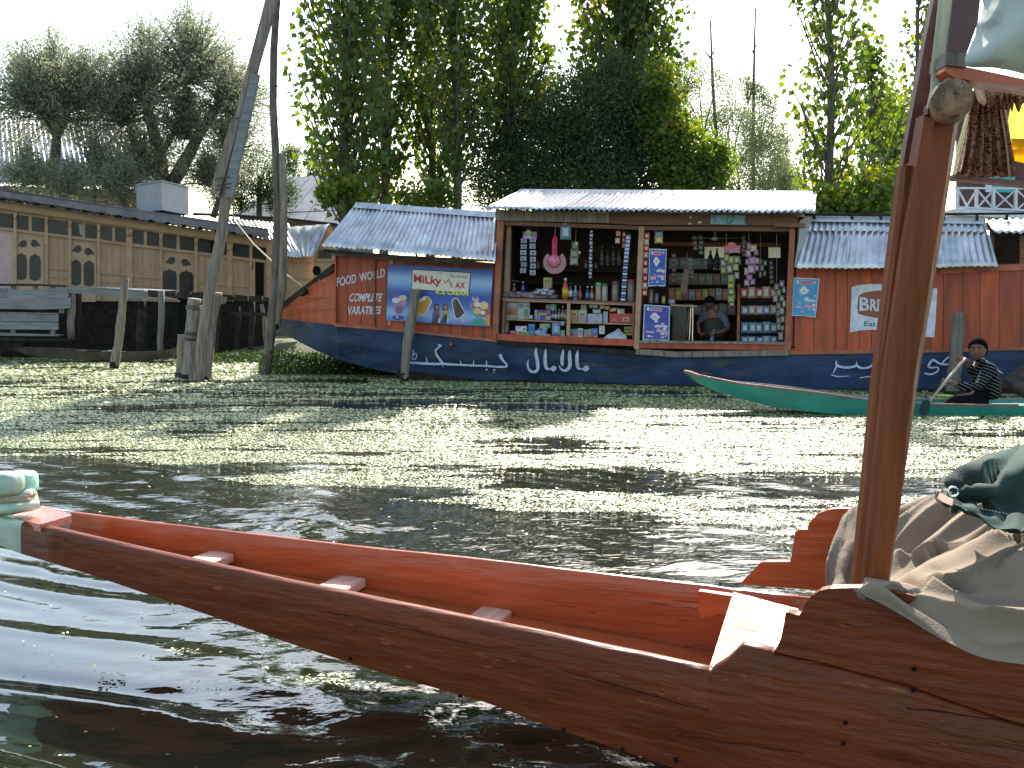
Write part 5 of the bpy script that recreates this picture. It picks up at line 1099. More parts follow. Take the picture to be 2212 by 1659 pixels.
# newspapers and folded packets
for k in range(22):
    x = 150 + (k % 8) * 66 + random.uniform(-14, 14); lay = k // 8; y = 1068 - lay * 18 + (x - 150) * .035
    t = thing('newspaper', ['leftmost', 'second', 'third', 'fourth', 'fifth', 'sixth', 'seventh', 'rightmost'][k % 8] + ' ' + ['folded newspaper in the lowest layer of the counter pile', 'folded newspaper in the middle layer of the counter pile', 'folded newspaper on top of the counter pile'][lay], 'newspaper', tuple(W(z3, x, y, -.1)), 'newspapers in the pile on the counter')
    o_ = -.02 - lay * .05; a, b, c_, d = (x - 48, y), (x + 48, y + 2), (x + 46, y - 15), (x - 46, y - 17)
    MB().prism([W(z3, *p, o_) for p in (a, b, c_, d)], IN * .22).build('folded_sheets', FM(random.choice([(.22, .14, .15), (.16, .12, .14), (.26, .22, .24), (.12, .09, .11)])), t)
for k, (x, y, c) in enumerate(((500, 1010, (.24, .28, .38)), (560, 1005, (.30, .34, .44)), (610, 1020, (.16, .19, .30)), (540, 1035, (.34, .36, .42)), (600, 1045, (.14, .15, .22)), (470, 1030, (.20, .22, .30)))):
    t = thing('crumpled_packet', ['topmost left', 'topmost middle', 'rightmost', 'lower middle', 'lower right', 'leftmost'][k] + ' crumpled pale blue packet in the heap right of the newspapers', 'packet', tuple(W(z3, x, y + 10, 0)), 'crumpled blue packets on the counter'); pillow(t, z3, x - 40, y - 20, x + 40, y + 16, .0, c, 'packet_body', .12)
# cabinet upper left
def G(zf, rows):
    for r in rows: bx(*r[:2], zf, *r[2:])
cabs = [
 ('box', 'box', 125, 235, 470, 770, -.10, .06, (.28, .29, .25), 'tall printed cereal box at the left end of the cabinet', [(.02, .45, .96, .78, (.34, .10, .05)), (.02, .62, .5, .85, (.30, .28, .08)), (.1, .15, .85, .30, (.38, .40, .38)), (.5, .72, .95, .97, (.26, .22, .20))]),
 ('box', 'box', 480, 262, 815, 785, -.09, .06, (.34, .40, .44), 'pale blue printed cereal box beside the tall printed one', [(.08, .15, .48, .38, (.10, .14, .22)), (.52, .42, .90, .68, (.03, .22, .16)), (.05, .66, .5, .8, (.26, .34, .10)), (.5, .68, .95, .85, (.42, .14, .06)), (.62, .22, .95, .35, (.34, .10, .12)), (.5, .8, .95, .97, (.24, .26, .08))]),
 ('box', 'box', 968, 520, 1040, 800, -.10, .05, (.26, .27, .31), 'narrow grey box standing upright left of the purple box', [(.1, .05, .9, .25, (.36, .36, .42))]),
 ('box', 'box', 1045, 520, 1450, 820, -.10, .10, (.10, .03, .20), 'purple box with green oval on the cabinet shelf', [(.05, .28, .70, .50, (.26, .34, .03)), (.02, .48, .22, .96, (.14, .22, .34)), (.72, .06, .98, .4, (.34, .09, .08)), (.62, .6, .98, .95, (.38, .34, .12))]),
 ('box', 'box', 1305, 360, 1420, 505, -.14, .06, (.13, .13, .30), 'small indigo box stacked on the purple box', [(.2, .4, .8, .6, (.3, .3, .45))]),
 ('box', 'box', 1430, 350, 1590, 515, -.13, .06, (.05, .30, .20), 'small green tilted box stacked above the little bottles', [(.15, .55, .8, .9, (.30, .32, .22))]),
 ('box', 'box', 410, 995, 730, 1150, -.04, .06, (.46, .46, .50), 'white long box lying in the lower left cabinet', [(.7, .4, .88, .75, (.05, .05, .08)), (.1, .2, .5, .35, (.25, .22, .3))]),
 ('box', 'box', 785, 930, 970, 1250, -.05, .06, (.02, .12, .34), 'blue upright box with teal base in the lower cabinet', [(.05, .62, .98, .98, (.03, .26, .28)), (.1, .08, .9, .18, (.15, .28, .45))]),
 ('box', 'box', 1120, 925, 1415, 1060, -.10, .08, (.28, .38, .32), 'white and green box on top of the lower cabinet stack', [(.5, .45, .98, .98, (.05, .36, .10)), (.15, .08, .95, .35, (.40, .40, .38))]),
 ('box', 'box', 1045, 1065, 1215, 1125, -.08, .07, (.08, .11, .12), 'dark flat box under the white and green one', []),
 ('box', 'box', 1218, 1062, 1325, 1180, -.08, .07, (.36, .42, .44), 'pale upright box with blue letter in the lower cabinet', [(.35, .2, .65, .9, (.03, .20, .38))]),
 ('box', 'box', 985, 1125, 1310, 1235, -.04, .07, (.07, .28, .48), 'sky blue toothpaste box at the cabinet front', [(.0, .05, .4, .95, (.36, .36, .52))]),
 ('box', 'box', 560, 1160, 785, 1245, -.02, .05, (.38, .36, .18), 'cream coloured small box on the cabinet floor', [(.1, .3, .9, .7, (.12, .11, .05))]),
 ('box', 'box', 415, 1160, 545, 1245, -.02, .05, (.36, .08, .03), 'red box with yellow triangle on the cabinet floor', [(.05, .1, .65, .95, (.42, .40, .12)), (.25, .35, .45, .7, (.1, .05, .02))]),
 ('box', 'box', 245, 1130, 400, 1220, -.02, .05, (.36, .08, .10), 'small rose red box on the cabinet floor', [(.1, .3, .8, .6, (.44, .28, .3))]),
 ('box', 'box', 1735, 1120, 1855, 1300, -.02, .04, (.34, .35, .30), 'small grey card box beside the cabinet divider', [(.2, .1, .8, .9, (.26, .26, .23))]),
 ('box', 'box', 1050, 1235, 1430, 1275, .0, .05, (.42, .26, .16), 'flat peach coloured box at the cabinet edge', []),
]
for r in cabs: bx(r[0], r[1], zs1, *r[2:])
for k, (x, y0, y1, c, lb) in enumerate(((1510, 520, 790, (.05, .06, .07), (.24, .30, .42)), (1600, 520, 800, (.09, .09, .03), (.46, .48, .46)), (1695, 500, 800, (.12, .11, .08), (.30, .28, .24)), (1800, 400, 810, (.08, .08, .05), (.36, .36, .20)), (1890, 520, 820, (.11, .10, .09), (.32, .30, .24)))):
    bottle(zs1, x, y0, y1, 95, -.10, c, lb, (.5, .5, .45), ['small dark bottle with blue label beside the purple box', 'small bottle with white label second in the cabinet row', 'small brown bottle third in the cabinet row', 'taller olive bottle with white cap in the cabinet row', 'small bottle against the cabinet divider'][k])
t = thing('blue_pouch', 'blue and green plastic pouch hanging at the cabinet divider', 'pouch', tuple(W(zs1, 1600, 1280, 0)))
pillow(t, zs1, 1480, 900, 1720, 1280, .0, (.12, .20, .36), 'pouch', .05, (.30, .40, .46)); pillow(t, zs1, 1730, 850, 1850, 990, .02, (.12, .30, .44), 'pouch', .04, (.4, .45, .5))
t = thing('soap_ball', 'small pale blue ball at the left end of the cabinet floor', 'ball', tuple(W(zs1, 130, 1190, -.03))); lump(W(zs1, 130, 1140, -.05), (.035, .035, .035), 1, 'ball', FM((.14, .26, .36)), t, k=1)
t = thing('paper_ball', 'small crumpled white paper left of the narrow grey box', 'paper', tuple(W(zs1, 860, 790, -.06))); pillow(t, zs1, 800, 670, 920, 790, -.06, (.34, .40, .50), 'paper', .05)
cab2 = [
 ('box', 'box', 165, 520, 370, 870, -.08, .06, (.38, .36, .10), 'yellow washing powder box first in the right cabinet', [(.1, .5, .95, .97, (.34, .18, .08)), (.2, .28, .42, .45, (.15, .05, .02)), (.5, .28, .75, .45, (.15, .05, .02))]),
 ('box', 'box', 390, 525, 635, 880, -.08, .06, (.34, .38, .30), 'pale green washing powder box beside the yellow one', [(.1, .5, .95, .97, (.34, .22, .24)), (.2, .28, .42, .42, (.06, .04, .04)), (.5, .28, .72, .42, (.06, .04, .04))]),
 ('box', 'box', 470, 360, 625, 520, -.12, .06, (.36, .36, .20), 'small yellowish box stacked on the pale green one', [(.15, .4, .85, .75, (.30, .14, .14))]),
 ('box', 'box', 670, 630, 1095, 925, -.08, .09, (.34, .33, .42), 'wide lilac white box in the right cabinet', [(.4, .7, .7, .98, (.14, .34, .26)), (.65, .02, .75, .25, (.14, .12, .24)), (.1, .15, .55, .3, (.42, .36, .46))]),
 ('box', 'box', 1130, 565, 1260, 900, -.09, .05, (.30, .32, .38), 'slim grey packet leaning beside the red box', []),
 ('box', 'box', 1310, 625, 1985, 900, -.06, .12, (.42, .035, .03), 'large red box in the right cabinet', [(.12, .4, .32, .85, (.46, .10, .09)), (.58, .4, .85, .85, (.50, .34, .30)), (.63, .5, .8, .75, (.42, .05, .05))]),
 ('box', 'box', 1540, 480, 1745, 640, -.09, .08, (.38, .42, .30), 'small pale box standing on the red box', [(.1, .4, .6, .8, (.36, .44, .50)), (.6, .3, .95, .9, (.30, .34, .06)), (.1, .0, .9, .2, (.50, .30, .30))]),
 ('box', 'box', 820, 500, 1050, 610, -.12, .07, (.36, .32, .30), 'cream packet lying on the lilac white box', [(.2, .3, .8, .7, (.44, .42, .38))]),
 ('box', 'box', 140, 1080, 365, 1310, -.06, .06, (.20, .26, .26), 'grey green magazine stood in the lower right cabinet', [(.25, .05, .95, .3, (.03, .20, .19)), (.1, .5, .5, .8, (.14, .06, .10)), (.5, .6, .95, .9, (.36, .10, .22))]),
 ('box', 'box', 370, 1060, 525, 1325, -.05, .05, (.44, .45, .42), 'white card with mauve print in the lower right cabinet', [(.2, .2, .8, .5, (.16, .13, .32)), (.05, .55, .95, .78, (.40, .22, .40))]),
 ('box', 'box', 560, 1100, 680, 1320, -.06, .05, (.20, .24, .28), 'grey box between the white card and the blue one', [(.1, .6, .9, .95, (.20, .28, .18))]),
 ('box', 'box', 685, 1080, 775, 1325, -.06, .05, (.34, .26, .22), 'slim peach box left of the blue one', [(.2, .4, .8, .6, (.40, .18, .20))]),
 ('box', 'box', 785, 1060, 965, 1260, -.06, .06, (.06, .12, .36), 'royal blue box in the lower right cabinet', [(.3, .3, .7, .7, (.24, .32, .5))]),
 ('box', 'box', 700, 1265, 965, 1325, -.03, .05, (.36, .08, .05), 'flat red box in front of the blue one', [(.6, .5, .95, .95, (.42, .40, .15))]),
 ('box', 'box', 1010, 985, 1160, 1230, -.01, .05, (.50, .50, .48), 'white calendar card hanging at the cabinet front', [(.4, .5, .6, .7, (.2, .2, .2)), (.3, .1, .7, .3, (.40, .24, .26))]),
]
for r in cab2: bx(r[0], r[1], zs2, *r[2:])
for k, (x, y, c) in enumerate(((780, 395, (.24, .18, .32)), (1100, 420, (.44, .42, .36)), (1250, 450, (.40, .18, .12)), (1380, 520, (.42, .12, .03)), (1460, 500, (.36, .14, .03)), (900, 400, (.28, .24, .36)))):
    t = thing('snack_packet', ['mauve packet at the back of the right cabinet top', 'white packet propped above the slim grey one', 'rosy packet behind the red box', 'orange snack packet left on the red box', 'orange snack packet right of its twin', 'lilac packet beside the mauve one'][k], 'packet', tuple(W(zs2, x, y + 60, -.1))); pillow(t, zs2, x - 80, y - 60, x + 80, y + 75, -.12, c, 'packet_body', .06, (.45, .35, .3))
t = thing('white_bag', 'crumpled white plastic bag in the lower right cabinet', 'bag', tuple(W(zs2, 1400, 1370, 0)))
g = [[W(zs2, *p) for p in r] for r in ([(1560, 1070, -.1), (1600, 1065, -.12), (1650, 1120, -.1)], [(1380, 1190, -.05), (1560, 1180, .0), (1720, 1200, -.05)], [(1240, 1260, -.04), (1480, 1280, .02), (1780, 1270, -.03)], [(1100, 1370, -.02), (1420, 1375, .02), (1810, 1380, -.02)])]
MB().grid(patch(g, 14, 18, lambda a, b: .02 * (fbm(a * 6, b * 6, 3, 75) - .5)), IN * .004).build('bag_body', FM((.42, .47, .50), rough=.35), t)
t = thing('green_bag', 'green and orange vegetable bag at the right end of the cabinet', 'bag', tuple(W(zs2, 1900, 1370, -.05)))
for k in range(10): pillow(t, zs2, 1740 + (k % 3) * 80, 1000 + (k // 3) * 90, 1840 + (k % 3) * 80, 1100 + (k // 3) * 90, -.06 + .01 * (k % 2), [(.08, .20, .03), (.34, .12, .02), (.14, .18, .05)][k % 3], 'packet', .05)
# ---- right bay
hang_strip('red sachet strip hanging right of the middle post', z4, [(138, 440), (132, 600), (125, 800), (120, 985)], 9, 52, 62, .05, [(.44, .03, .02), (.50, .30, .24)], c2=(.60, .5, .4), jx=3)
t = thing('crisp_packet', 'blue and yellow crisp packet hanging high in the right bay', 'packet', tuple(W(z4, 252, 515, .0))); pillow(t, z4, 215, 395, 292, 460, .0, (.06, .14, .28), 'packet_top', .04); pillow(t, z4, 215, 445, 292, 515, .01, (.50, .40, .06), 'packet_base', .05)
t = thing('ceiling_fan', 'ceiling fan with pale blades and silver hub', 'fan', tuple(W(z4, 790, 490, -.6)))
MB().tube([W(z4, 792, 400, -.6), W(z4, 792, 460, -.6)], .012, 6).build('fan_rod', FM((.5, .5, .5), metal=.6), t)
MB().lathe(W(z4, 790, 488, -.6), [(.02, 0), (.05, .02), (.05, .05), (.02, .08)], 10).build('fan_hub', FM((.5, .52, .55)), t)
for dx, dy in ((-.42, .05), (.42, .03), (.05, .42)):
    c = W(z4, 790, 465, -.6); e = c + Vector((dx, dy, 0)); s_ = Vector((-dy, dx, 0)).normalized() * .05
    MB().prism([c - s_ * .5, e - s_, e + s_, c + s_ * .5], (0, 0, .006)).build('fan_blade', FM((.25, .25, .22)), t)
t = thing('pink_card', 'pink flower topped display card hanging in the right bay', 'card', tuple(W(z4, 955, 620, -.1)))
MB().prism([W(z4, *p, -.1) for p in [(878, 540), (915, 530), (912, 510), (940, 500), (965, 502), (990, 515), (990, 530), (1035, 535), (1030, 610), (1000, 600), (930, 608), (880, 600)]], IN * .012).build('card_board', FM((.52, .10, .15)), t)
MB().prism([W(z4, *p, -.096) for p in [(930, 570), (1020, 555), (1015, 600), (930, 605)]], IN * .003).build('grey_patch', FM((.32, .24, .28)), t)
MB().prism([W(z4, *p, -.09) for p in ell(955, 525, 26, 20, 9)], IN * .004).build('flower', FM((.58, .12, .10)), t)
# bunches of snack packets
def bunch(label, cells, cols, off, c2=None, name='snack_bunch'):
    xs_ = [c[0] for c in cells]; ys_ = [c[1] for c in cells]
    t = thing(name, label, 'snack packets', tuple(W(z4, sum(xs_) / len(xs_), max(ys_), off)))
    for k, (x, y, w_, h_) in enumerate(cells): pillow(t, z4, x - w_ / 2, y - h_ / 2, x + w_ / 2, y + h_ / 2, off + random.uniform(-.04, .04), cols[k % len(cols)], 'packet', .04, c2 if k % 2 else None)
    MB().tube([W(z4, xs_[0], 420, off), W(z4, xs_[0], ys_[0], off)], .003, 4).build('string', FM((.3, .28, .22)), t)
    return t
YG = [(.20, .26, .06), (.30, .20, .22), (.34, .32, .10), (.10, .15, .05)]
bunch('green and pink snack packets hanging below the pink card', [(900, 650, 50, 70), (870, 700, 50, 70), (945, 670, 55, 70), (1000, 670, 60, 80), (870, 770, 50, 70), (930, 760, 60, 80), (990, 740, 55, 70), (1020, 690, 45, 60), (945, 850, 60, 80), (1000, 820, 45, 70), (945, 915, 60, 55), (945, 975, 60, 70), (945, 1045, 60, 70), (950, 1090, 50, 50)], YG, .0, (.42, .38, .42))
bunch('purple and yellow snack packets hanging in the right bay', [(1115, 540, 40, 70), (1160, 560, 60, 70), (1185, 600, 45, 60), (1110, 610, 50, 70), (1145, 680, 70, 80), (1190, 680, 45, 60), (1100, 690, 40, 60), (1140, 760, 70, 80), (1190, 750, 45, 60), (1090, 780, 40, 70), (1120, 840, 60, 60), (1095, 890, 50, 60), (1150, 880, 50, 60)], [(.30, .14, .28), (.36, .32, .12), (.26, .12, .24), (.34, .22, .30)], .02, (.44, .34, .44))
bunch('dark mixed snack packets hanging beside the right frame post', [(1380, 930, 50, 70), (1430, 900, 50, 70), (1400, 980, 50, 70), (1450, 960, 40, 70), (1370, 1040, 50, 70), (1430, 1040, 50, 70), (1400, 1110, 50, 70), (1450, 1090, 40, 70), (1390, 1180, 40, 70), (1430, 1160, 50, 70), (1400, 1250, 50, 70), (1440, 1240, 45, 70), (1400, 1310, 40, 70), (1435, 1320, 45, 70), (1420, 1400, 50, 80)], [(.10, .12, .07), (.24, .12, .16), (.16, .20, .10), (.08, .08, .12), (.28, .24, .22)], .03, (.34, .30, .30))
bunch('sparse grey sachets hanging behind the purple packets', [(1225, 690, 36, 60), (1240, 750, 40, 60), (1270, 700, 36, 60), (1225, 810, 30, 60), (1265, 800, 30, 60)], [(.14, .16, .15), (.22, .22, .26)], -.4)
# rack rows, right side
for row, (y0, y1, cols, nm) in enumerate(((930, 1035, [(.34, .06, .04), (.42, .34, .26)], 'red and cream packet on the top rack shelf'), (1105, 1195, [(.16, .18, .28), (.30, .24, .14), (.30, .28, .34)], 'silvery snack packet on the second rack shelf'), (1265, 1370, [(.07, .20, .34), (.12, .26, .30)], 'blue crisp packet on the third rack shelf'), (1400, 1462, [(.08, .22, .38), (.34, .34, .36)], 'blue and white crisp packet on the bottom rack shelf'))):
    n_ = 5
    for k in range(n_):
        x = 1075 + k * 70 + random.uniform(-6, 6)
        t = thing('snack_packet', ['leftmost ', 'second ', 'middle ', 'fourth ', 'rightmost '][k] + nm, 'packet', tuple(W(z4, x, y1, -.2)), 'packets on the shop rack')
        pillow(t, z4, x - 37, y0 + random.uniform(-6, 6), x + 37, y1, -.22, cols[k % len(cols)], 'packet_body', .07, (.44, .40, .38))
# back wall shelves: tins and cartons in dim rows
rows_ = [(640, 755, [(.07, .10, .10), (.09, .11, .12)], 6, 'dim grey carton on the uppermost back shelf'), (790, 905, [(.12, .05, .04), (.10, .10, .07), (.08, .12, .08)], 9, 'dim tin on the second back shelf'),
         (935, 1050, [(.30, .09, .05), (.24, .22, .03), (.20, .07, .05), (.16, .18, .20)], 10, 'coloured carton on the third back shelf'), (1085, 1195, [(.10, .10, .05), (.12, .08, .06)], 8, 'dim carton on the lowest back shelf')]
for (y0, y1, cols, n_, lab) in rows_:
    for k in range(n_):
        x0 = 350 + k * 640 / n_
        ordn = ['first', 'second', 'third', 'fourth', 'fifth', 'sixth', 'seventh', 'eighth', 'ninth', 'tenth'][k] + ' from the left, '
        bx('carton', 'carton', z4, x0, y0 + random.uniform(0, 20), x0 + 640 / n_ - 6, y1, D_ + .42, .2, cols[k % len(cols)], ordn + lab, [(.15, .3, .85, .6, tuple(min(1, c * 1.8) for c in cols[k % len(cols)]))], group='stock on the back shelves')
for k, (x0, x1, y0) in enumerate(((720, 772, 580), (785, 832, 560))): bottle(z4, (x0 + x1) / 2, y0, 752, x1 - x0, D_ + .45, (.02, .02, .025), (.04, .04, .05), (.02, .02, .02), ['tall dark bottle silhouetted in the bright window', 'tallest dark flask silhouetted in the bright window'][k])
for k, (x, y0, y1, w_, c) in enumerate(((180, 950, 1085, 46, (.20, .13, .08)), (232, 990, 1085, 40, (.10, .11, .16)), (300, 1015, 1085, 36, (.38, .34, .06)), (378, 1045, 1090, 70, (.26, .27, .28)))):
    jar(z4, x, y0, y1, w_, -.15, c, (.2, .15, .12), ['brown jar behind the two blue posters', 'dark grey jar above the low poster', 'small yellow pot above the low poster', 'squat pale tin right of the yellow pot'][k])
for k, (x, y0, y1, c, lb) in enumerate(((600, 430, 560, (.10, .05, .05), 'dim maroon sachet strip left of the bright window'), (655, 430, 600, (.05, .09, .10), 'dim blue green sachet strip beside the bright window'), (1065, 430, 620, (.09, .08, .04), 'dim olive sachet strip behind the purple packets'), (1330, 670, 880, (.06, .06, .09), 'dim bluish sachet strip under the right window'), (400, 600, 860, (.12, .04, .03), 'dim red sachet strip between high poster and bat'), (560, 640, 830, (.10, .09, .07), 'dim brown sachet strip right of the hanging bat'))):
    hang_strip(lb, z4, [(x, y0 + 30), (x + 4, y1)], max(3, int((y1 - y0) / 38)), 40, 40, -.55, [c, tuple(min(1, q * 1.5) for q in c)], c2=(.16, .14, .13))
t = thing('chrome_stand', 'chrome framed stand leaning behind the counter', 'stand', tuple(W(z4, 555, 1440, -.25)))
MB().tube([W(z4, 545, 1445, -.2), W(z4, 560, 1130, -.2), W(z4, 580, 1120, -.2), W(z4, 575, 1445, -.2)], .011, 6).build('chrome_rod', M('chrome', (.6, .6, .6), rough=.2, metal=1, bump=0, rnd=0), t)
MB().tube([W(z4, 518, 1445, -.24), W(z4, 545, 1130, -.24)], .016, 6).build('wood_rod', MT['shelf'], t)
t = thing('hanging_bat', 'worn wooden bat hanging in the dark of the right bay', 'bat', tuple(W(z4, 490, 990, -.5))); MB().prism([W(z4, *p, -.5) for p in [(498, 755), (548, 765), (520, 985), (455, 990), (470, 880)]], IN * .03).build('blade', M('bat_wood', (.16, .10, .06), rough=.6, rnd=0), t)
MB().tube([W(z4, 525, 600, -.5), W(z4, 520, 760, -.5)], .012, 6).build('handle', FM((.12, .07, .04)), t)
t = thing('glass_counter', 'dark glass fronted counter right of the low poster', 'counter', tuple(W(z4, 440, 1440, -.1)))
MB().prism([W(z4, *p, -.06) for p in [(385, 1105), (520, 1110), (515, 1440), (380, 1440)]], IN * .4).build('glass_front', MT['glass'], t); MB().prism([W(z4, *p, -.03) for p in [(365, 1095), (620, 1105), (620, 1120), (365, 1110)]], IN * .5).build('counter_edge', MT['shelf'], t)

# ---------------- people
SKIN = M('skin', (.14, .062, .036), rough=.55, var=.12, scale=20, bump=.05, rnd=0, spec=.4)
HAIR = M('black_hair', (.006, .005, .005), rough=.95, var=.4, scale=30, bump=.6, bscale=90, rnd=0, spec=.03)
def head(par, c, r, yaw, pitch=0, skin=SKIN, hair=HAIR, detail=True):
    """r = half head height; yaw: facing direction about z (0 = -Y, towards camera)"""
    R = Matrix.Rotation(yaw, 3, 'Z') @ Matrix.Rotation(pitch, 3, 'X'); c = Vector(c)
    mb = MB(); rows = []; n = 28; m = 22
    for i in range(m + 1):
        th = math.pi * i / m; row = []
        for j in range(n + 1):
            ph = 2 * math.pi * j / n; x = math.sin(th) * math.sin(ph); y = -math.sin(th) * math.cos(ph); z = math.cos(th)
            wx = .70 * (1 - .16 * max(0, -z) ** 2); wy = .86 * (1 - .10 * max(0, -z)); px, py, pz = x * wx, y * wy, z
            if y < 0:
                py *= 1 - .10 * abs(z) ** 2
                nose = math.exp(-((x) / .13) ** 2 - ((z + .12) / .16) ** 2) * .17 + math.exp(-((x) / .09) ** 2 - ((z - .08) / .2) ** 2) * .07
                eye = math.exp(-((abs(x) - .30) / .14) ** 2 - ((z - .06) / .10) ** 2) * .075
                brow = math.exp(-((abs(x) - .28) / .2) ** 2 - ((z - .22) / .07) ** 2) * .035
                lip = math.exp(-(x / .2) ** 2 - ((z + .44) / .06) ** 2) * .045; chin = math.exp(-(x / .22) ** 2 - ((z + .78) / .14) ** 2) * .06; cheek = math.exp(-((abs(x) - .42) / .16) ** 2 - ((z + .15) / .2) ** 2) * .03
                py -= nose - eye + brow + lip + chin + cheek
            row.append(c + R @ (Vector((px, py, pz)) * r))
        rows.append(row)
    mb.grid(rows); o = mb.build('head', skin, par, smooth=True)
    for s in (-1, 1):
        m2 = MB(); rr = []
        for i in range(7):
            th = math.pi * i / 6; rr.append([c + R @ (Vector((s * (.70 + .07 * math.sin(th) * math.cos(ph)) , .05 + .13 * math.sin(th) * math.sin(ph), -.05 + .19 * math.cos(th))) * r) for ph in [2 * math.pi * j / 8 for j in range(9)]])
        m2.grid(rr); m2.build('ear', skin, par, smooth=True)
        e = c + R @ (Vector((s * .28, -.755, .06)) * r); m3 = MB()
        m3.lathe(e, [(.012 * r / .115, -.004), (.009 * r / .115, .003), (.001, .005)], 8, R @ Matrix.Rotation(math.pi / 2, 3, 'X')); m3.build('eye', FM((.13, .11, .10)), par)
        MB().lathe(e + R @ Vector((0, -.006, 0)), [(.006 * r / .115, -.003), (.004 * r / .115, .003), (.0005, .004)], 6, R @ Matrix.Rotation(math.pi / 2, 3, 'X')).build('iris', FM((.02, .01, .01)), par)
        MB().tube([c + R @ (Vector((s * .12, -.86, .22)) * r), c + R @ (Vector((s * .28, -.85, .26)) * r), c + R @ (Vector((s * .44, -.72, .2)) * r)], .045 * r, 5).build('eyebrow', hair, par)
    MB().tube([c + R @ (Vector((-.17, -.80, -.44)) * r), c + R @ (Vector((0, -.87, -.43)) * r), c + R @ (Vector((.17, -.80, -.44)) * r)], .045 * r, 5).build('mouth', M('lips', (.16, .05, .04), rough=.5, rnd=0), par)
    rows = []
    for i in range(15):
        row = []
        for j in range(33):
            ph = 2 * math.pi * j / 32; fr = math.cos(ph)                      # +1 = face side
            thm = math.pi * (.66 - .33 * max(0, (fr + .45) / 1.45) ** .6)       # hairline: high over the forehead, low at the nape
            th = thm * i / 14; x = math.sin(th) * math.sin(ph); y = -math.sin(th) * math.cos(ph); z = math.cos(th)
            k = 1.13 + .13 * max(0, z) ** 2 + .03 * math.sin(ph * 9 + i * 1.7) + random.uniform(-.055, .055) - (.08 if i == 14 else 0)
            row.append(c + R @ (Vector((x * .75 * k, y * .90 * k + .02, z * (1.16 if z > 0 else 1.0))) * r))
        rows.append(row)
    MB().grid(rows).build('hair', hair, par, smooth=True)
    return o
def hand(par, wrist, direc, curl_n, scale=1.0, skin=SKIN, thumb=None, name='hand'):
    """palm and five bent fingers closing about a shaft whose axis is curl_n"""
    wv = Vector(wrist); d = Vector(direc).normalized(); ax_ = Vector(curl_n).normalized(); ax_ = (ax_ - d * ax_.dot(d)).normalized(); up = d.cross(ax_).normalized()
    s = scale; pts = [(*wv, .022 * s, .016 * s), (*(wv + d * .045 * s), .032 * s, .016 * s), (*(wv + d * .085 * s), .036 * s, .014 * s)]; ed = [(0, 1), (1, 2)]
    for k, (o, ln) in enumerate(((-.030, .9), (-.010, 1.0), (.010, .95), (.029, .75))):
        b = wv + d * .088 * s + ax_ * o * s; a1 = b + (d * .75 + up * .65) * .034 * ln * s; a2 = a1 + (-d * .15 + up * 1) * .026 * ln * s; a3 = a2 + (-d * .95 + up * .2) * .02 * ln * s; i = len(pts)
        pts += [(*b, .0095 * s), (*a1, .0088 * s), (*a2, .008 * s), (*a3, .007 * s)]; ed += [(2, i), (i, i + 1), (i + 1, i + 2), (i + 2, i + 3)]
    b = wv + d * .035 * s - ax_ * .03 * s; a1 = b - ax_ * .02 * s + up * .028 * s + d * .01 * s; a2 = a1 + up * .02 * s + d * .022 * s + ax_ * .012 * s; i = len(pts)
    pts += [(*b, .012 * s), (*a1, .0105 * s), (*a2, .008 * s)]; ed += [(1, i), (i, i + 1), (i + 1, i + 2)]
    return skel(name, pts, ed, skin, par, sub=1)
# ================================================================ PEOPLE AND THE GREEN BOAT
def GBp(u, v, Y): return at(u, v, Y)
YN, YF = 12.62, 13.35
gb = thing('green_rowing_boat', 'slender teal green paddle boat with red rail crossing at right', 'boat', tuple(at(2000, 900, 12.9)))
def yl(u): return float(np.interp(u, [1480, 1560, 1700, 1900, 2600], [13.15, 12.95, 12.7, 12.62, 12.62]))
def yf(u): return float(np.interp(u, [1480, 1560, 1700, 1900, 2600], [13.2, 13.25, 13.38, 13.45, 13.45]))
def g_top(u): return float(np.interp(u, [1480, 1510, 1600, 1672, 1771, 1890, 2008, 2100, 2200, 2400, 2600], [803, 812, 830, 838, 850, 867, 874, 876, 876, 872, 862]))
def g_bot(u): return float(np.interp(u, [1480, 1510, 1560, 1672, 1771, 1890, 2600], [811, 829, 850, 880, 892, 901, 903]))
ug = [1484, 1510, 1540, 1600, 1672, 1771, 1890, 2000, 2100, 2200, 2400, 2600]
rows = []
for u in ug:
    a = at(u, g_top(u), yl(u)); b = at(u, g_bot(u), yl(u) + .04); z = a.z
    d = Vector((a.x + .0, yf(u), z)); c_ = Vector((a.x, yf(u) - .05, b.z)); t = .02
    rows.append([a, b, c_, d, d - Vector((0, t, 0)), c_ + Vector((0, -t, .02)), b + Vector((0, t, .02)), a + Vector((0, t, 0)), a])
mb = MB(); mb.grid(rows); e = (len(rows) - 1) * 9; mb.f.append(tuple(range(8))); mb.f.append(tuple(e + k for k in reversed(range(8))))
mb.build('hull', MT['teal'], gb)
redm = M('rail_red', (.26, .09, .07), rough=.4, var=.3, scale=8, rnd=0, wear=((.4, .3, .26), .66, 10))
mb = MB(); mb.tube([at(u, g_top(u) - 1, yl(u) + .01) for u in ug if u <= 2200] , .016, 6); mb.build('near_rail', redm, gb, smooth=True, label='brownish red rail along the near side')
mb = MB(); mb.tube([Vector((at(u, g_top(u), yl(u)).x, yf(u), at(u, g_top(u), yl(u)).z)) for u in ug], .014, 6); mb.build('far_rail', M('far_rail', (.20, .12, .09), rough=.5, rnd=0), gb, smooth=True)
MB().tube([at(1478, 802, 13.2), at(1492, 806, 13.15), at(1508, 812, 13.1)], [.02, .03, .03], 6).build('bow_tip', redm, gb)
for u in (1600, 1720, 1850): 
    a = at(u, g_top(u) + 6, yl(u) + .03); MB().box(a + Vector((0, (yf(u) - yl(u)) / 2 - .03, 0)), (.12, yf(u) - yl(u) - .08, .02)).build('thwart', MT['teal'], gb)
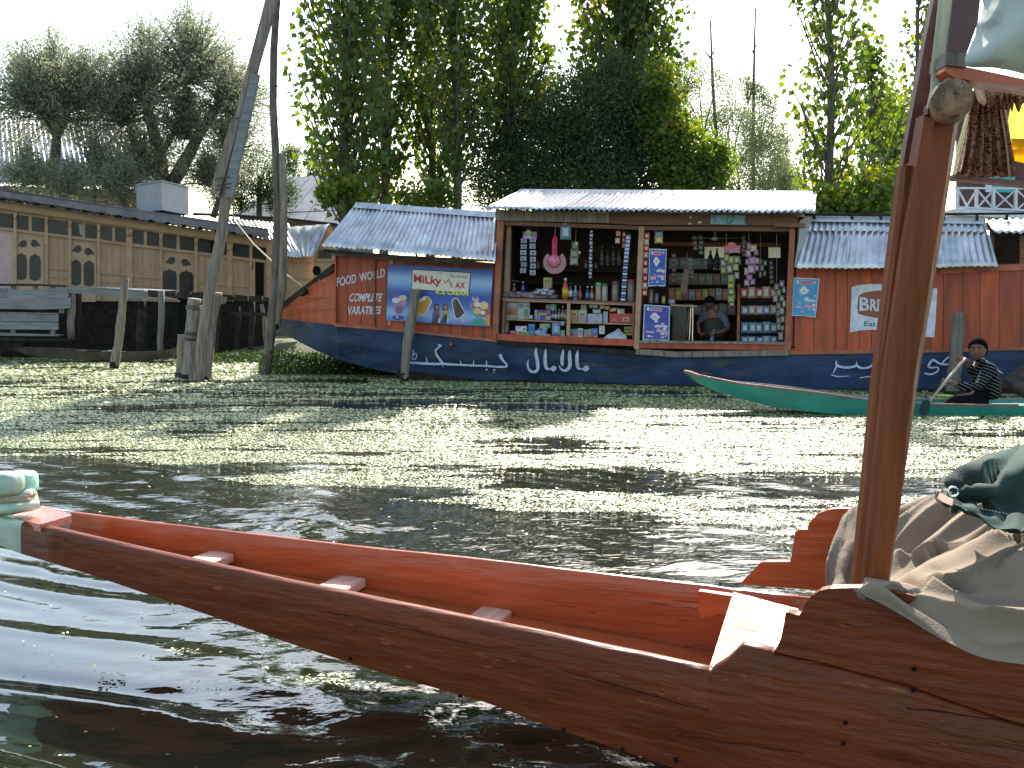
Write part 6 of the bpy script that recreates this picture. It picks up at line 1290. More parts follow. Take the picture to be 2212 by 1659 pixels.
# deck boards inside, right part
rows = []
for u in (1880, 2000, 2100, 2200, 2400, 2600):
    a = at(u, g_top(u) + 7, yl(u) + .03); rows.append([a, Vector((a.x, yf(u) - .03, a.z))])
MB().grid(rows, (0, 0, -.01)).build('deck_board', MT['teal'], gb)
# near sight green float and white bits inside boat
def B(x, y, Y): return at(*zb(x, y), Y)
boy = thing('person', 'young man in dark white-striped shirt seated in the green boat, holding a paddle', 'person', tuple(B(1300, 1410, 12.95)))
pel, wst, chs, nek = B(1400, 1335, 12.95), B(1440, 1120, 12.97), B(1400, 850, 12.98), B(1310, 640, 12.95)
skel('body', [(*pel, .09), (*wst, .11), (*chs, .13), (*nek, .06), (*B(1272, 560, 12.9), .055),
   (*B(1440, 730, 12.80), .055), (*B(1290, 1080, 12.66), .042), (*B(1000, 1070, 12.60), .036), (*B(740, 985, 12.58), .024),
   (*B(1210, 690, 13.10), .05), (*B(1130, 820, 13.02), .04), (*B(1090, 620, 12.92), .034), (*B(1010, 565, 12.88), .024),
   (*B(900, 1360, 12.84), .03), (*B(760, 1395, 13.1), .03), (*B(1000, 1392, 13.2), .025)],
   [(0, 1), (1, 2), (2, 3), (3, 4), (2, 5), (5, 6), (6, 7), (7, 8), (2, 9), (9, 10), (10, 11), (11, 12), (0, 13), (13, 14), (14, 15)], SKIN, boy)
def mat_stripe(org):
    m = bpy.data.materials.new('striped_knit'); m.use_nodes = True; nt = m.node_tree; p = nt.nodes['Principled BSDF']; L = nt.links.new
    tc = nd(nt, 'ShaderNodeTexCoord'); mp = nd(nt, 'ShaderNodeMapping'); mp.inputs['Rotation'].default_value = (0, math.radians(-24), 0); L(tc.outputs['Object'], mp.inputs[0])
    wv = nd(nt, 'ShaderNodeTexWave', wave_type='BANDS', bands_direction='Z'); wv.inputs['Scale'].default_value = 7.6; wv.inputs['Distortion'].default_value = 1.6; wv.inputs['Detail'].default_value = 1; wv.inputs['Detail Scale'].default_value = .8; L(mp.outputs[0], wv.inputs[0])
    cr = nd(nt, 'ShaderNodeValToRGB'); cr.color_ramp.elements[0].position = .955; cr.color_ramp.elements[0].color = (.006, .008, .010, 1); cr.color_ramp.elements[1].position = .99; cr.color_ramp.elements[1].color = (.24, .26, .25, 1)
    L(wv.outputs[0], cr.inputs[0]); L(cr.outputs[0], p.inputs['Base Color']); p.inputs['Roughness'].default_value = .95; p.inputs['Specular IOR Level'].default_value = .05; return m
stripe = mat_stripe(boy)
skel('shirt', [(*B(1440, 1330, 12.95), .175), (*B(1465, 1120, 12.97), .18), (*B(1430, 860, 12.98), .20, .19), (*B(1370, 690, 12.96), .13), (*B(1310, 640, 12.95), .065),
   (*B(1460, 760, 12.78), .10), (*B(1290, 1060, 12.66), .062), (*B(1010, 1068, 12.60), .052), (*B(850, 1030, 12.59), .042),
   (*B(1230, 700, 13.10), .065), (*B(1150, 830, 13.02), .052), (*B(1105, 660, 12.94), .044)],
   [(0, 1), (1, 2), (2, 3), (3, 4), (2, 5), (5, 6), (6, 7), (7, 8), (2, 9), (9, 10), (10, 11)], stripe, boy)
skel('trousers', [(*B(1420, 1370, 12.93), .17), (*B(1180, 1350, 12.82), .13), (*B(880, 1350, 12.79), .11), (*B(740, 1390, 12.98), .075), (*B(960, 1390, 13.12), .06), (*B(1180, 1340, 13.1), .08)],
     [(0, 1), (1, 2), (2, 3), (3, 4), (0, 5)], M('black_trousers', (.006, .006, .007), rough=.95, rnd=0, spec=.05), boy)
# a turned head
head(boy, B(1262, 395, 12.86), .138, math.radians(-36), 0)
sh = (B(1015, 590, 12.86) - B(390, 1340, 12.5)).normalized()
hand(boy, B(760, 985, 12.58), B(660, 975, 12.56) - B(760, 985, 12.58), sh, .95)
hand(boy, B(1030, 560, 12.88), B(960, 560, 12.86) - B(1030, 560, 12.88), sh, .95)
MB().tube([B(1235, 600, 12.86), B(1290, 625, 12.82), B(1360, 600, 12.86), B(1370, 570, 12.95)], [.022, .026, .026, .02], 6).build('collar', stripe, boy, smooth=True)
pd = thing('paddle', 'wooden paddle with heart shaped dark green blade held by the boy', 'paddle', tuple(B(300, 1590, 12.45)))
MB().tube([B(1030, 560, 12.86), B(690, 960, 12.54), B(385, 1345, 12.44)], [.020, .019, .017], 8).build('shaft', M('paddle_shaft', (.32, .24, .19), rough=.5, var=.2, rnd=0), pd, smooth=True)
bl_o = [(330, 1305), (365, 1320), (395, 1370), (390, 1450), (375, 1540), (340, 1585), (280, 1600), (220, 1585), (200, 1530), (225, 1430), (260, 1340), (290, 1310)]
MB().prism([B(x, y, 12.44) for x, y in bl_o], (.004, .022, 0)).build('blade', M('paddle_blade', (.008, .035, .033), rough=.5, spec=.2, rnd=0), pd)
# shopkeeper seated in the dark right bay
kp = thing('person', 'shopkeeper sitting in the dark of the shop, pale shirt sleeves, leaning forward', 'person', tuple(W(z4, 780, 1450, -.5)))
def K(x, y, o=-.5): return W(z4, x, y, o)
skel('body', [(*K(790, 1440), .11), (*K(770, 1300), .10), (*K(765, 1210), .10), (*K(750, 1150, -.42), .055), (*K(745, 1110, -.4), .05), (*K(860, 1220), .06), (*K(915, 1330), .042), (*K(800, 1370, -.25), .034), (*K(690, 1225), .06), (*K(625, 1270), .042), (*K(640, 1370, -.3), .03)],
     [(0, 1), (1, 2), (2, 3), (3, 4), (2, 5), (5, 6), (6, 7), (2, 8), (8, 9), (9, 10)], SKIN, kp)
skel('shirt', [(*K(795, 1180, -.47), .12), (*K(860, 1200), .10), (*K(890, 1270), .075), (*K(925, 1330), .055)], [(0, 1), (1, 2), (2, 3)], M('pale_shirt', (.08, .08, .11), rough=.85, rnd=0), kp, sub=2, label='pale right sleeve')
skel('shirt', [(*K(745, 1182, -.47), .12), (*K(700, 1200), .10), (*K(665, 1235), .07), (*K(630, 1262), .05)], [(0, 1), (1, 2), (2, 3)], bpy.data.materials['pale_shirt'], kp, sub=2)
skel('waistcoat', [(*K(790, 1440), .23), (*K(775, 1310), .21), (*K(765, 1205), .20)], [(0, 1), (1, 2)], M('dark_waistcoat', (.02, .018, .014), rough=.85, rnd=0), kp)
MB().prism([K(775, 1330, -.24), K(790, 1335, -.24), K(775, 1440, -.24), K(740, 1440, -.24)], IN * .01).build('scarf', FM((.10, .13, .26)), kp)
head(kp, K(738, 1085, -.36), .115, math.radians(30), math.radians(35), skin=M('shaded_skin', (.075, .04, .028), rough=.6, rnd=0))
hand(kp, K(800, 1372, -.25), Vector((-1, -.3, -.1)), Vector((0, 0, 1)), .9); hand(kp, K(640, 1372, -.3), Vector((1, -.3, -.1)), Vector((0, 0, 1)), .9)

# ================================================================ POLES AND POSTS IN THE WATER
def pole(label, pts, rad, Y, group='mooring posts standing in the water', name='mooring_post', mat=None, dY=0, n=10, extra=None, top=True):
    P = [at(u, v, Y + dY * i / (len(pts) - 1)) for i, (u, v) in enumerate(pts)]
    P.append(P[-1] + Vector((0, 0, -.6))); rad = list(rad) + [rad[-1]]
    # refine and roughen
    Q_, R_ = [], []
    for i in range(len(P) - 1):
        for k in range(4):
            f = k / 4; Q_.append(P[i].lerp(P[i + 1], f) + Vector((random.uniform(-1, 1), random.uniform(-1, 1), 0)) * rad[i] * .05); R_.append(rad[i] * (1 - f) + rad[i + 1] * f)
    Q_.append(P[-1]); R_.append(rad[-1])
    t = thing(name, label, 'post', tuple(P[-2]), group)
    MB().tube(Q_, R_, n, jit=.06).build('shaft', mat or MT['grey'], t, smooth=True)
    # splits
    wetm = MT['moss']; 
    MB().tube([P[-2] + Vector((0, 0, .13)), P[-2] + Vector((0, 0, -.2))], [rad[-2] * 1.03, rad[-2] * 1.06], n, jit=.04).build('wet_foot', wetm, t, smooth=True)
    return t
def zj_(x, y): return zj(x, y)
pole('crooked grey post in front of the white boards at left', [z1b(1955, 145), z1b(1925, 400), z1b(1890, 700), z1b(1865, 950), z1b(1835, 1200), z1b(1805, 1350), z1b(1780, 1540)], [.08, .085, .09, .10, .09, .11, .105], 22.4)
pole('forked grey post standing before the ice cream banner', [z2(1215, 850), z2(1208, 900), z2(1190, 1010), z2(1160, 1180), z2(1140, 1330), z2(1125, 1480), z2(1118, 1600)], [.105, .085, .085, .095, .085, .08, .075], 18.4)
pole('short stump left of the pole cluster', [zj(310, 1010), zj(300, 1200), zj(285, 1560)], [.10, .105, .11], 19.5)
cl1 = pole('thick cracked post left in the pole cluster', [zj(455, 565), zj(435, 800), zj(410, 1080), zj(385, 1580)], [.13, .13, .125, .15], 19.1, mat=M('cracked_wood', (.22, .19, .16), rough=.8, var=.5, scale=5, stretch=(5, 5, .5), wear=((.03, .025, .02), .60, 5), bump=.9, bscale=16, rnd=0))
for y in (660, 690, 985, 1010, 1055, 1075):
    c = at(*zj(445 - (y - 565) * .06, y), 19.1); mb = MB(); pth = [c + Vector((.14 * math.cos(a), .14 * math.sin(a), .01 * math.sin(a * 2))) for a in np.linspace(0, 2 * math.pi, 13)]; mb.tube([tuple(p) for p in pth], .012, 5); mb.build('wire_turn', FM((.05, .04, .035)), cl1)
pole('split leaning post right in the pole cluster', [zj(705, 490), zj(680, 640), zj(640, 900), zj(620, 1100), zj(575, 1570)], [.14, .13, .12, .13, .125], 19.0)
tall = thing('tall_leaning_pole', 'tall grey leaning pole spliced with a plank and wire', 'pole', tuple(at(*zj(500, 1570), 18.9)))
pts = [(612, -60), (590, -10), (575, 45), (545, 155), (515, 270), (492, 400), (479, 500), (468, 560), (455, 620), (445, 680), (438, 740), (430, 822)]
P = [at(u, v, 18.9) for u, v in pts]; P.append(P[-1] + Vector((0, 0, -.6)))
MB().tube(P, [.125, .12, .115, .105, .10, .095, .10, .10, .105, .11, .115, .12, .12], 12, jit=.04).build('shaft', MT['grey'], tall, smooth=True)
def z4t(x, y): return (x * .28807, y * .28807)
MB().prism([at(*z4t(x, y), 18.72) for x, y in [(1885, 555), (1940, 560), (1912, 700), (1850, 990), (1790, 1230), (1748, 1480), (1690, 1480), (1715, 1250), (1790, 940)]], (0, .10, 0)).build('splice_plank', MT['greyboard'], tall, label='pale plank wired along the pole')
MB().prism([at(*z4t(x, y), 18.75) for x, y in [(1740, 880), (1800, 890), (1700, 1260), (1640, 1470), (1575, 1450), (1620, 1250)]], (0, .10, 0)).build('splice_plank', MT['grey'], tall)
for (x, y) in ((1690, 1340), (1700, 1390), (1690, 1420), (1770, 900)):
    c = at(*z4t(x, y), 18.85); MB().tube([c + Vector((.20 * math.cos(a), .17 * math.sin(a), .03 * math.cos(a))) for a in np.linspace(0, 2 * math.pi, 14)], .009, 5).build('wire_turn', FM((.04, .035, .03)), tall)
tp2 = thing('tall_straight_pole', 'tall thin dark pole meeting the leaning pole, with a stub lashed beside it', 'pole', tuple(at(573, 808, 20.4)))
P = [at(u, v, 20.4 - (.8 if v < 100 else 0) * (100 - v) / 160) for u, v in [(606, -60), (597, 20), (591, 110), (590, 230), (598, 380), (600, 480), (596, 600), (592, 660), (583, 740), (578, 780), (572, 812)]]; P.append(P[-1] + Vector((0, 0, -.5)))
MB().tube(P, [.06, .07, .075, .075, .08, .09, .10, .105, .095, .09, .09, .09], 10, jit=.05).build('shaft', MT['bark'], tp2, smooth=True)
MB().tube([at(609, 332, 20.35), at(612, 430, 20.35), at(613, 520, 20.35), at(609, 620, 20.35), at(600, 700, 20.35)], [.075, .075, .08, .09, .06], 9, jit=.05).build('stub', MT['grey'], tp2, smooth=True)
pole('smooth grey post standing behind the paddling boy', [(2071, 676), (2068, 720), (2063, 790), (2055, 862)], [.085, .10, .105, .11], 15.4, mat=M('weathered_post', (.13, .115, .09), rough=.8, var=.4, scale=5, stretch=(4, 4, .4), bump=.6, bscale=14, rnd=0))
rp = thing('rope', 'thin rope from the roof wire down to the bow of the shop boat', 'rope', tuple(at(*zg(1050, 1285), 20.2)))
MB().tube([at(*zg(400, 660), 28), at(*zg(560, 860), 25), at(*zg(735, 1025), 22), at(*zg(860, 1145), 21), at(*zg(1050, 1285), 20)], .018, 5).build('rope_line', MT['rope'], rp)
rp = thing('rope', 'thin rope hanging from the tall leaning pole to the houseboat roof', 'rope', tuple(at(*zg(355, 640), 20)))
MB().tube([at(*zg(362, 270), 18.9), at(*zg(355, 640), 20)], .016, 5).build('rope_line', MT['rope'], rp)
# dark root mass by the right edge
rt = thing('driftwood_log', 'dark rotten log lying against the hull at the right edge', 'log', tuple(at(2180, 868, 14.9)))
for k in range(7):
    a = at(*z5(1440 + k * 12, 1440 - k * 16), 15.2 - .05 * k); b = at(*z5(1700, 1260 + k * 34), 15.0 - .06 * k)
    MB().tube([a, a.lerp(b, .3) + Vector((0, 0, random.uniform(-.03, .05))), a.lerp(b, .7) + Vector((0, 0, random.uniform(-.03, .05))), b], [.03, .09, .10, .11], 8, jit=.15).build('root', M('rotten_wood_%d' % k, (.05, .035, .025), rough=.9, var=.6, scale=6, bump=.8, bscale=14, rnd=.2), rt, smooth=True)
cp = thing('green_bucket_lid', 'small bright lime green tray behind the boy', 'tray', tuple(at(*zb(660, 1230), 13.9)))
MB().lathe(at(*zb(660, 1250), 13.9), [(.10, 0), (.115, .012), (.11, .02), (.09, .02)], 14).build('tray', FM((.30, .55, .03)), cp, smooth=True)
# ================================================================ BEIGE HOUSEBOAT AT LEFT, JETTY
HB = PL((-14.4, 28.0), (6.82, 3.0)); HI = -HB.n
def Hh(x, y, off=0): return HB.at(*z1(x, y), off)
hb = thing('houseboat', 'long beige carved wooden houseboat with dark windows behind the jetty', 'houseboat', tuple(Hh(1000, 1350)))
def hp(name, pts, off, th, mat, label=None, par=None): return MB().prism([Hh(x, y, off) for x, y in pts], HI * th).build(name, mat, par or hb, label=label)
f_e = lambda x: 255 + (x - 120) * .146     # underside of frieze
f_t = lambda x: 285 + (x - 130) * .1309    # window top
f_b = lambda x: 400 + (x - 130) * .125     # window bottom
f_m = lambda x: 690 + (x - 350) * .095     # mid rail
f_f = lambda x: 880 + (x - 130) * .04
X0, X1 = -160, 2110
hp('wall', [(130, f_e(130) - 60), (X1, f_e(X1) - 60), (X1, 960), (130, 960)], -.06, .05, MT['beige'])
hp('wall', [(X0, f_e(X0) - 60), (105, f_e(105) - 60), (105, 960), (X0, 960)], -.06, .05, MT['pink'], 'pinkish end wall panel')
hp('hull', [(X0, 955), (X1, 955), (X1, 1395), (X0, 1395)], -.15, .3, MT['moss'], 'dark hull under the wall')
hp('opening_band', [(X0, f_t(X0)), (X1, f_t(X1)), (X1, f_b(X1)), (X0, f_b(X0))], -.05, .008, MT['dark'])
panes = [(-60, 95), (130, 225), (245, 345), (375, 530), (555, 640), (660, 752), (780, 875), (892, 975), (1032, 1120), (1140, 1235), (1265, 1375), (1395, 1510), (1537, 1640), (1700, 1762), (1812, 1940), (1962, 2070)]
for a, b in panes:
    w_ = hp('window', [(a, f_t(a)), (b, f_t(b)), (b, f_b(b)), (a, f_b(a))], -.035, .008, MT['glass'])
hp('curtain', [(610, 360), (640, 364), (640, 455), (622, 440)], -.03, .004, FM((.22, .30, .34)))
# rails and stiles
def band(name, fy, h0, h1, off, th, mat, xa=X0, xb=X1):
    hp(name, [(xa, fy(xa) + h0), (xb, fy(xb) + h0), (xb, fy(xb) + h1), (xa, fy(xa) + h1)], off, th, mat)
band('window_head', f_t, -26, 2, .0, .04, MT['beige_trim']); band('window_sill', f_b, -2, 20, .01, .05, MT['beige_trim']); 
for a, b in ((350, 545), (760, 1250), (1515, 1950)): band('mid_rail', f_m, 0, 14, -.02, .03, MT['beige_trim'], a, b); band('lower_rail', f_m, 70, 78, -.03, .02, MT['beige_trim'], a, b)
for x in (395, 445, 490, 820, 870, 930, 1060, 1100, 1160, 1200, 1590, 1700, 1850, 1900): hp('panel_stile', [(x, f_b(x) + 18), (x + 7, f_b(x) + 18), (x + 7, 900), (x, 900)], -.035, .02, MT['beige_trim'])
for a, b in zip(panes[:-1], panes[1:]):
    if b[0] - a[1] < 26: hp('mullion', [(a[1] - 2, f_t(a[1])), (b[0] + 2, f_t(b[0])), (b[0] + 2, f_b(b[0])), (a[1] - 2, f_b(a[1]))], -.01, .04, MT['beige_trim'])
for x, w_ in ((103, 26), (347, 26), (532, 22), (754, 25), (978, 52), (1238, 26), (1512, 24), (1765, 44), (1942, 18), (2072, 38)):
    hp('pilaster', [(x, f_e(x) - 4), (x + w_, f_e(x)), (x + w_, 955), (x, 955)], .02, .07, MT['beige_trim'])
    hp('bracket', [(x - 2, f_e(x) + 2), (x + w_ + 10, f_e(x) + 4), (x + w_, f_e(x) + 42), (x + w_ - 6, f_e(x) + 64), (x + 2, f_e(x) + 64)], .09, .06, MT['beige_trim'])
# arched bays with paired lights and comma shaped openings
def arch(xa, xb, yt, ovs, drops):
    xm = (xa + xb) / 2; pts = [(xa, 955), (xa, yt + 60)] + [(xm - (xb - xa) / 2 * math.cos(t), yt + 60 - 62 * math.sin(t)) for t in np.linspace(.15, math.pi - .15, 9)] + [(xb, yt + 62), (xb, 955)]
    hp('arch_panel', pts, -.03, .03, MT['beige_trim'])
    hp('arch_inset', [(x * .94 + xm * .06, y + 10) for x, y in pts], -.022, .02, MT['beige'])
    for (x0, x1, y0, y1) in ovs:
        xc = (x0 + x1) / 2; r = (x1 - x0) / 2
        o = [(x0, y1 - 34), (x0 + 6, y1 - 12), (xc - 10, y1), (xc + 10, y1), (x1 - 6, y1 - 12), (x1, y1 - 34), (x1, y0 + 46), (x1 - 8, y0 + 16), (xc + 16, y0 + 6), (xc, y0 - 4), (xc - 16, y0 + 6), (x0 + 8, y0 + 16), (x0, y0 + 46)]
        hp('window', o, -.012, .01, MT['glass'])
    for (cx, cy, s) in drops:
        o = [(cx + s * x, cy + y) for x, y in [(42, 22), (22, -8), (0, -30), (-22, -30), (-36, -14), (-36, 6), (-22, 24), (0, 28), (14, 18), (30, 20)]]
        hp('window', o, -.012, .01, MT['glass'])
arch(118, 345, 458, [(120, 208, 588, 795), (228, 316, 595, 800)], [(172, 515, -1), (276, 512, 1)])
arch(546, 752, 500, [(548, 632, 638, 838), (650, 732, 645, 845)], [(596, 555, -1), (694, 575, 1)])
arch(1256, 1512, 592, [(1260, 1374, 712, 900), (1394, 1502, 722, 905)], [(1326, 646, -1), (1448, 660, 1)])
hp('doorway', [(1985, 640), (2052, 642), (2052, 925), (1985, 925)], -.02, .01, MT['dark']); hp('door_leaf', [(1948, 645), (1984, 645), (1984, 925), (1940, 925)], .01, .03, MT['beige_trim']); hp('door_slot', [(1955, 660), (1968, 660), (1968, 720), (1955, 720)], .016, .01, MT['dark'])
# scalloped frieze and roof slab
fr = [(X0, f_e(X0) - 62)] + [(X1 + 20, f_e(X1) - 62)]
x = X1 + 20; low_ = []
while x > X0: low_ += [(x, f_e(x) - 8), (x - 7, f_e(x) + 6), (x - 14, f_e(x) + 6), (x - 21, f_e(x) - 8)]; x -= 22
hp('frieze', fr + low_, .16, .02, MT['beige_trim'], 'scalloped wooden frieze')
rt_ = [(X0, 62), (120, 105), (700, 195), (1270, 290), (2090, 398)]; rb_ = [(2090, 470), (1270, 350), (700, 258), (120, 165), (X0, 125)]
hp('roof_edge', rt_ + rb_, .42, .08, MT['roofgrey'], 'grey tar felt roof edge')
a, b = Hh(X0, 62, .42), Hh(2090, 398, .42); MB().prism([a, b, b + HI * 4.5 + UP * .15, a + HI * 4.5 + UP * .15], UP * -.06).build('roof_deck', MT['roofgrey'], hb)
a, b, c_, d = Hh(X0, 150, .46), Hh(2092, 476, .46), Hh(2092, 476, .40) + HI * .6 + UP * .1, Hh(X0, 150, .4) + HI * .6 + UP * .1
corr('eave_sheet', a, b, d, c_, wl_=.16, amp=.03, nv=1, mat=MT['galv_old'], parent=hb, sheets=16, sag=0)
for k in range(16):
    x = 20 + k * 128; y = f_e(x) - 78
    hp('roof_hump', [(x - 24, y + 12), (x - 12, y - 2), (x + 4, y - 6), (x + 18, y), (x + 30, y + 14)], .50, .06, MT['dark'])
tk = thing('water_tank', 'grey sheet metal water tank on the houseboat roof', 'tank', tuple(Hh(1260, 300, -.6)))
ed = Hh(1255, 28, .1); hgt = Hh(1255, 28, .1).z - Hh(1250, 250, .1).z; 
lf = (HB.at(*z1(1058, 50), -1.35)); rg = HB.at(*z1(1462, 72), -1.2)
lf.z = ed.z; rg.z = ed.z; bk_ = lf + rg - ed
MB().prism([ed, lf, bk_, rg], UP * -hgt).build('tank_shell', MT['tank'], tk)
MB().prism([ed - (lf - ed) * .03 - (rg - ed) * .03 + UP * .03, lf - (rg - ed) * .03 + UP * .03, bk_ + UP * .03, rg - (lf - ed) * .03 + UP * .03], UP * -.03).build('lid', MT['tank'], tk)
for p in (ed, lf, rg, bk_): MB().tube([p.lerp((lf + rg) / 2, .2) - UP * hgt, p.lerp((lf + rg) / 2, .2) - UP * (hgt + .35)], .03, 6).build('leg', MT['deck'], tk)
# second, lower houseboat section with gabled iron roof beyond the poles
G2 = PL((-6.6, 32), (1, .12)); GI = -G2.n
def g2(x, y, off=0): return G2.at(*zg(x, y), off)
h2 = thing('gabled_houseboat', 'low beige houseboat with gabled corrugated iron roof beyond the tall poles', 'houseboat', tuple(g2(1050, 1500)))
def gp(name, pts, off, th, mat, label=None): return MB().prism([g2(x, y, off) for x, y in pts], GI * th).build(name, mat, h2, label=label)
for xa, xb in ((560, 700), (700, 860), (860, 940), (940, 1050), (1050, 1160)): gp('wall_panel', [(xa + 2, 985), (xb - 2, 985), (xb - 2, 1500), (xa + 2, 1500)], random.uniform(-.01, .01), .05, MT['beige'])
gp('frieze', [(560, 975), (1165, 985)] + [(1165 - k * 15 - (k % 2) * 2, 1035 + (k % 2) * 14) for k in range(40)], .06, .03, MT['beige_trim'])
for y in (1200, 1330): gp('rail', [(560, y), (1150, y), (1150, y + 12), (560, y + 12)], .03, .04, MT['beige_trim'])
gp('gable_wall', [(1155, 1010), (1310, 690), (1420, 1010), (1420, 1500), (1155, 1500)], .25, .05, MT['beige'], 'gable end wall')
gp('gable_board', [(1150, 1010), (1305, 668), (1325, 668), (1178, 1010)], .36, .05, MT['beige_trim']); gp('gable_board', [(1305, 668), (1325, 664), (1400, 830), (1380, 830)], .36, .05, MT['beige_trim'])
gp('window', [(1205, 920), (1340, 920), (1340, 1005), (1205, 1000)], .27, .01, MT['glass']); gp('rail', [(1155, 1012), (1420, 1015), (1420, 1040), (1155, 1035)], .30, .04, MT['beige_trim'])
MB().prism([g2(*p, .28) for p in ell(1190, 1125, 42, 48, 14)], GI * .01).build('round_window', MT['dark'], h2)
corr('roof_sheet', g2(520, 960, .5), g2(1040, 990, .5), g2(230, 600, -2.2), g2(900, 655, -2.2), parent=h2, nv=3)
corr('roof_sheet', g2(1150, 1000, .6), g2(1030, 985, .5), g2(1318, 660, .3), g2(885, 690, -1.6), parent=h2, nv=3)
# jetty
JT = PL((-13.2, 25.8), (6.5, 1.4)); JI = -JT.n
def J(x, y, off=0): return JT.at(*z1b(x, y), off)
def J1(x, y, off=0): return JT.at(*z1(x, y), off)
jt = thing('jetty', 'rickety wooden jetty of pale boards and dark beams below the houseboat', 'jetty', tuple(J1(800, 1380)))
def jp(name, pts, off, th, mat, zf=J, label=None, tilt=0): return MB().prism([zf(x, y, off) for x, y in pts], JI * th + UP * tilt).build(name, mat, jt, label=label)
def board(pts, off, lab=None, zf=J, mat=None): return jp('plank', pts, off, .04, mat or MT['greyboard'], zf, lab)
board([(120, 310), (320, 335), (560, 330), (1040, 283), (1062, 370), (1068, 432), (860, 455), (500, 480), (100, 468)], .06, 'bowed pale board')
board([(-300, 288), (118, 308), (98, 468), (-300, 470)], .0)
board([(-300, 484), (100, 482), (500, 492), (860, 468), (1095, 448), (1095, 612), (850, 628), (600, 636), (300, 628), (-300, 618)], .05)
board([(-300, 702), (912, 716), (906, 826), (-300, 824)], .05)
board([(-300, 832), (906, 836), (906, 950), (-300, 942)], .045)
a, b = J(1030, 272, .05), J1(1140, 882, .05); a2, b2 = J(1062, 375, .05), J1(1140, 935, .05)
MB().prism([a, J(1360, 285, .05), J(2212, 335, .05), b, b2, J(2212, 460, .05), J(1900, 445, .05), J(1500, 400, .05), J(1062, 375, .05)], JI * .04).build('plank', MT['greyboard'], jt, label='long pale facing board')
# slightly tilted top boards catching the sun
MB().prism([J(1350, 285, .06), J(2212, 332, .06), J1(1140, 882, .06), J1(1380, 875, -.3) , J1(900, 856, -.3), J(1450, 276, -.25)], UP * -.02).build('deck_plank', MT['greyboard'], jt, label='sunlit deck board')
for k in range(9):
    xa = 1150 + k * 112
    jp('deck_beam', [(xa, 874 + (xa - 1140) * .052 + random.uniform(-6, 6)), (xa + 104, 880 + (xa - 1140) * .052 + random.uniform(-6, 6)), (xa + 104, 925 + (xa - 1140) * .055 + random.uniform(-6, 10)), (xa, 915 + (xa - 1140) * .055 + random.uniform(-6, 10))], random.uniform(.02, .12), .5, MT['deck'], J1)
jp('cross_beam', [(950, 935), (1400, 950), (1400, 968), (950, 955)], .10, .08, MT['grey'], J1); jp('cross_beam', [(1690, 910), (1760, 930), (1750, 980), (1690, 985)], .3, .1, MT['grey'], J1)
jp('deck_edge', [(-300, 232), (560, 236), (1010, 258), (1010, 282), (560, 262), (-300, 262)], .12, .6, MT['deck']); jp('cross_beam', [(1800, 1040), (2100, 1050), (2100, 1075), (1800, 1070)], .2, .06, MT['deck'], J1)
for x in (545, 200, 820): jp('spacer_block', [(x - 30, 262), (x + 35, 262), (x + 30, 330), (x - 35, 328)], .0, .08, MT['grey'])
for x, y in ((200, 950), (820, 955), (955, 620)): jp('spacer_block', [(x - 38, y), (x + 38, y), (x + 34, y + 75), (x - 34, y + 75)], .0, .08, MT['grey'])
jp('lower_rail', [(-300, 668), (905, 690), (905, 708), (-300, 700)], .04, .04, MT['grey']); jp('lower_deck', [(-300, 1000), (480, 1022), (900, 1032), (900, 1050), (480, 1048), (-300, 1036)], .1, .7, MT['greyboard']); jp('lower_beam', [(-300, 1060), (450, 1080), (900, 1090), (1200, 1090), (1150, 1120), (450, 1130), (-300, 1110)], .05, .3, MT['deck']); jp('lower_beam', [(-300, 1140), (400, 1160), (330, 1290), (-300, 1300)], .0, .5, MT['moss'])
def jleg(x0, y0, x1, y1, r, mat=MT['grey'], off=-.2, name='leg'):
    a, b = J1(x0, y0, off), J1(x1, y1, off); MB().tube([a, a.lerp(b, .35) + Vector((.02, 0, 0)), a.lerp(b, .7) - Vector((.02, 0, 0)), b - UP * .1], [r, r * 1.05, r * .95, r], 8, jit=.08).build(name, mat, jt, smooth=True)
jleg(555, 890, 555, 1230, .10); jleg(600, 900, 590, 1330, .12, MT['deck'], -.6); jleg(1100, 950, 1090, 1340, .12, MT['deck'], -.5); jleg(1255, 880, 1248, 1420, .085, M('pale_leg', (.15, .14, .12), rough=.8, var=.4, scale=5, stretch=(4, 4, .4), bump=.5, rnd=0), .25); jleg(1420, 925, 1420, 1400, .14, MT['dark'], -.1); jleg(1690, 990, 1672, 1420, .09, MT['deck'], .1); jleg(2035, 980, 2075, 1300, .06, MT['grey'], 0, 'brace'); jleg(1850, 1000, 1845, 1350, .06, MT['deck'], -.4); jleg(1560, 1000, 1560, 1380, .1, MT['deck'], -.8); jleg(1960, 960, 1950, 1380, .08, MT['deck'], -.6)
jleg(-120, 880, -120, 1330, .1)
# small dark boat under the jetty
db = thing('dark_dugout_boat', 'low dark wooden boat moored under the jetty', 'boat', tuple(at(130, 780, 24.9)))
rows = []
for x, yt, yb_ in ((112, 1322, 1345), (200, 1322, 1375), (400, 1334, 1405), (700, 1352, 1418), (900, 1362, 1425), (1150, 1355, 1425), (1330, 1332, 1400), (1380, 1315, 1345)):
    a = at(*z1(x, yt), 24.8); b = at(*z1(x, yb_), 24.9); w_ = .75 * math.sin(max(.08, (x - 100) / 1300) * math.pi) ** .5
    rows.append([a, b, b + Vector((0, w_, 0)), a + Vector((0, w_, 0)), a + Vector((0, w_ - .04, -.01)), b + Vector((0, w_ - .05, .04)), b + Vector((0, .05, .04)), a + Vector((0, .04, -.01)), a])
MB().grid(rows).build('hull', M('dark_boat', (.07, .055, .04), rough=.6, var=.4, scale=4, rnd=0), db)
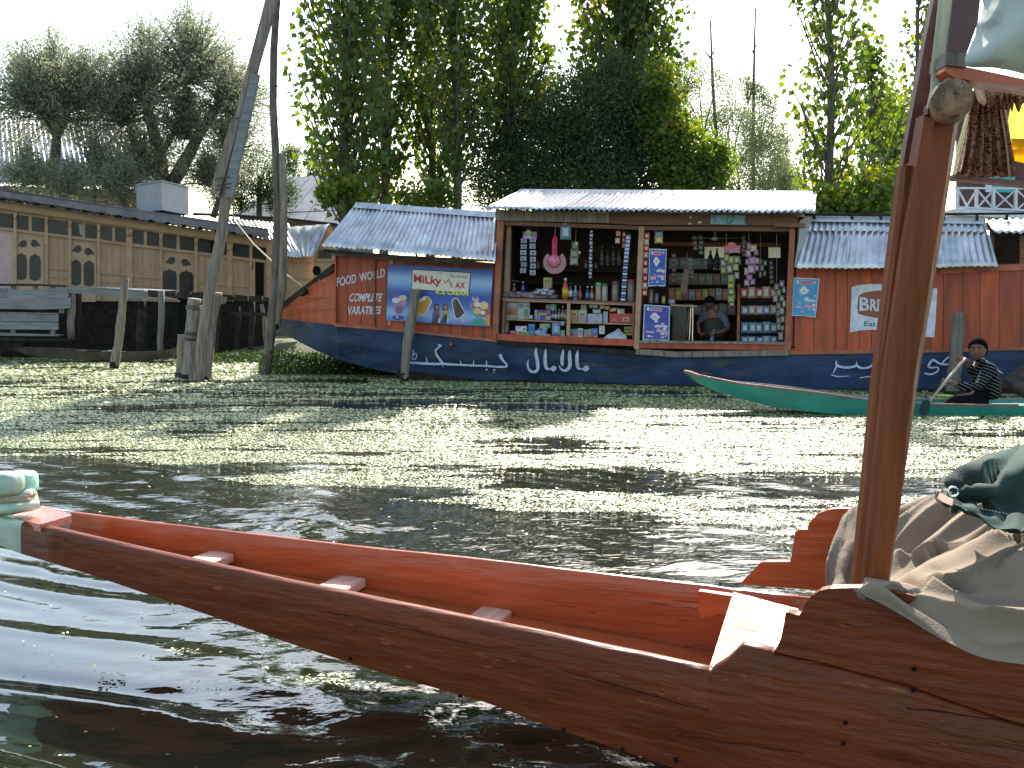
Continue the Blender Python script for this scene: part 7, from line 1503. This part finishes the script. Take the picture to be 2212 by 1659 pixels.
for x in (590, 805, 860): 
    a = at(*z1(x, 1352), 24.9); MB().box(a + Vector((0, .3, 0)), (.08, .6, .03)).build('thwart', MT['greyboard'], db)

# ================================================================ BUILDINGS BEHIND
def building_roof(name, label, cat, mk): pass
b1 = thing('barn_roof_building', 'building with a tall rusty corrugated roof behind the willows', 'building', tuple(at(150, 640, 44)))
def zt4(x, y): return z4t(x, y)
e0, e1 = at(-80, 392, 42), at(345, 405, 42); r0, r1 = at(-80, 256, 47), at(300, 275, 47)
corr('roof_sheet', e0, e1, r0, r1, wl_=.22, amp=.05, nv=2, mat=MT['galv'], parent=b1, sheets=14, sag=0)
MB().prism([e0 + Vector((0, .3, -.1)), e1 + Vector((0, .3, -.1)), Vector((e1.x, e1.y + .3, .2)), Vector((e0.x, e0.y + .3, .2))], (0, .2, 0)).build('wall', M('brick_wall', (.16, .07, .05), rough=.9, var=.3, scale=6, rnd=0), b1)
b2 = thing('hipped_roof_building', 'building with wide grey sheet roof between the poles and the poplar', 'building', tuple(at(700, 640, 40)))
def g3(x, y, Y): return at(*zg(x, y), Y)
for k in range(8):
    a0, a1 = k / 8, (k + 1) / 8 - .006
    E0, E1, T0, T1 = g3(370, 575, 38), g3(1750, 680, 38), g3(930, 186, 42), g3(1800, 160, 42)
    MB().prism([E0.lerp(E1, a0), E0.lerp(E1, a1), T0.lerp(T1, a1), T0.lerp(T1, a0)], UP * -.05).build('roof_sheet', MT['roof_matte'], b2)
MB().tube([g3(370, 572, 37.9), g3(935, 180, 42)], .07, 6).build('hip_cap', MT['galv_old'], b2)
MB().prism([g3(880, 540, 37.8), g3(1430, 520, 37.8), g3(1430, 526, 37.8), g3(880, 548, 37.8)], (0, .05, 0)).build('sheet_lap', MT['dark'], b2)
MB().prism([g3(420, 585, 38.3), g3(1750, 690, 38.3), Vector((g3(1750, 690, 38.3).x, 38.3, .2)), Vector((g3(420, 585, 38.3).x, 38.3, .2))], (0, .2, 0)).build('wall', M('plaster_wall', (.22, .18, .14), rough=.9, rnd=0), b2)
MB().tube([g3(-40, 560, 33), g3(300, 570, 34), g3(900, 610, 35), g3(1400, 665, 36)], .05, 6).build('eave_pole', MT['deck'], b2)
# pale blue sheet standing behind, right
fs = thing('iron_fence_sheet', 'pale corrugated iron sheet standing behind the shop roof at right', 'fence', tuple(at(1830, 465, 21.5)))
corr('fence_sheet', at(1757, 468, 21.5), at(1925, 468, 22), at(1757, 413, 21.5), at(1925, 415, 22), wl_=.12, nv=1, parent=fs, mat=MT['galv_old'], sheets=3, sag=0)
# right house with balcony
b3 = thing('balcony_house', 'brown house with white cross braced balcony at the right edge', 'house', tuple(at(2200, 640, 30)))
def h3(x, y, Y=30): return at(*z5(x, y), Y)
def hb3(name, pts, Y, th, mat): return MB().prism([h3(x, y, Y) for x, y in pts], (0, th, 0)).build(name, mat, b3)
hb3('wall', [(1210, -500), (2300, -500), (2300, 700), (1210, 700)], 31.2, .2, M('brown_house_wall', (.10, .04, .035), rough=.8, rnd=0)); 
hb3('door', [(1430, -120), (1580, -120), (1580, 125), (1430, 118)], 31.1, .05, M('turquoise_door', (.03, .34, .32), rough=.5, rnd=0)); hb3('door_frame', [(1390, -130), (1428, -130), (1428, 120), (1390, 118)], 31.0, .08, MT['white'])
hb3('balcony_floor', [(1195, 226), (2300, 290), (2300, 330), (1195, 270)], 29.9, 1.2, MT['white']); hb3('top_rail', [(1192, 86), (2300, 92), (2300, 106), (1192, 98)], 29.95, .08, MT['white']); hb3('bottom_rail', [(1195, 212), (2300, 262), (2300, 276), (1195, 224)], 29.95, .08, MT['white'])
for x in (1205, 1330, 1442, 1588, 1740, 1900): hb3('baluster_post', [(x - 8, 92), (x + 8, 92), (x + 8, 222 + (x - 1200) * .045), (x - 8, 222 + (x - 1200) * .045)], 29.94, .09, MT['white'])
for xa, xb in ((1205, 1275), (1330, 1255), (1330, 1442), (1442, 1330), (1442, 1588), (1588, 1442), (1588, 1740), (1740, 1588), (1740, 1900), (1900, 1740)):
    yb_ = 222 + (xb - 1200) * .045; hb3('cross_brace', [(xa - 5, 102), (xa + 7, 102), (xb + 7, yb_), (xb - 5, yb_)], 29.97 + random.uniform(0, .02), .04, MT['white'])
# ================================================================ TREES
def mat_leaf(name, c1, c2, tr=.5, rough=.5, yellow=None):
    m = bpy.data.materials.new(name); m.use_nodes = True; nt = m.node_tree; p = nt.nodes['Principled BSDF']; L = nt.links.new
    tc = nd(nt, 'ShaderNodeTexCoord'); a = nd(nt, 'ShaderNodeTexNoise'); a.inputs['Scale'].default_value = .9; a.inputs['Detail'].default_value = 3; L(tc.outputs['Object'], a.inputs['Vector'])
    b = nd(nt, 'ShaderNodeTexWhiteNoise'); sn = nd(nt, 'ShaderNodeVectorMath', operation='SNAP'); sn.inputs[1].default_value = (.13, .13, .13); L(tc.outputs['Object'], sn.inputs[0]); L(sn.outputs[0], b.inputs[0])
    ad = nd(nt, 'ShaderNodeMath', operation='MULTIPLY_ADD'); ad.inputs[1].default_value = .35; L(b.outputs['Value'], ad.inputs[0]); L(a.outputs[0], ad.inputs[2])
    cr = nd(nt, 'ShaderNodeValToRGB'); cr.color_ramp.elements[0].position = .42; cr.color_ramp.elements[1].position = .82
    cr.color_ramp.elements[0].color = (*c1, 1); cr.color_ramp.elements[1].color = (*c2, 1)
    if yellow: k = cr.color_ramp.elements.new(.90); k.color = (*yellow, 1)
    L(ad.outputs[0], cr.inputs[0]); L(cr.outputs[0], p.inputs['Base Color']); p.inputs['Roughness'].default_value = rough; p.inputs['Specular IOR Level'].default_value = .35
    t = nd(nt, 'ShaderNodeBsdfTranslucent'); hs = nd(nt, 'ShaderNodeHueSaturation'); hs.inputs['Hue'].default_value = .47; hs.inputs['Saturation'].default_value = 1.25; hs.inputs['Value'].default_value = 2.4
    L(cr.outputs[0], hs.inputs['Color']); L(hs.outputs[0], t.inputs[0]); ms = nd(nt, 'ShaderNodeMixShader'); ms.inputs[0].default_value = tr
    L(p.outputs[0], ms.inputs[1]); L(t.outputs[0], ms.inputs[2]); L(ms.outputs[0], nt.nodes['Material Output'].inputs[0]); return m
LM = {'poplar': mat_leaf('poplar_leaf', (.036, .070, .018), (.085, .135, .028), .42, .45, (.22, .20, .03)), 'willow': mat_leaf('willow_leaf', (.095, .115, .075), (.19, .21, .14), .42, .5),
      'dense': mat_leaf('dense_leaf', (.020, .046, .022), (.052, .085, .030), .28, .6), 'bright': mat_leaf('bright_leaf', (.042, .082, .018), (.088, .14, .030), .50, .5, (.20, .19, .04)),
      'hazy': mat_leaf('hazed_far_leaf', (.075, .10, .055), (.14, .17, .085), .35, .7), 'low': mat_leaf('low_plant', (.012, .028, .010), (.035, .065, .018), .3, .5)}  # hazy leaves are paled so their colour carries the distance haze
def leaf_arrays(C, D, Nn, L_, W_, shape):
    """leaf-sized folded faces: C base, D axis, Nn normal"""
    n = len(C); S_ = np.cross(D, Nn); S_ /= (np.linalg.norm(S_, axis=1, keepdims=True) + 1e-9)
    L_ = L_[:, None]; W_ = W_[:, None]
    if shape == 'heart':
        co = np.stack([C, C + D * L_ * .28 - S_ * W_ * .55 + Nn * L_ * .06, C + D * L_, C + D * L_ * .28 + S_ * W_ * .55 + Nn * L_ * .06], 1)
    else:
        co = np.stack([C, C + D * L_ * .45 - S_ * W_ * .5 + Nn * L_ * .04, C + D * L_, C + D * L_ * .45 + S_ * W_ * .5 + Nn * L_ * .04], 1)
    i = np.arange(n)[:, None] * 4; f = np.concatenate([i + np.array([[0, 1, 2]]), i + np.array([[0, 2, 3]])], 0)
    return co.reshape(-1, 3), f
def unit(a): return a / (np.linalg.norm(a, axis=-1, keepdims=True) + 1e-9)
def add_leaves(par, C, D, size, wr, mat, shape='heart', name='foliage', flat=.0):
    n = len(C); D = unit(D + rng.normal(0, .22, (n, 3))); Nn = unit(np.cross(D, rng.normal(0, 1, (n, 3))))
    L_ = size * rng.uniform(.6, 1.15, n); co, f = leaf_arrays(C, D, Nn, L_, L_ * wr, shape)
    co = co - np.array(ORG[par.name]); me = mesh_np(name, co, f); me.materials.append(mat)
    o = bpy.data.objects.new(name, me); COL.objects.link(o); o.parent = par; ORG[o.name] = ORG[par.name]; o['kind'] = 'stuff'; return o
def single_leaves(par, C, D, size, mat, n=120):
    """individually placed large outer leaves sharing one mesh"""
    me = bpy.data.meshes.new('leaf'); s = 1.0
    v = [(0, 0, 0), (-.20, .10, .02), (-.46, .34, .05), (-.36, .62, .03), (0, 1, -.04), (.36, .62, .03), (.46, .34, .05), (.20, .10, .02), (0, .5, -.03)]
    f = [(8, 0, 1), (8, 1, 2), (8, 2, 3), (8, 3, 4), (8, 4, 5), (8, 5, 6), (8, 6, 7), (8, 7, 0)]
    me.from_pydata(v, [], f); me.materials.append(mat)
    org = ORG[par.name]
    for k in range(min(n, len(C))):
        o = bpy.data.objects.new('leaf', me); COL.objects.link(o); o.parent = par
        d = Vector(D[k]).normalized(); r = random.uniform(0, 6.28)
        o.matrix_local = Matrix.Translation(Vector(C[k]) - org) @ (d.to_track_quat('Y', 'Z') @ Quaternion((0, 1, 0), r)).to_matrix().to_4x4() @ Matrix.Scale(size * random.uniform(.75, 1.15), 4)
def limb_mesh(par, paths, name, mat, n=6):
    mb = MB()
    for P, R in paths: mb.tube(P, R, n, caps=False)
    return mb.build(name, mat, par, smooth=True, fix=False)
def tree_thing(name, label, base, group=None): return thing(name, label, 'tree', tuple(base), group)

def poplar(label, u, Y, vtop, du, r_base, w_fn, n_shoots, leaf, lean=0.0, seed=0, mat='poplar', v0=None, singles=0, per=26, group='poplars behind the shop boat', low=.18, dens=1.0, wl_=1.0, bare=0):
    """upright poplar: trunk, steep side shoots hung with broad leaves.  w_fn(height fraction) = crown half width in metres"""
    rs = np.random.default_rng(seed + 100); random.seed(seed)
    base = at(u, 662 + 2150 * 1.1 / Y, Y); base.z = .25; top = at(u + du, vtop, Y); Ht = top.z - base.z
    t = tree_thing('poplar_tree', label, base, group)
    tr = [base + (top - base) * (i / 12) + Vector((math.sin(i * .9 + seed) * .05, math.cos(i * 1.3 + seed) * .05, 0)) for i in range(13)]
    rad = [r_base * (1 - .85 * (i / 12)) + .01 for i in range(13)]
    MB().tube([base - UP * .5] + tr, [r_base * 1.3] + rad, 10, jit=.05).build('trunk', MT['bark'], t, smooth=True)
    paths = []; C, D = [], []
    for k in range(n_shoots):
        f = low + (1 - low) * (k + rs.random()) / n_shoots; i = f * 12; i0 = min(int(i), 11); b = tr[i0].lerp(tr[i0 + 1], i - i0)
        an = rs.uniform(0, 2 * math.pi); w_ = w_fn(f) * rs.uniform(.45, 1.1); Ls = (.9 + .9 * rs.random()) * min(2.2, .5 + w_ * 1.5) * wl_
        h = Vector((math.cos(an), math.sin(an), 0)); P = []; m = 7
        for j in range(m + 1):
            q = j / m; P.append(b + h * w_ * (1 - (1 - q) ** 1.8) + UP * (Ls * (q * 1.0 - .55 * max(0, q - .55) ** 1.2)) + Vector((rs.normal(0, .03), rs.normal(0, .03), 0)))
        r0 = .012 + .012 * w_; paths.append((P, [r0 * (1 - .8 * j / m) for j in range(m + 1)]))
        nl = int(per * dens * (.6 + .7 * rs.random()))
        for j in range(nl):
            q = .12 + .88 * (j + rs.random()) / nl; x = q * m; j0 = min(int(x), m - 1); p = P[j0].lerp(P[j0 + 1], x - j0)
            a2 = rs.uniform(0, 2 * math.pi); o = Vector((math.cos(a2), math.sin(a2), 0))
            pt = p + o * leaf * rs.uniform(.1, 1.3) + UP * rs.normal(0, .05); C.append(tuple(pt)); D.append((o.x * .55, o.y * .55, -.75 + rs.normal(0, .25)))
    limb_mesh(t, paths, 'branches', MT['bark'], 4)
    C = np.array(C); D = np.array(D)
    if singles:
        d = C[:, 1]; order = np.argsort(d + rs.normal(0, .3, len(d))); vis = [i for i in order if C[i, 2] < 1.4 + .32 * C[i, 1]][:singles]; m_ = np.ones(len(C), bool); m_[vis] = False
        single_leaves(t, C[vis], D[vis], leaf, LM[mat], singles); C, D = C[m_], D[m_]
    add_leaves(t, C, D, leaf, .95, LM[mat]); return t
wide = lambda a, b, c: (lambda f: float(np.interp(f, [0, .25, .6, 1], [a, b, c, .25])))
poplar('poplar with broad trailing shoots left of the shop roof, nearest the tall poles', 748, 22.0, -270, -6, .15, wide(1.1, 1.45, 1.1), 175, .165, seed=1, singles=240, per=26, low=.27)
poplar('slim poplar second from the left, behind the left cabin roof', 832, 24.0, -280, 4, .13, wide(.7, .8, .8), 150, .15, seed=2, per=30, low=.27, singles=120)
poplar('poplar third from the left with forked bare lower trunk', 934, 25.0, -270, -8, .13, wide(.5, .75, .9), 150, .15, seed=3, per=30, low=.30)
poplar('poplar fourth from the left with straight bare lower trunk', 984, 23.5, -270, 2, .13, wide(.5, 1.0, .9), 160, .15, seed=4, per=28, low=.34, singles=100)
poplar('bright leaved poplar between the bare trunk and the dark tree', 1105, 24.5, -260, 10, .13, wide(.9, 1.25, 1.1), 210, .155, seed=5, per=28, low=.38, mat='bright')
poplar('massive dark poplar crown rising over the dense tree', 1345, 26.0, -300, 8, .2, wide(1.2, 1.8, 1.4), 330, .17, seed=6, per=34, low=.34, singles=100)
poplar('tall poplar at right whose trunk leans beside the canopy post', 1806, 21.5, -230, -24, .13, wide(.9, 1.05, .9), 120, .165, seed=7, singles=240, per=20, low=.14, dens=.9)
poplar('small leafy poplar just right of the leaning one', 1890, 24, 140, -6, .08, wide(.9, 1.0, .7), 110, .13, seed=8, per=22, low=.10, mat='bright')
poplar('thin poplar half hidden behind the canopy post', 1975, 25, -250, 15, .10, wide(.4, .5, .5), 70, .15, seed=9, per=18, low=.15)
poplar('young shoot with few leaves standing in the bright gap', 1735, 26, 285, 2, .04, wide(.25, .2, .15), 26, .11, seed=10, per=12, low=.1)

def clump_tree(name, label, u, Y, blobs, n, leaf, mat, wr=.6, shape='oval', trunk=None, group=None, seed=0, up=.0, limbs=14, r_trunk=.2):
    """crown of leaf-sized faces gathered on twigs inside overlapping volumes; blobs = (du px, v px, ru px, rv px, weight)"""
    rs = np.random.default_rng(seed + 500); random.seed(seed + 3); base = at(u, 700, Y); base.z = .2
    t = tree_thing(name, label, base, group); s = Y / F; paths = []
    C = []; Wt = np.array([b[4] for b in blobs], float); Wt /= Wt.sum(); cents = []
    for b, wt in zip(blobs, Wt):
        c = np.array(at(b[0], b[1], Y)); rx, rz = b[2] * s, b[3] * s; ry = min(rx, 2.2) * .9
        k = int(n * wt); nt_ = max(6, k // 45)
        tw = unit(rs.normal(0, 1, (nt_, 3))) * (rs.uniform(.35, 1, (nt_, 1)) ** .5)      # twig centres
        tc_ = c + tw * np.array([rx, ry, rz]); idx = rs.integers(0, nt_, k); spread = .12 * rx + .10
        C.append(tc_[idx] + rs.normal(0, 1, (k, 3)) * np.array([spread, spread, spread * .9])); cents.append((c, rx, rz))
        for j in range(min(nt_, limbs)):
            p0 = Vector(c) - UP * rz * .9; p2 = Vector(tc_[j]); pm = p0.lerp(p2, .5) + UP * .1 * rz; paths.append(([p0, pm, p2], [.02 + .01 * rx, .012 + .005 * rx, .005]))
    C = np.vstack(C); ce = np.array(at(u, np.mean([b[1] for b in blobs]) + 60, Y)); D = unit(C - ce) * .5 + rs.normal(0, .5, C.shape) + np.array([0, 0, up])
    if trunk:
        for (pts, r) in trunk:
            P = [at(a, b_, Y) for a, b_ in pts]; m = len(P); MB().tube(P, [r * (1 - .6 * i / (m - 1)) for i in range(m)], 8, jit=.06).build('trunk', MT['bark'], t, smooth=True)
    else: MB().tube([base - UP * .3, base + UP * 1.2, Vector(cents[0][0])], [r_trunk, r_trunk * .9, r_trunk * .4], 8, jit=.05).build('trunk', MT['bark'], t, smooth=True)
    limb_mesh(t, paths, 'branches', MT['bark'], 4); add_leaves(t, C, D, leaf, wr, LM[mat], shape); return t
clump_tree('broadleaf_tree', 'dense dark green tree massed behind the main shop roof', 1220, 24.5, [(1180, 330, 120, 95, 3), (1300, 300, 120, 110, 3), (1240, 240, 110, 85, 2.4), (1120, 390, 110, 60, 1.8), (1380, 370, 100, 80, 2), (1060, 260, 70, 80, .9), (1240, 400, 170, 45, 2.2), (1400, 250, 60, 70, .8), (1330, 180, 60, 60, .5)], 100000, .085, 'dense', wr=.55, seed=1)
clump_tree('broadleaf_tree', 'yellow green leafy tree right of the dense dark tree', 1480, 23.5, [(1470, 330, 55, 75, 1.6), (1440, 260, 40, 60, .8), (1500, 385, 55, 45, 1.4), (1540, 345, 30, 40, .5), (1420, 180, 30, 60, .4)], 15000, .10, 'bright', wr=.8, shape='heart', seed=2)
clump_tree('broadleaf_tree', 'haze-paled tree with bare leader in the hazy background', 1545, 34, [(1520, 220, 75, 80, 2), (1580, 300, 70, 80, 1.6), (1600, 380, 90, 50, 1.4), (1480, 170, 45, 40, .5)], 26000, .075, 'hazy', wr=.5, seed=3,
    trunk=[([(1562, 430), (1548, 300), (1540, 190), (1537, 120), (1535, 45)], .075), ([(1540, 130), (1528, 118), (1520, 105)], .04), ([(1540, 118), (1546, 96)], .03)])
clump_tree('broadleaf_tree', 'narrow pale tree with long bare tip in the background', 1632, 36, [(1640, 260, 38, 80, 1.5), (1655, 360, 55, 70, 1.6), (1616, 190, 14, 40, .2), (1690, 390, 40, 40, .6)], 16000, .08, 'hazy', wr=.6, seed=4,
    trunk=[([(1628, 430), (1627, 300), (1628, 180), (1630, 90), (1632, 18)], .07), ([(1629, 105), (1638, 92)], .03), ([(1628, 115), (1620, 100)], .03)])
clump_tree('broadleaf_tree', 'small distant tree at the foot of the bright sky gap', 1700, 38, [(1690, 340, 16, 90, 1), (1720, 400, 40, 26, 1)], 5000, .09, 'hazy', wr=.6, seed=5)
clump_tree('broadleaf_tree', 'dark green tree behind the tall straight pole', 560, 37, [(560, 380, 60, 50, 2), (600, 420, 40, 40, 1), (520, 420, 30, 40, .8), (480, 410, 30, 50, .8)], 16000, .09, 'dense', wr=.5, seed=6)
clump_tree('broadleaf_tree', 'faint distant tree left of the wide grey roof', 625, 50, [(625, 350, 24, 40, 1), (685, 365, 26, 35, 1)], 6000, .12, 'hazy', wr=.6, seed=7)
clump_tree('shrub', 'yellow leaved shrub at the foot of the first poplar', 745, 21.3, [(745, 420, 45, 34, 1), (712, 410, 16, 30, .4)], 900, .14, 'bright', wr=.9, shape='heart', seed=8, limbs=6, r_trunk=.03)
clump_tree('shrub', 'dim green shrub behind the left cabin ridge', 900, 23, [(900, 430, 70, 22, 1), (950, 425, 30, 24, .4)], 1800, .10, 'poplar', wr=.8, shape='heart', seed=9, limbs=6, r_trunk=.04)
clump_tree('shrub', 'sunlit round leaved shrub over the pipe rail at right', 1870, 20.5, [(1850, 440, 50, 22, 1), (1900, 420, 40, 26, .7), (1770, 425, 16, 26, .3)], 1100, .15, 'bright', wr=.95, shape='heart', seed=10, limbs=6, r_trunk=.03)
clump_tree('broadleaf_tree', 'grey green tree at right between the poplars', 1930, 27, [(1925, 280, 60, 80, 2), (1960, 360, 50, 60, 1.4), (1850, 400, 60, 40, .8)], 11000, .10, 'poplar', wr=.7, seed=11)

def willow(label, u, Y, heads, twigs, per, leaf, trunks, seed=0, fill=()):
    """pollard willow: thick trunk, knobbly heads bursting into fans of thin twigs; heads = (u, v, radius px, share, tilt)"""
    rs = np.random.default_rng(seed + 900); random.seed(seed); base = at(u, 700, Y); base.z = .3
    t = tree_thing('willow_tree', label, base, 'willows behind the houseboat'); s = Y / F; paths = []; C, D = [], []
    for pts, r in trunks:
        P = [at(a, b, Y) for a, b in pts]; m = len(P); MB().tube(P, [r * (1 - .45 * i / (m - 1)) for i in range(m)], 9, jit=.1).build('trunk', MT['bark'], t, smooth=True)
    for (hu, hv, hr, sh, tilt) in heads:
        c = at(hu, hv, Y)
        for k in range(int(twigs * sh)):
            th = abs(rs.normal(0, .72)); ph = rs.uniform(0, 2 * math.pi); th = min(th, 1.9)
            d = Vector((math.sin(th) * math.cos(ph) + tilt * .4, math.sin(th) * math.sin(ph), math.cos(th))); Lg = hr * s * rs.uniform(.5, 1.08); P = []; m = 6
            for j in range(m + 1):
                q = j / m; P.append(c + d * Lg * q + Vector((rs.normal(0, .05), rs.normal(0, .05), 0)) * q - UP * (.10 + .25 * math.sin(th)) * Lg * q * q)
            paths.append((P, [.022 * (1 - .85 * j / m) + .002 for j in range(m + 1)]))
            for j in range(int(per * rs.uniform(.6, 1.3))):
                q = .18 + .82 * rs.random() ** .7; x = q * m; j0 = min(int(x), m - 1); p = P[j0].lerp(P[j0 + 1], x - j0) + Vector(rs.normal(0, .13, 3)); C.append(tuple(p)); D.append(tuple(Vector(rs.normal(0, .5, 3)) + d * .5 - UP * .3))
    if fill:
        for (fu, fv, fru, frv, cnt) in fill:
            c0 = np.array(at(fu, fv, Y)); k_ = cnt // 30; tw = unit(rs.normal(0, 1, (k_, 3))) * rs.uniform(0, 1, (k_, 1)) ** .4 * np.array([fru * s, 1.6, frv * s]) + c0
            ix = rs.integers(0, k_, cnt); pts_ = tw[ix] + rs.normal(0, .22, (cnt, 3)); C += [tuple(p) for p in pts_]; D += [tuple(q) for q in rs.normal(0, .5, (cnt, 3)) + np.array([0, 0, .25])]
    limb_mesh(t, paths, 'twigs', MT['bark'], 3); add_leaves(t, np.array(C), np.array(D), leaf, .26, LM['willow'], 'oval'); return t
willow('rounded pollard willow at the far left before the barn roof', 112, 34, [(118, 262, 215, 1.0, 0), (60, 230, 150, .4, -.3), (170, 235, 150, .45, .3)], 300, 46, .15, [([(98, 480), (112, 420), (118, 350), (122, 300), (125, 262)], .24), ([(122, 300), (98, 255)], .10), ([(122, 300), (150, 250)], .10)], seed=1, fill=[(115, 190, 125, 115, 8000), (40, 270, 70, 90, 3000), (200, 260, 70, 90, 3000)])
willow('large many limbed willow behind the water tank', 350, 35, [(315, 220, 205, .8, -.1), (415, 180, 205, .9, .0), (490, 245, 150, .6, .2), (270, 270, 150, .6, -.2), (400, 300, 150, .55, 0), (310, 380, 120, .5, -.1), (500, 330, 110, .5, .1), (450, 400, 90, .4, 0)], 270, 44, .145,
       [([(350, 470), (350, 400), (345, 330), (325, 260), (312, 210)], .30), ([(350, 430), (400, 350), (430, 290), (470, 230), (480, 190)], .24), ([(430, 290), (412, 230), (405, 180)], .13), ([(345, 340), (385, 270), (400, 220)], .12), ([(350, 400), (300, 330), (275, 280)], .13), ([(460, 470), (490, 380), (500, 320)], .12)], seed=2, fill=[(310, 190, 110, 130, 6000), (430, 150, 120, 120, 7000), (520, 260, 70, 120, 4000), (300, 340, 110, 70, 4500), (440, 330, 90, 80, 3500)])
willow('sparse willow foliage low behind the houseboat roof', 200, 33, [(60, 400, 110, .5, 0), (210, 380, 120, .5, 0), (260, 420, 100, .5, 0), (150, 420, 90, .4, 0)], 150, 50, .14, [([(285, 500), (270, 440), (240, 380)], .12), ([(200, 480), (205, 400)], .08)], seed=3, fill=[(100, 400, 130, 40, 4500), (240, 400, 90, 50, 3500)])

# low plants on the bank under the bow
def low_plants(name, label, cx, zone, n, leaf, flowers=0):
    rs = np.random.default_rng(77 + n); t = thing(name, label, 'plants', tuple(at(*cx, zone[4]))); 
    U = rs.uniform(zone[0], zone[1], n); Y = rs.uniform(zone[4], zone[5], n); hgt = rs.uniform(0, 1, n) ** 1.5 * zone[2]
    X = (U - CU) / F * Y; C = np.stack([X, Y, .0 + hgt * (.4 + .6 * fbm(X * 1.5, Y, 2, 33)) + zone[3]], -1); D = unit(rs.normal(0, .6, (n, 3)) + np.array([0, 0, .5]))
    add_leaves(t, C, D, leaf, .5, LM['low'], 'oval', 'leaves')
    for k in range(flowers):
        c = Vector(C[rs.integers(0, n)]) + Vector((0, -.1, .05)); MB().lathe(c, [(.001, 0), (.03, .012), (.001, .03)], 6).build('flower', FM((.7, .7, .68)), t)
    return t
for nm, lab, cx, z, n, lf, fl in (('waterside_plants', 'low green plants with white flowers beneath the blue bow', (700, 800), (560, 905, .55, .0, 20.2, 23.0), 14000, .075, 26), ('waterside_plants', 'strip of sunlit waterside plants behind the pole cluster', (520, 790), (455, 600, .30, 0, 24.5, 26), 2600, .08, 8)): low_plants(nm, lab, cx, z, n, lf, fl)
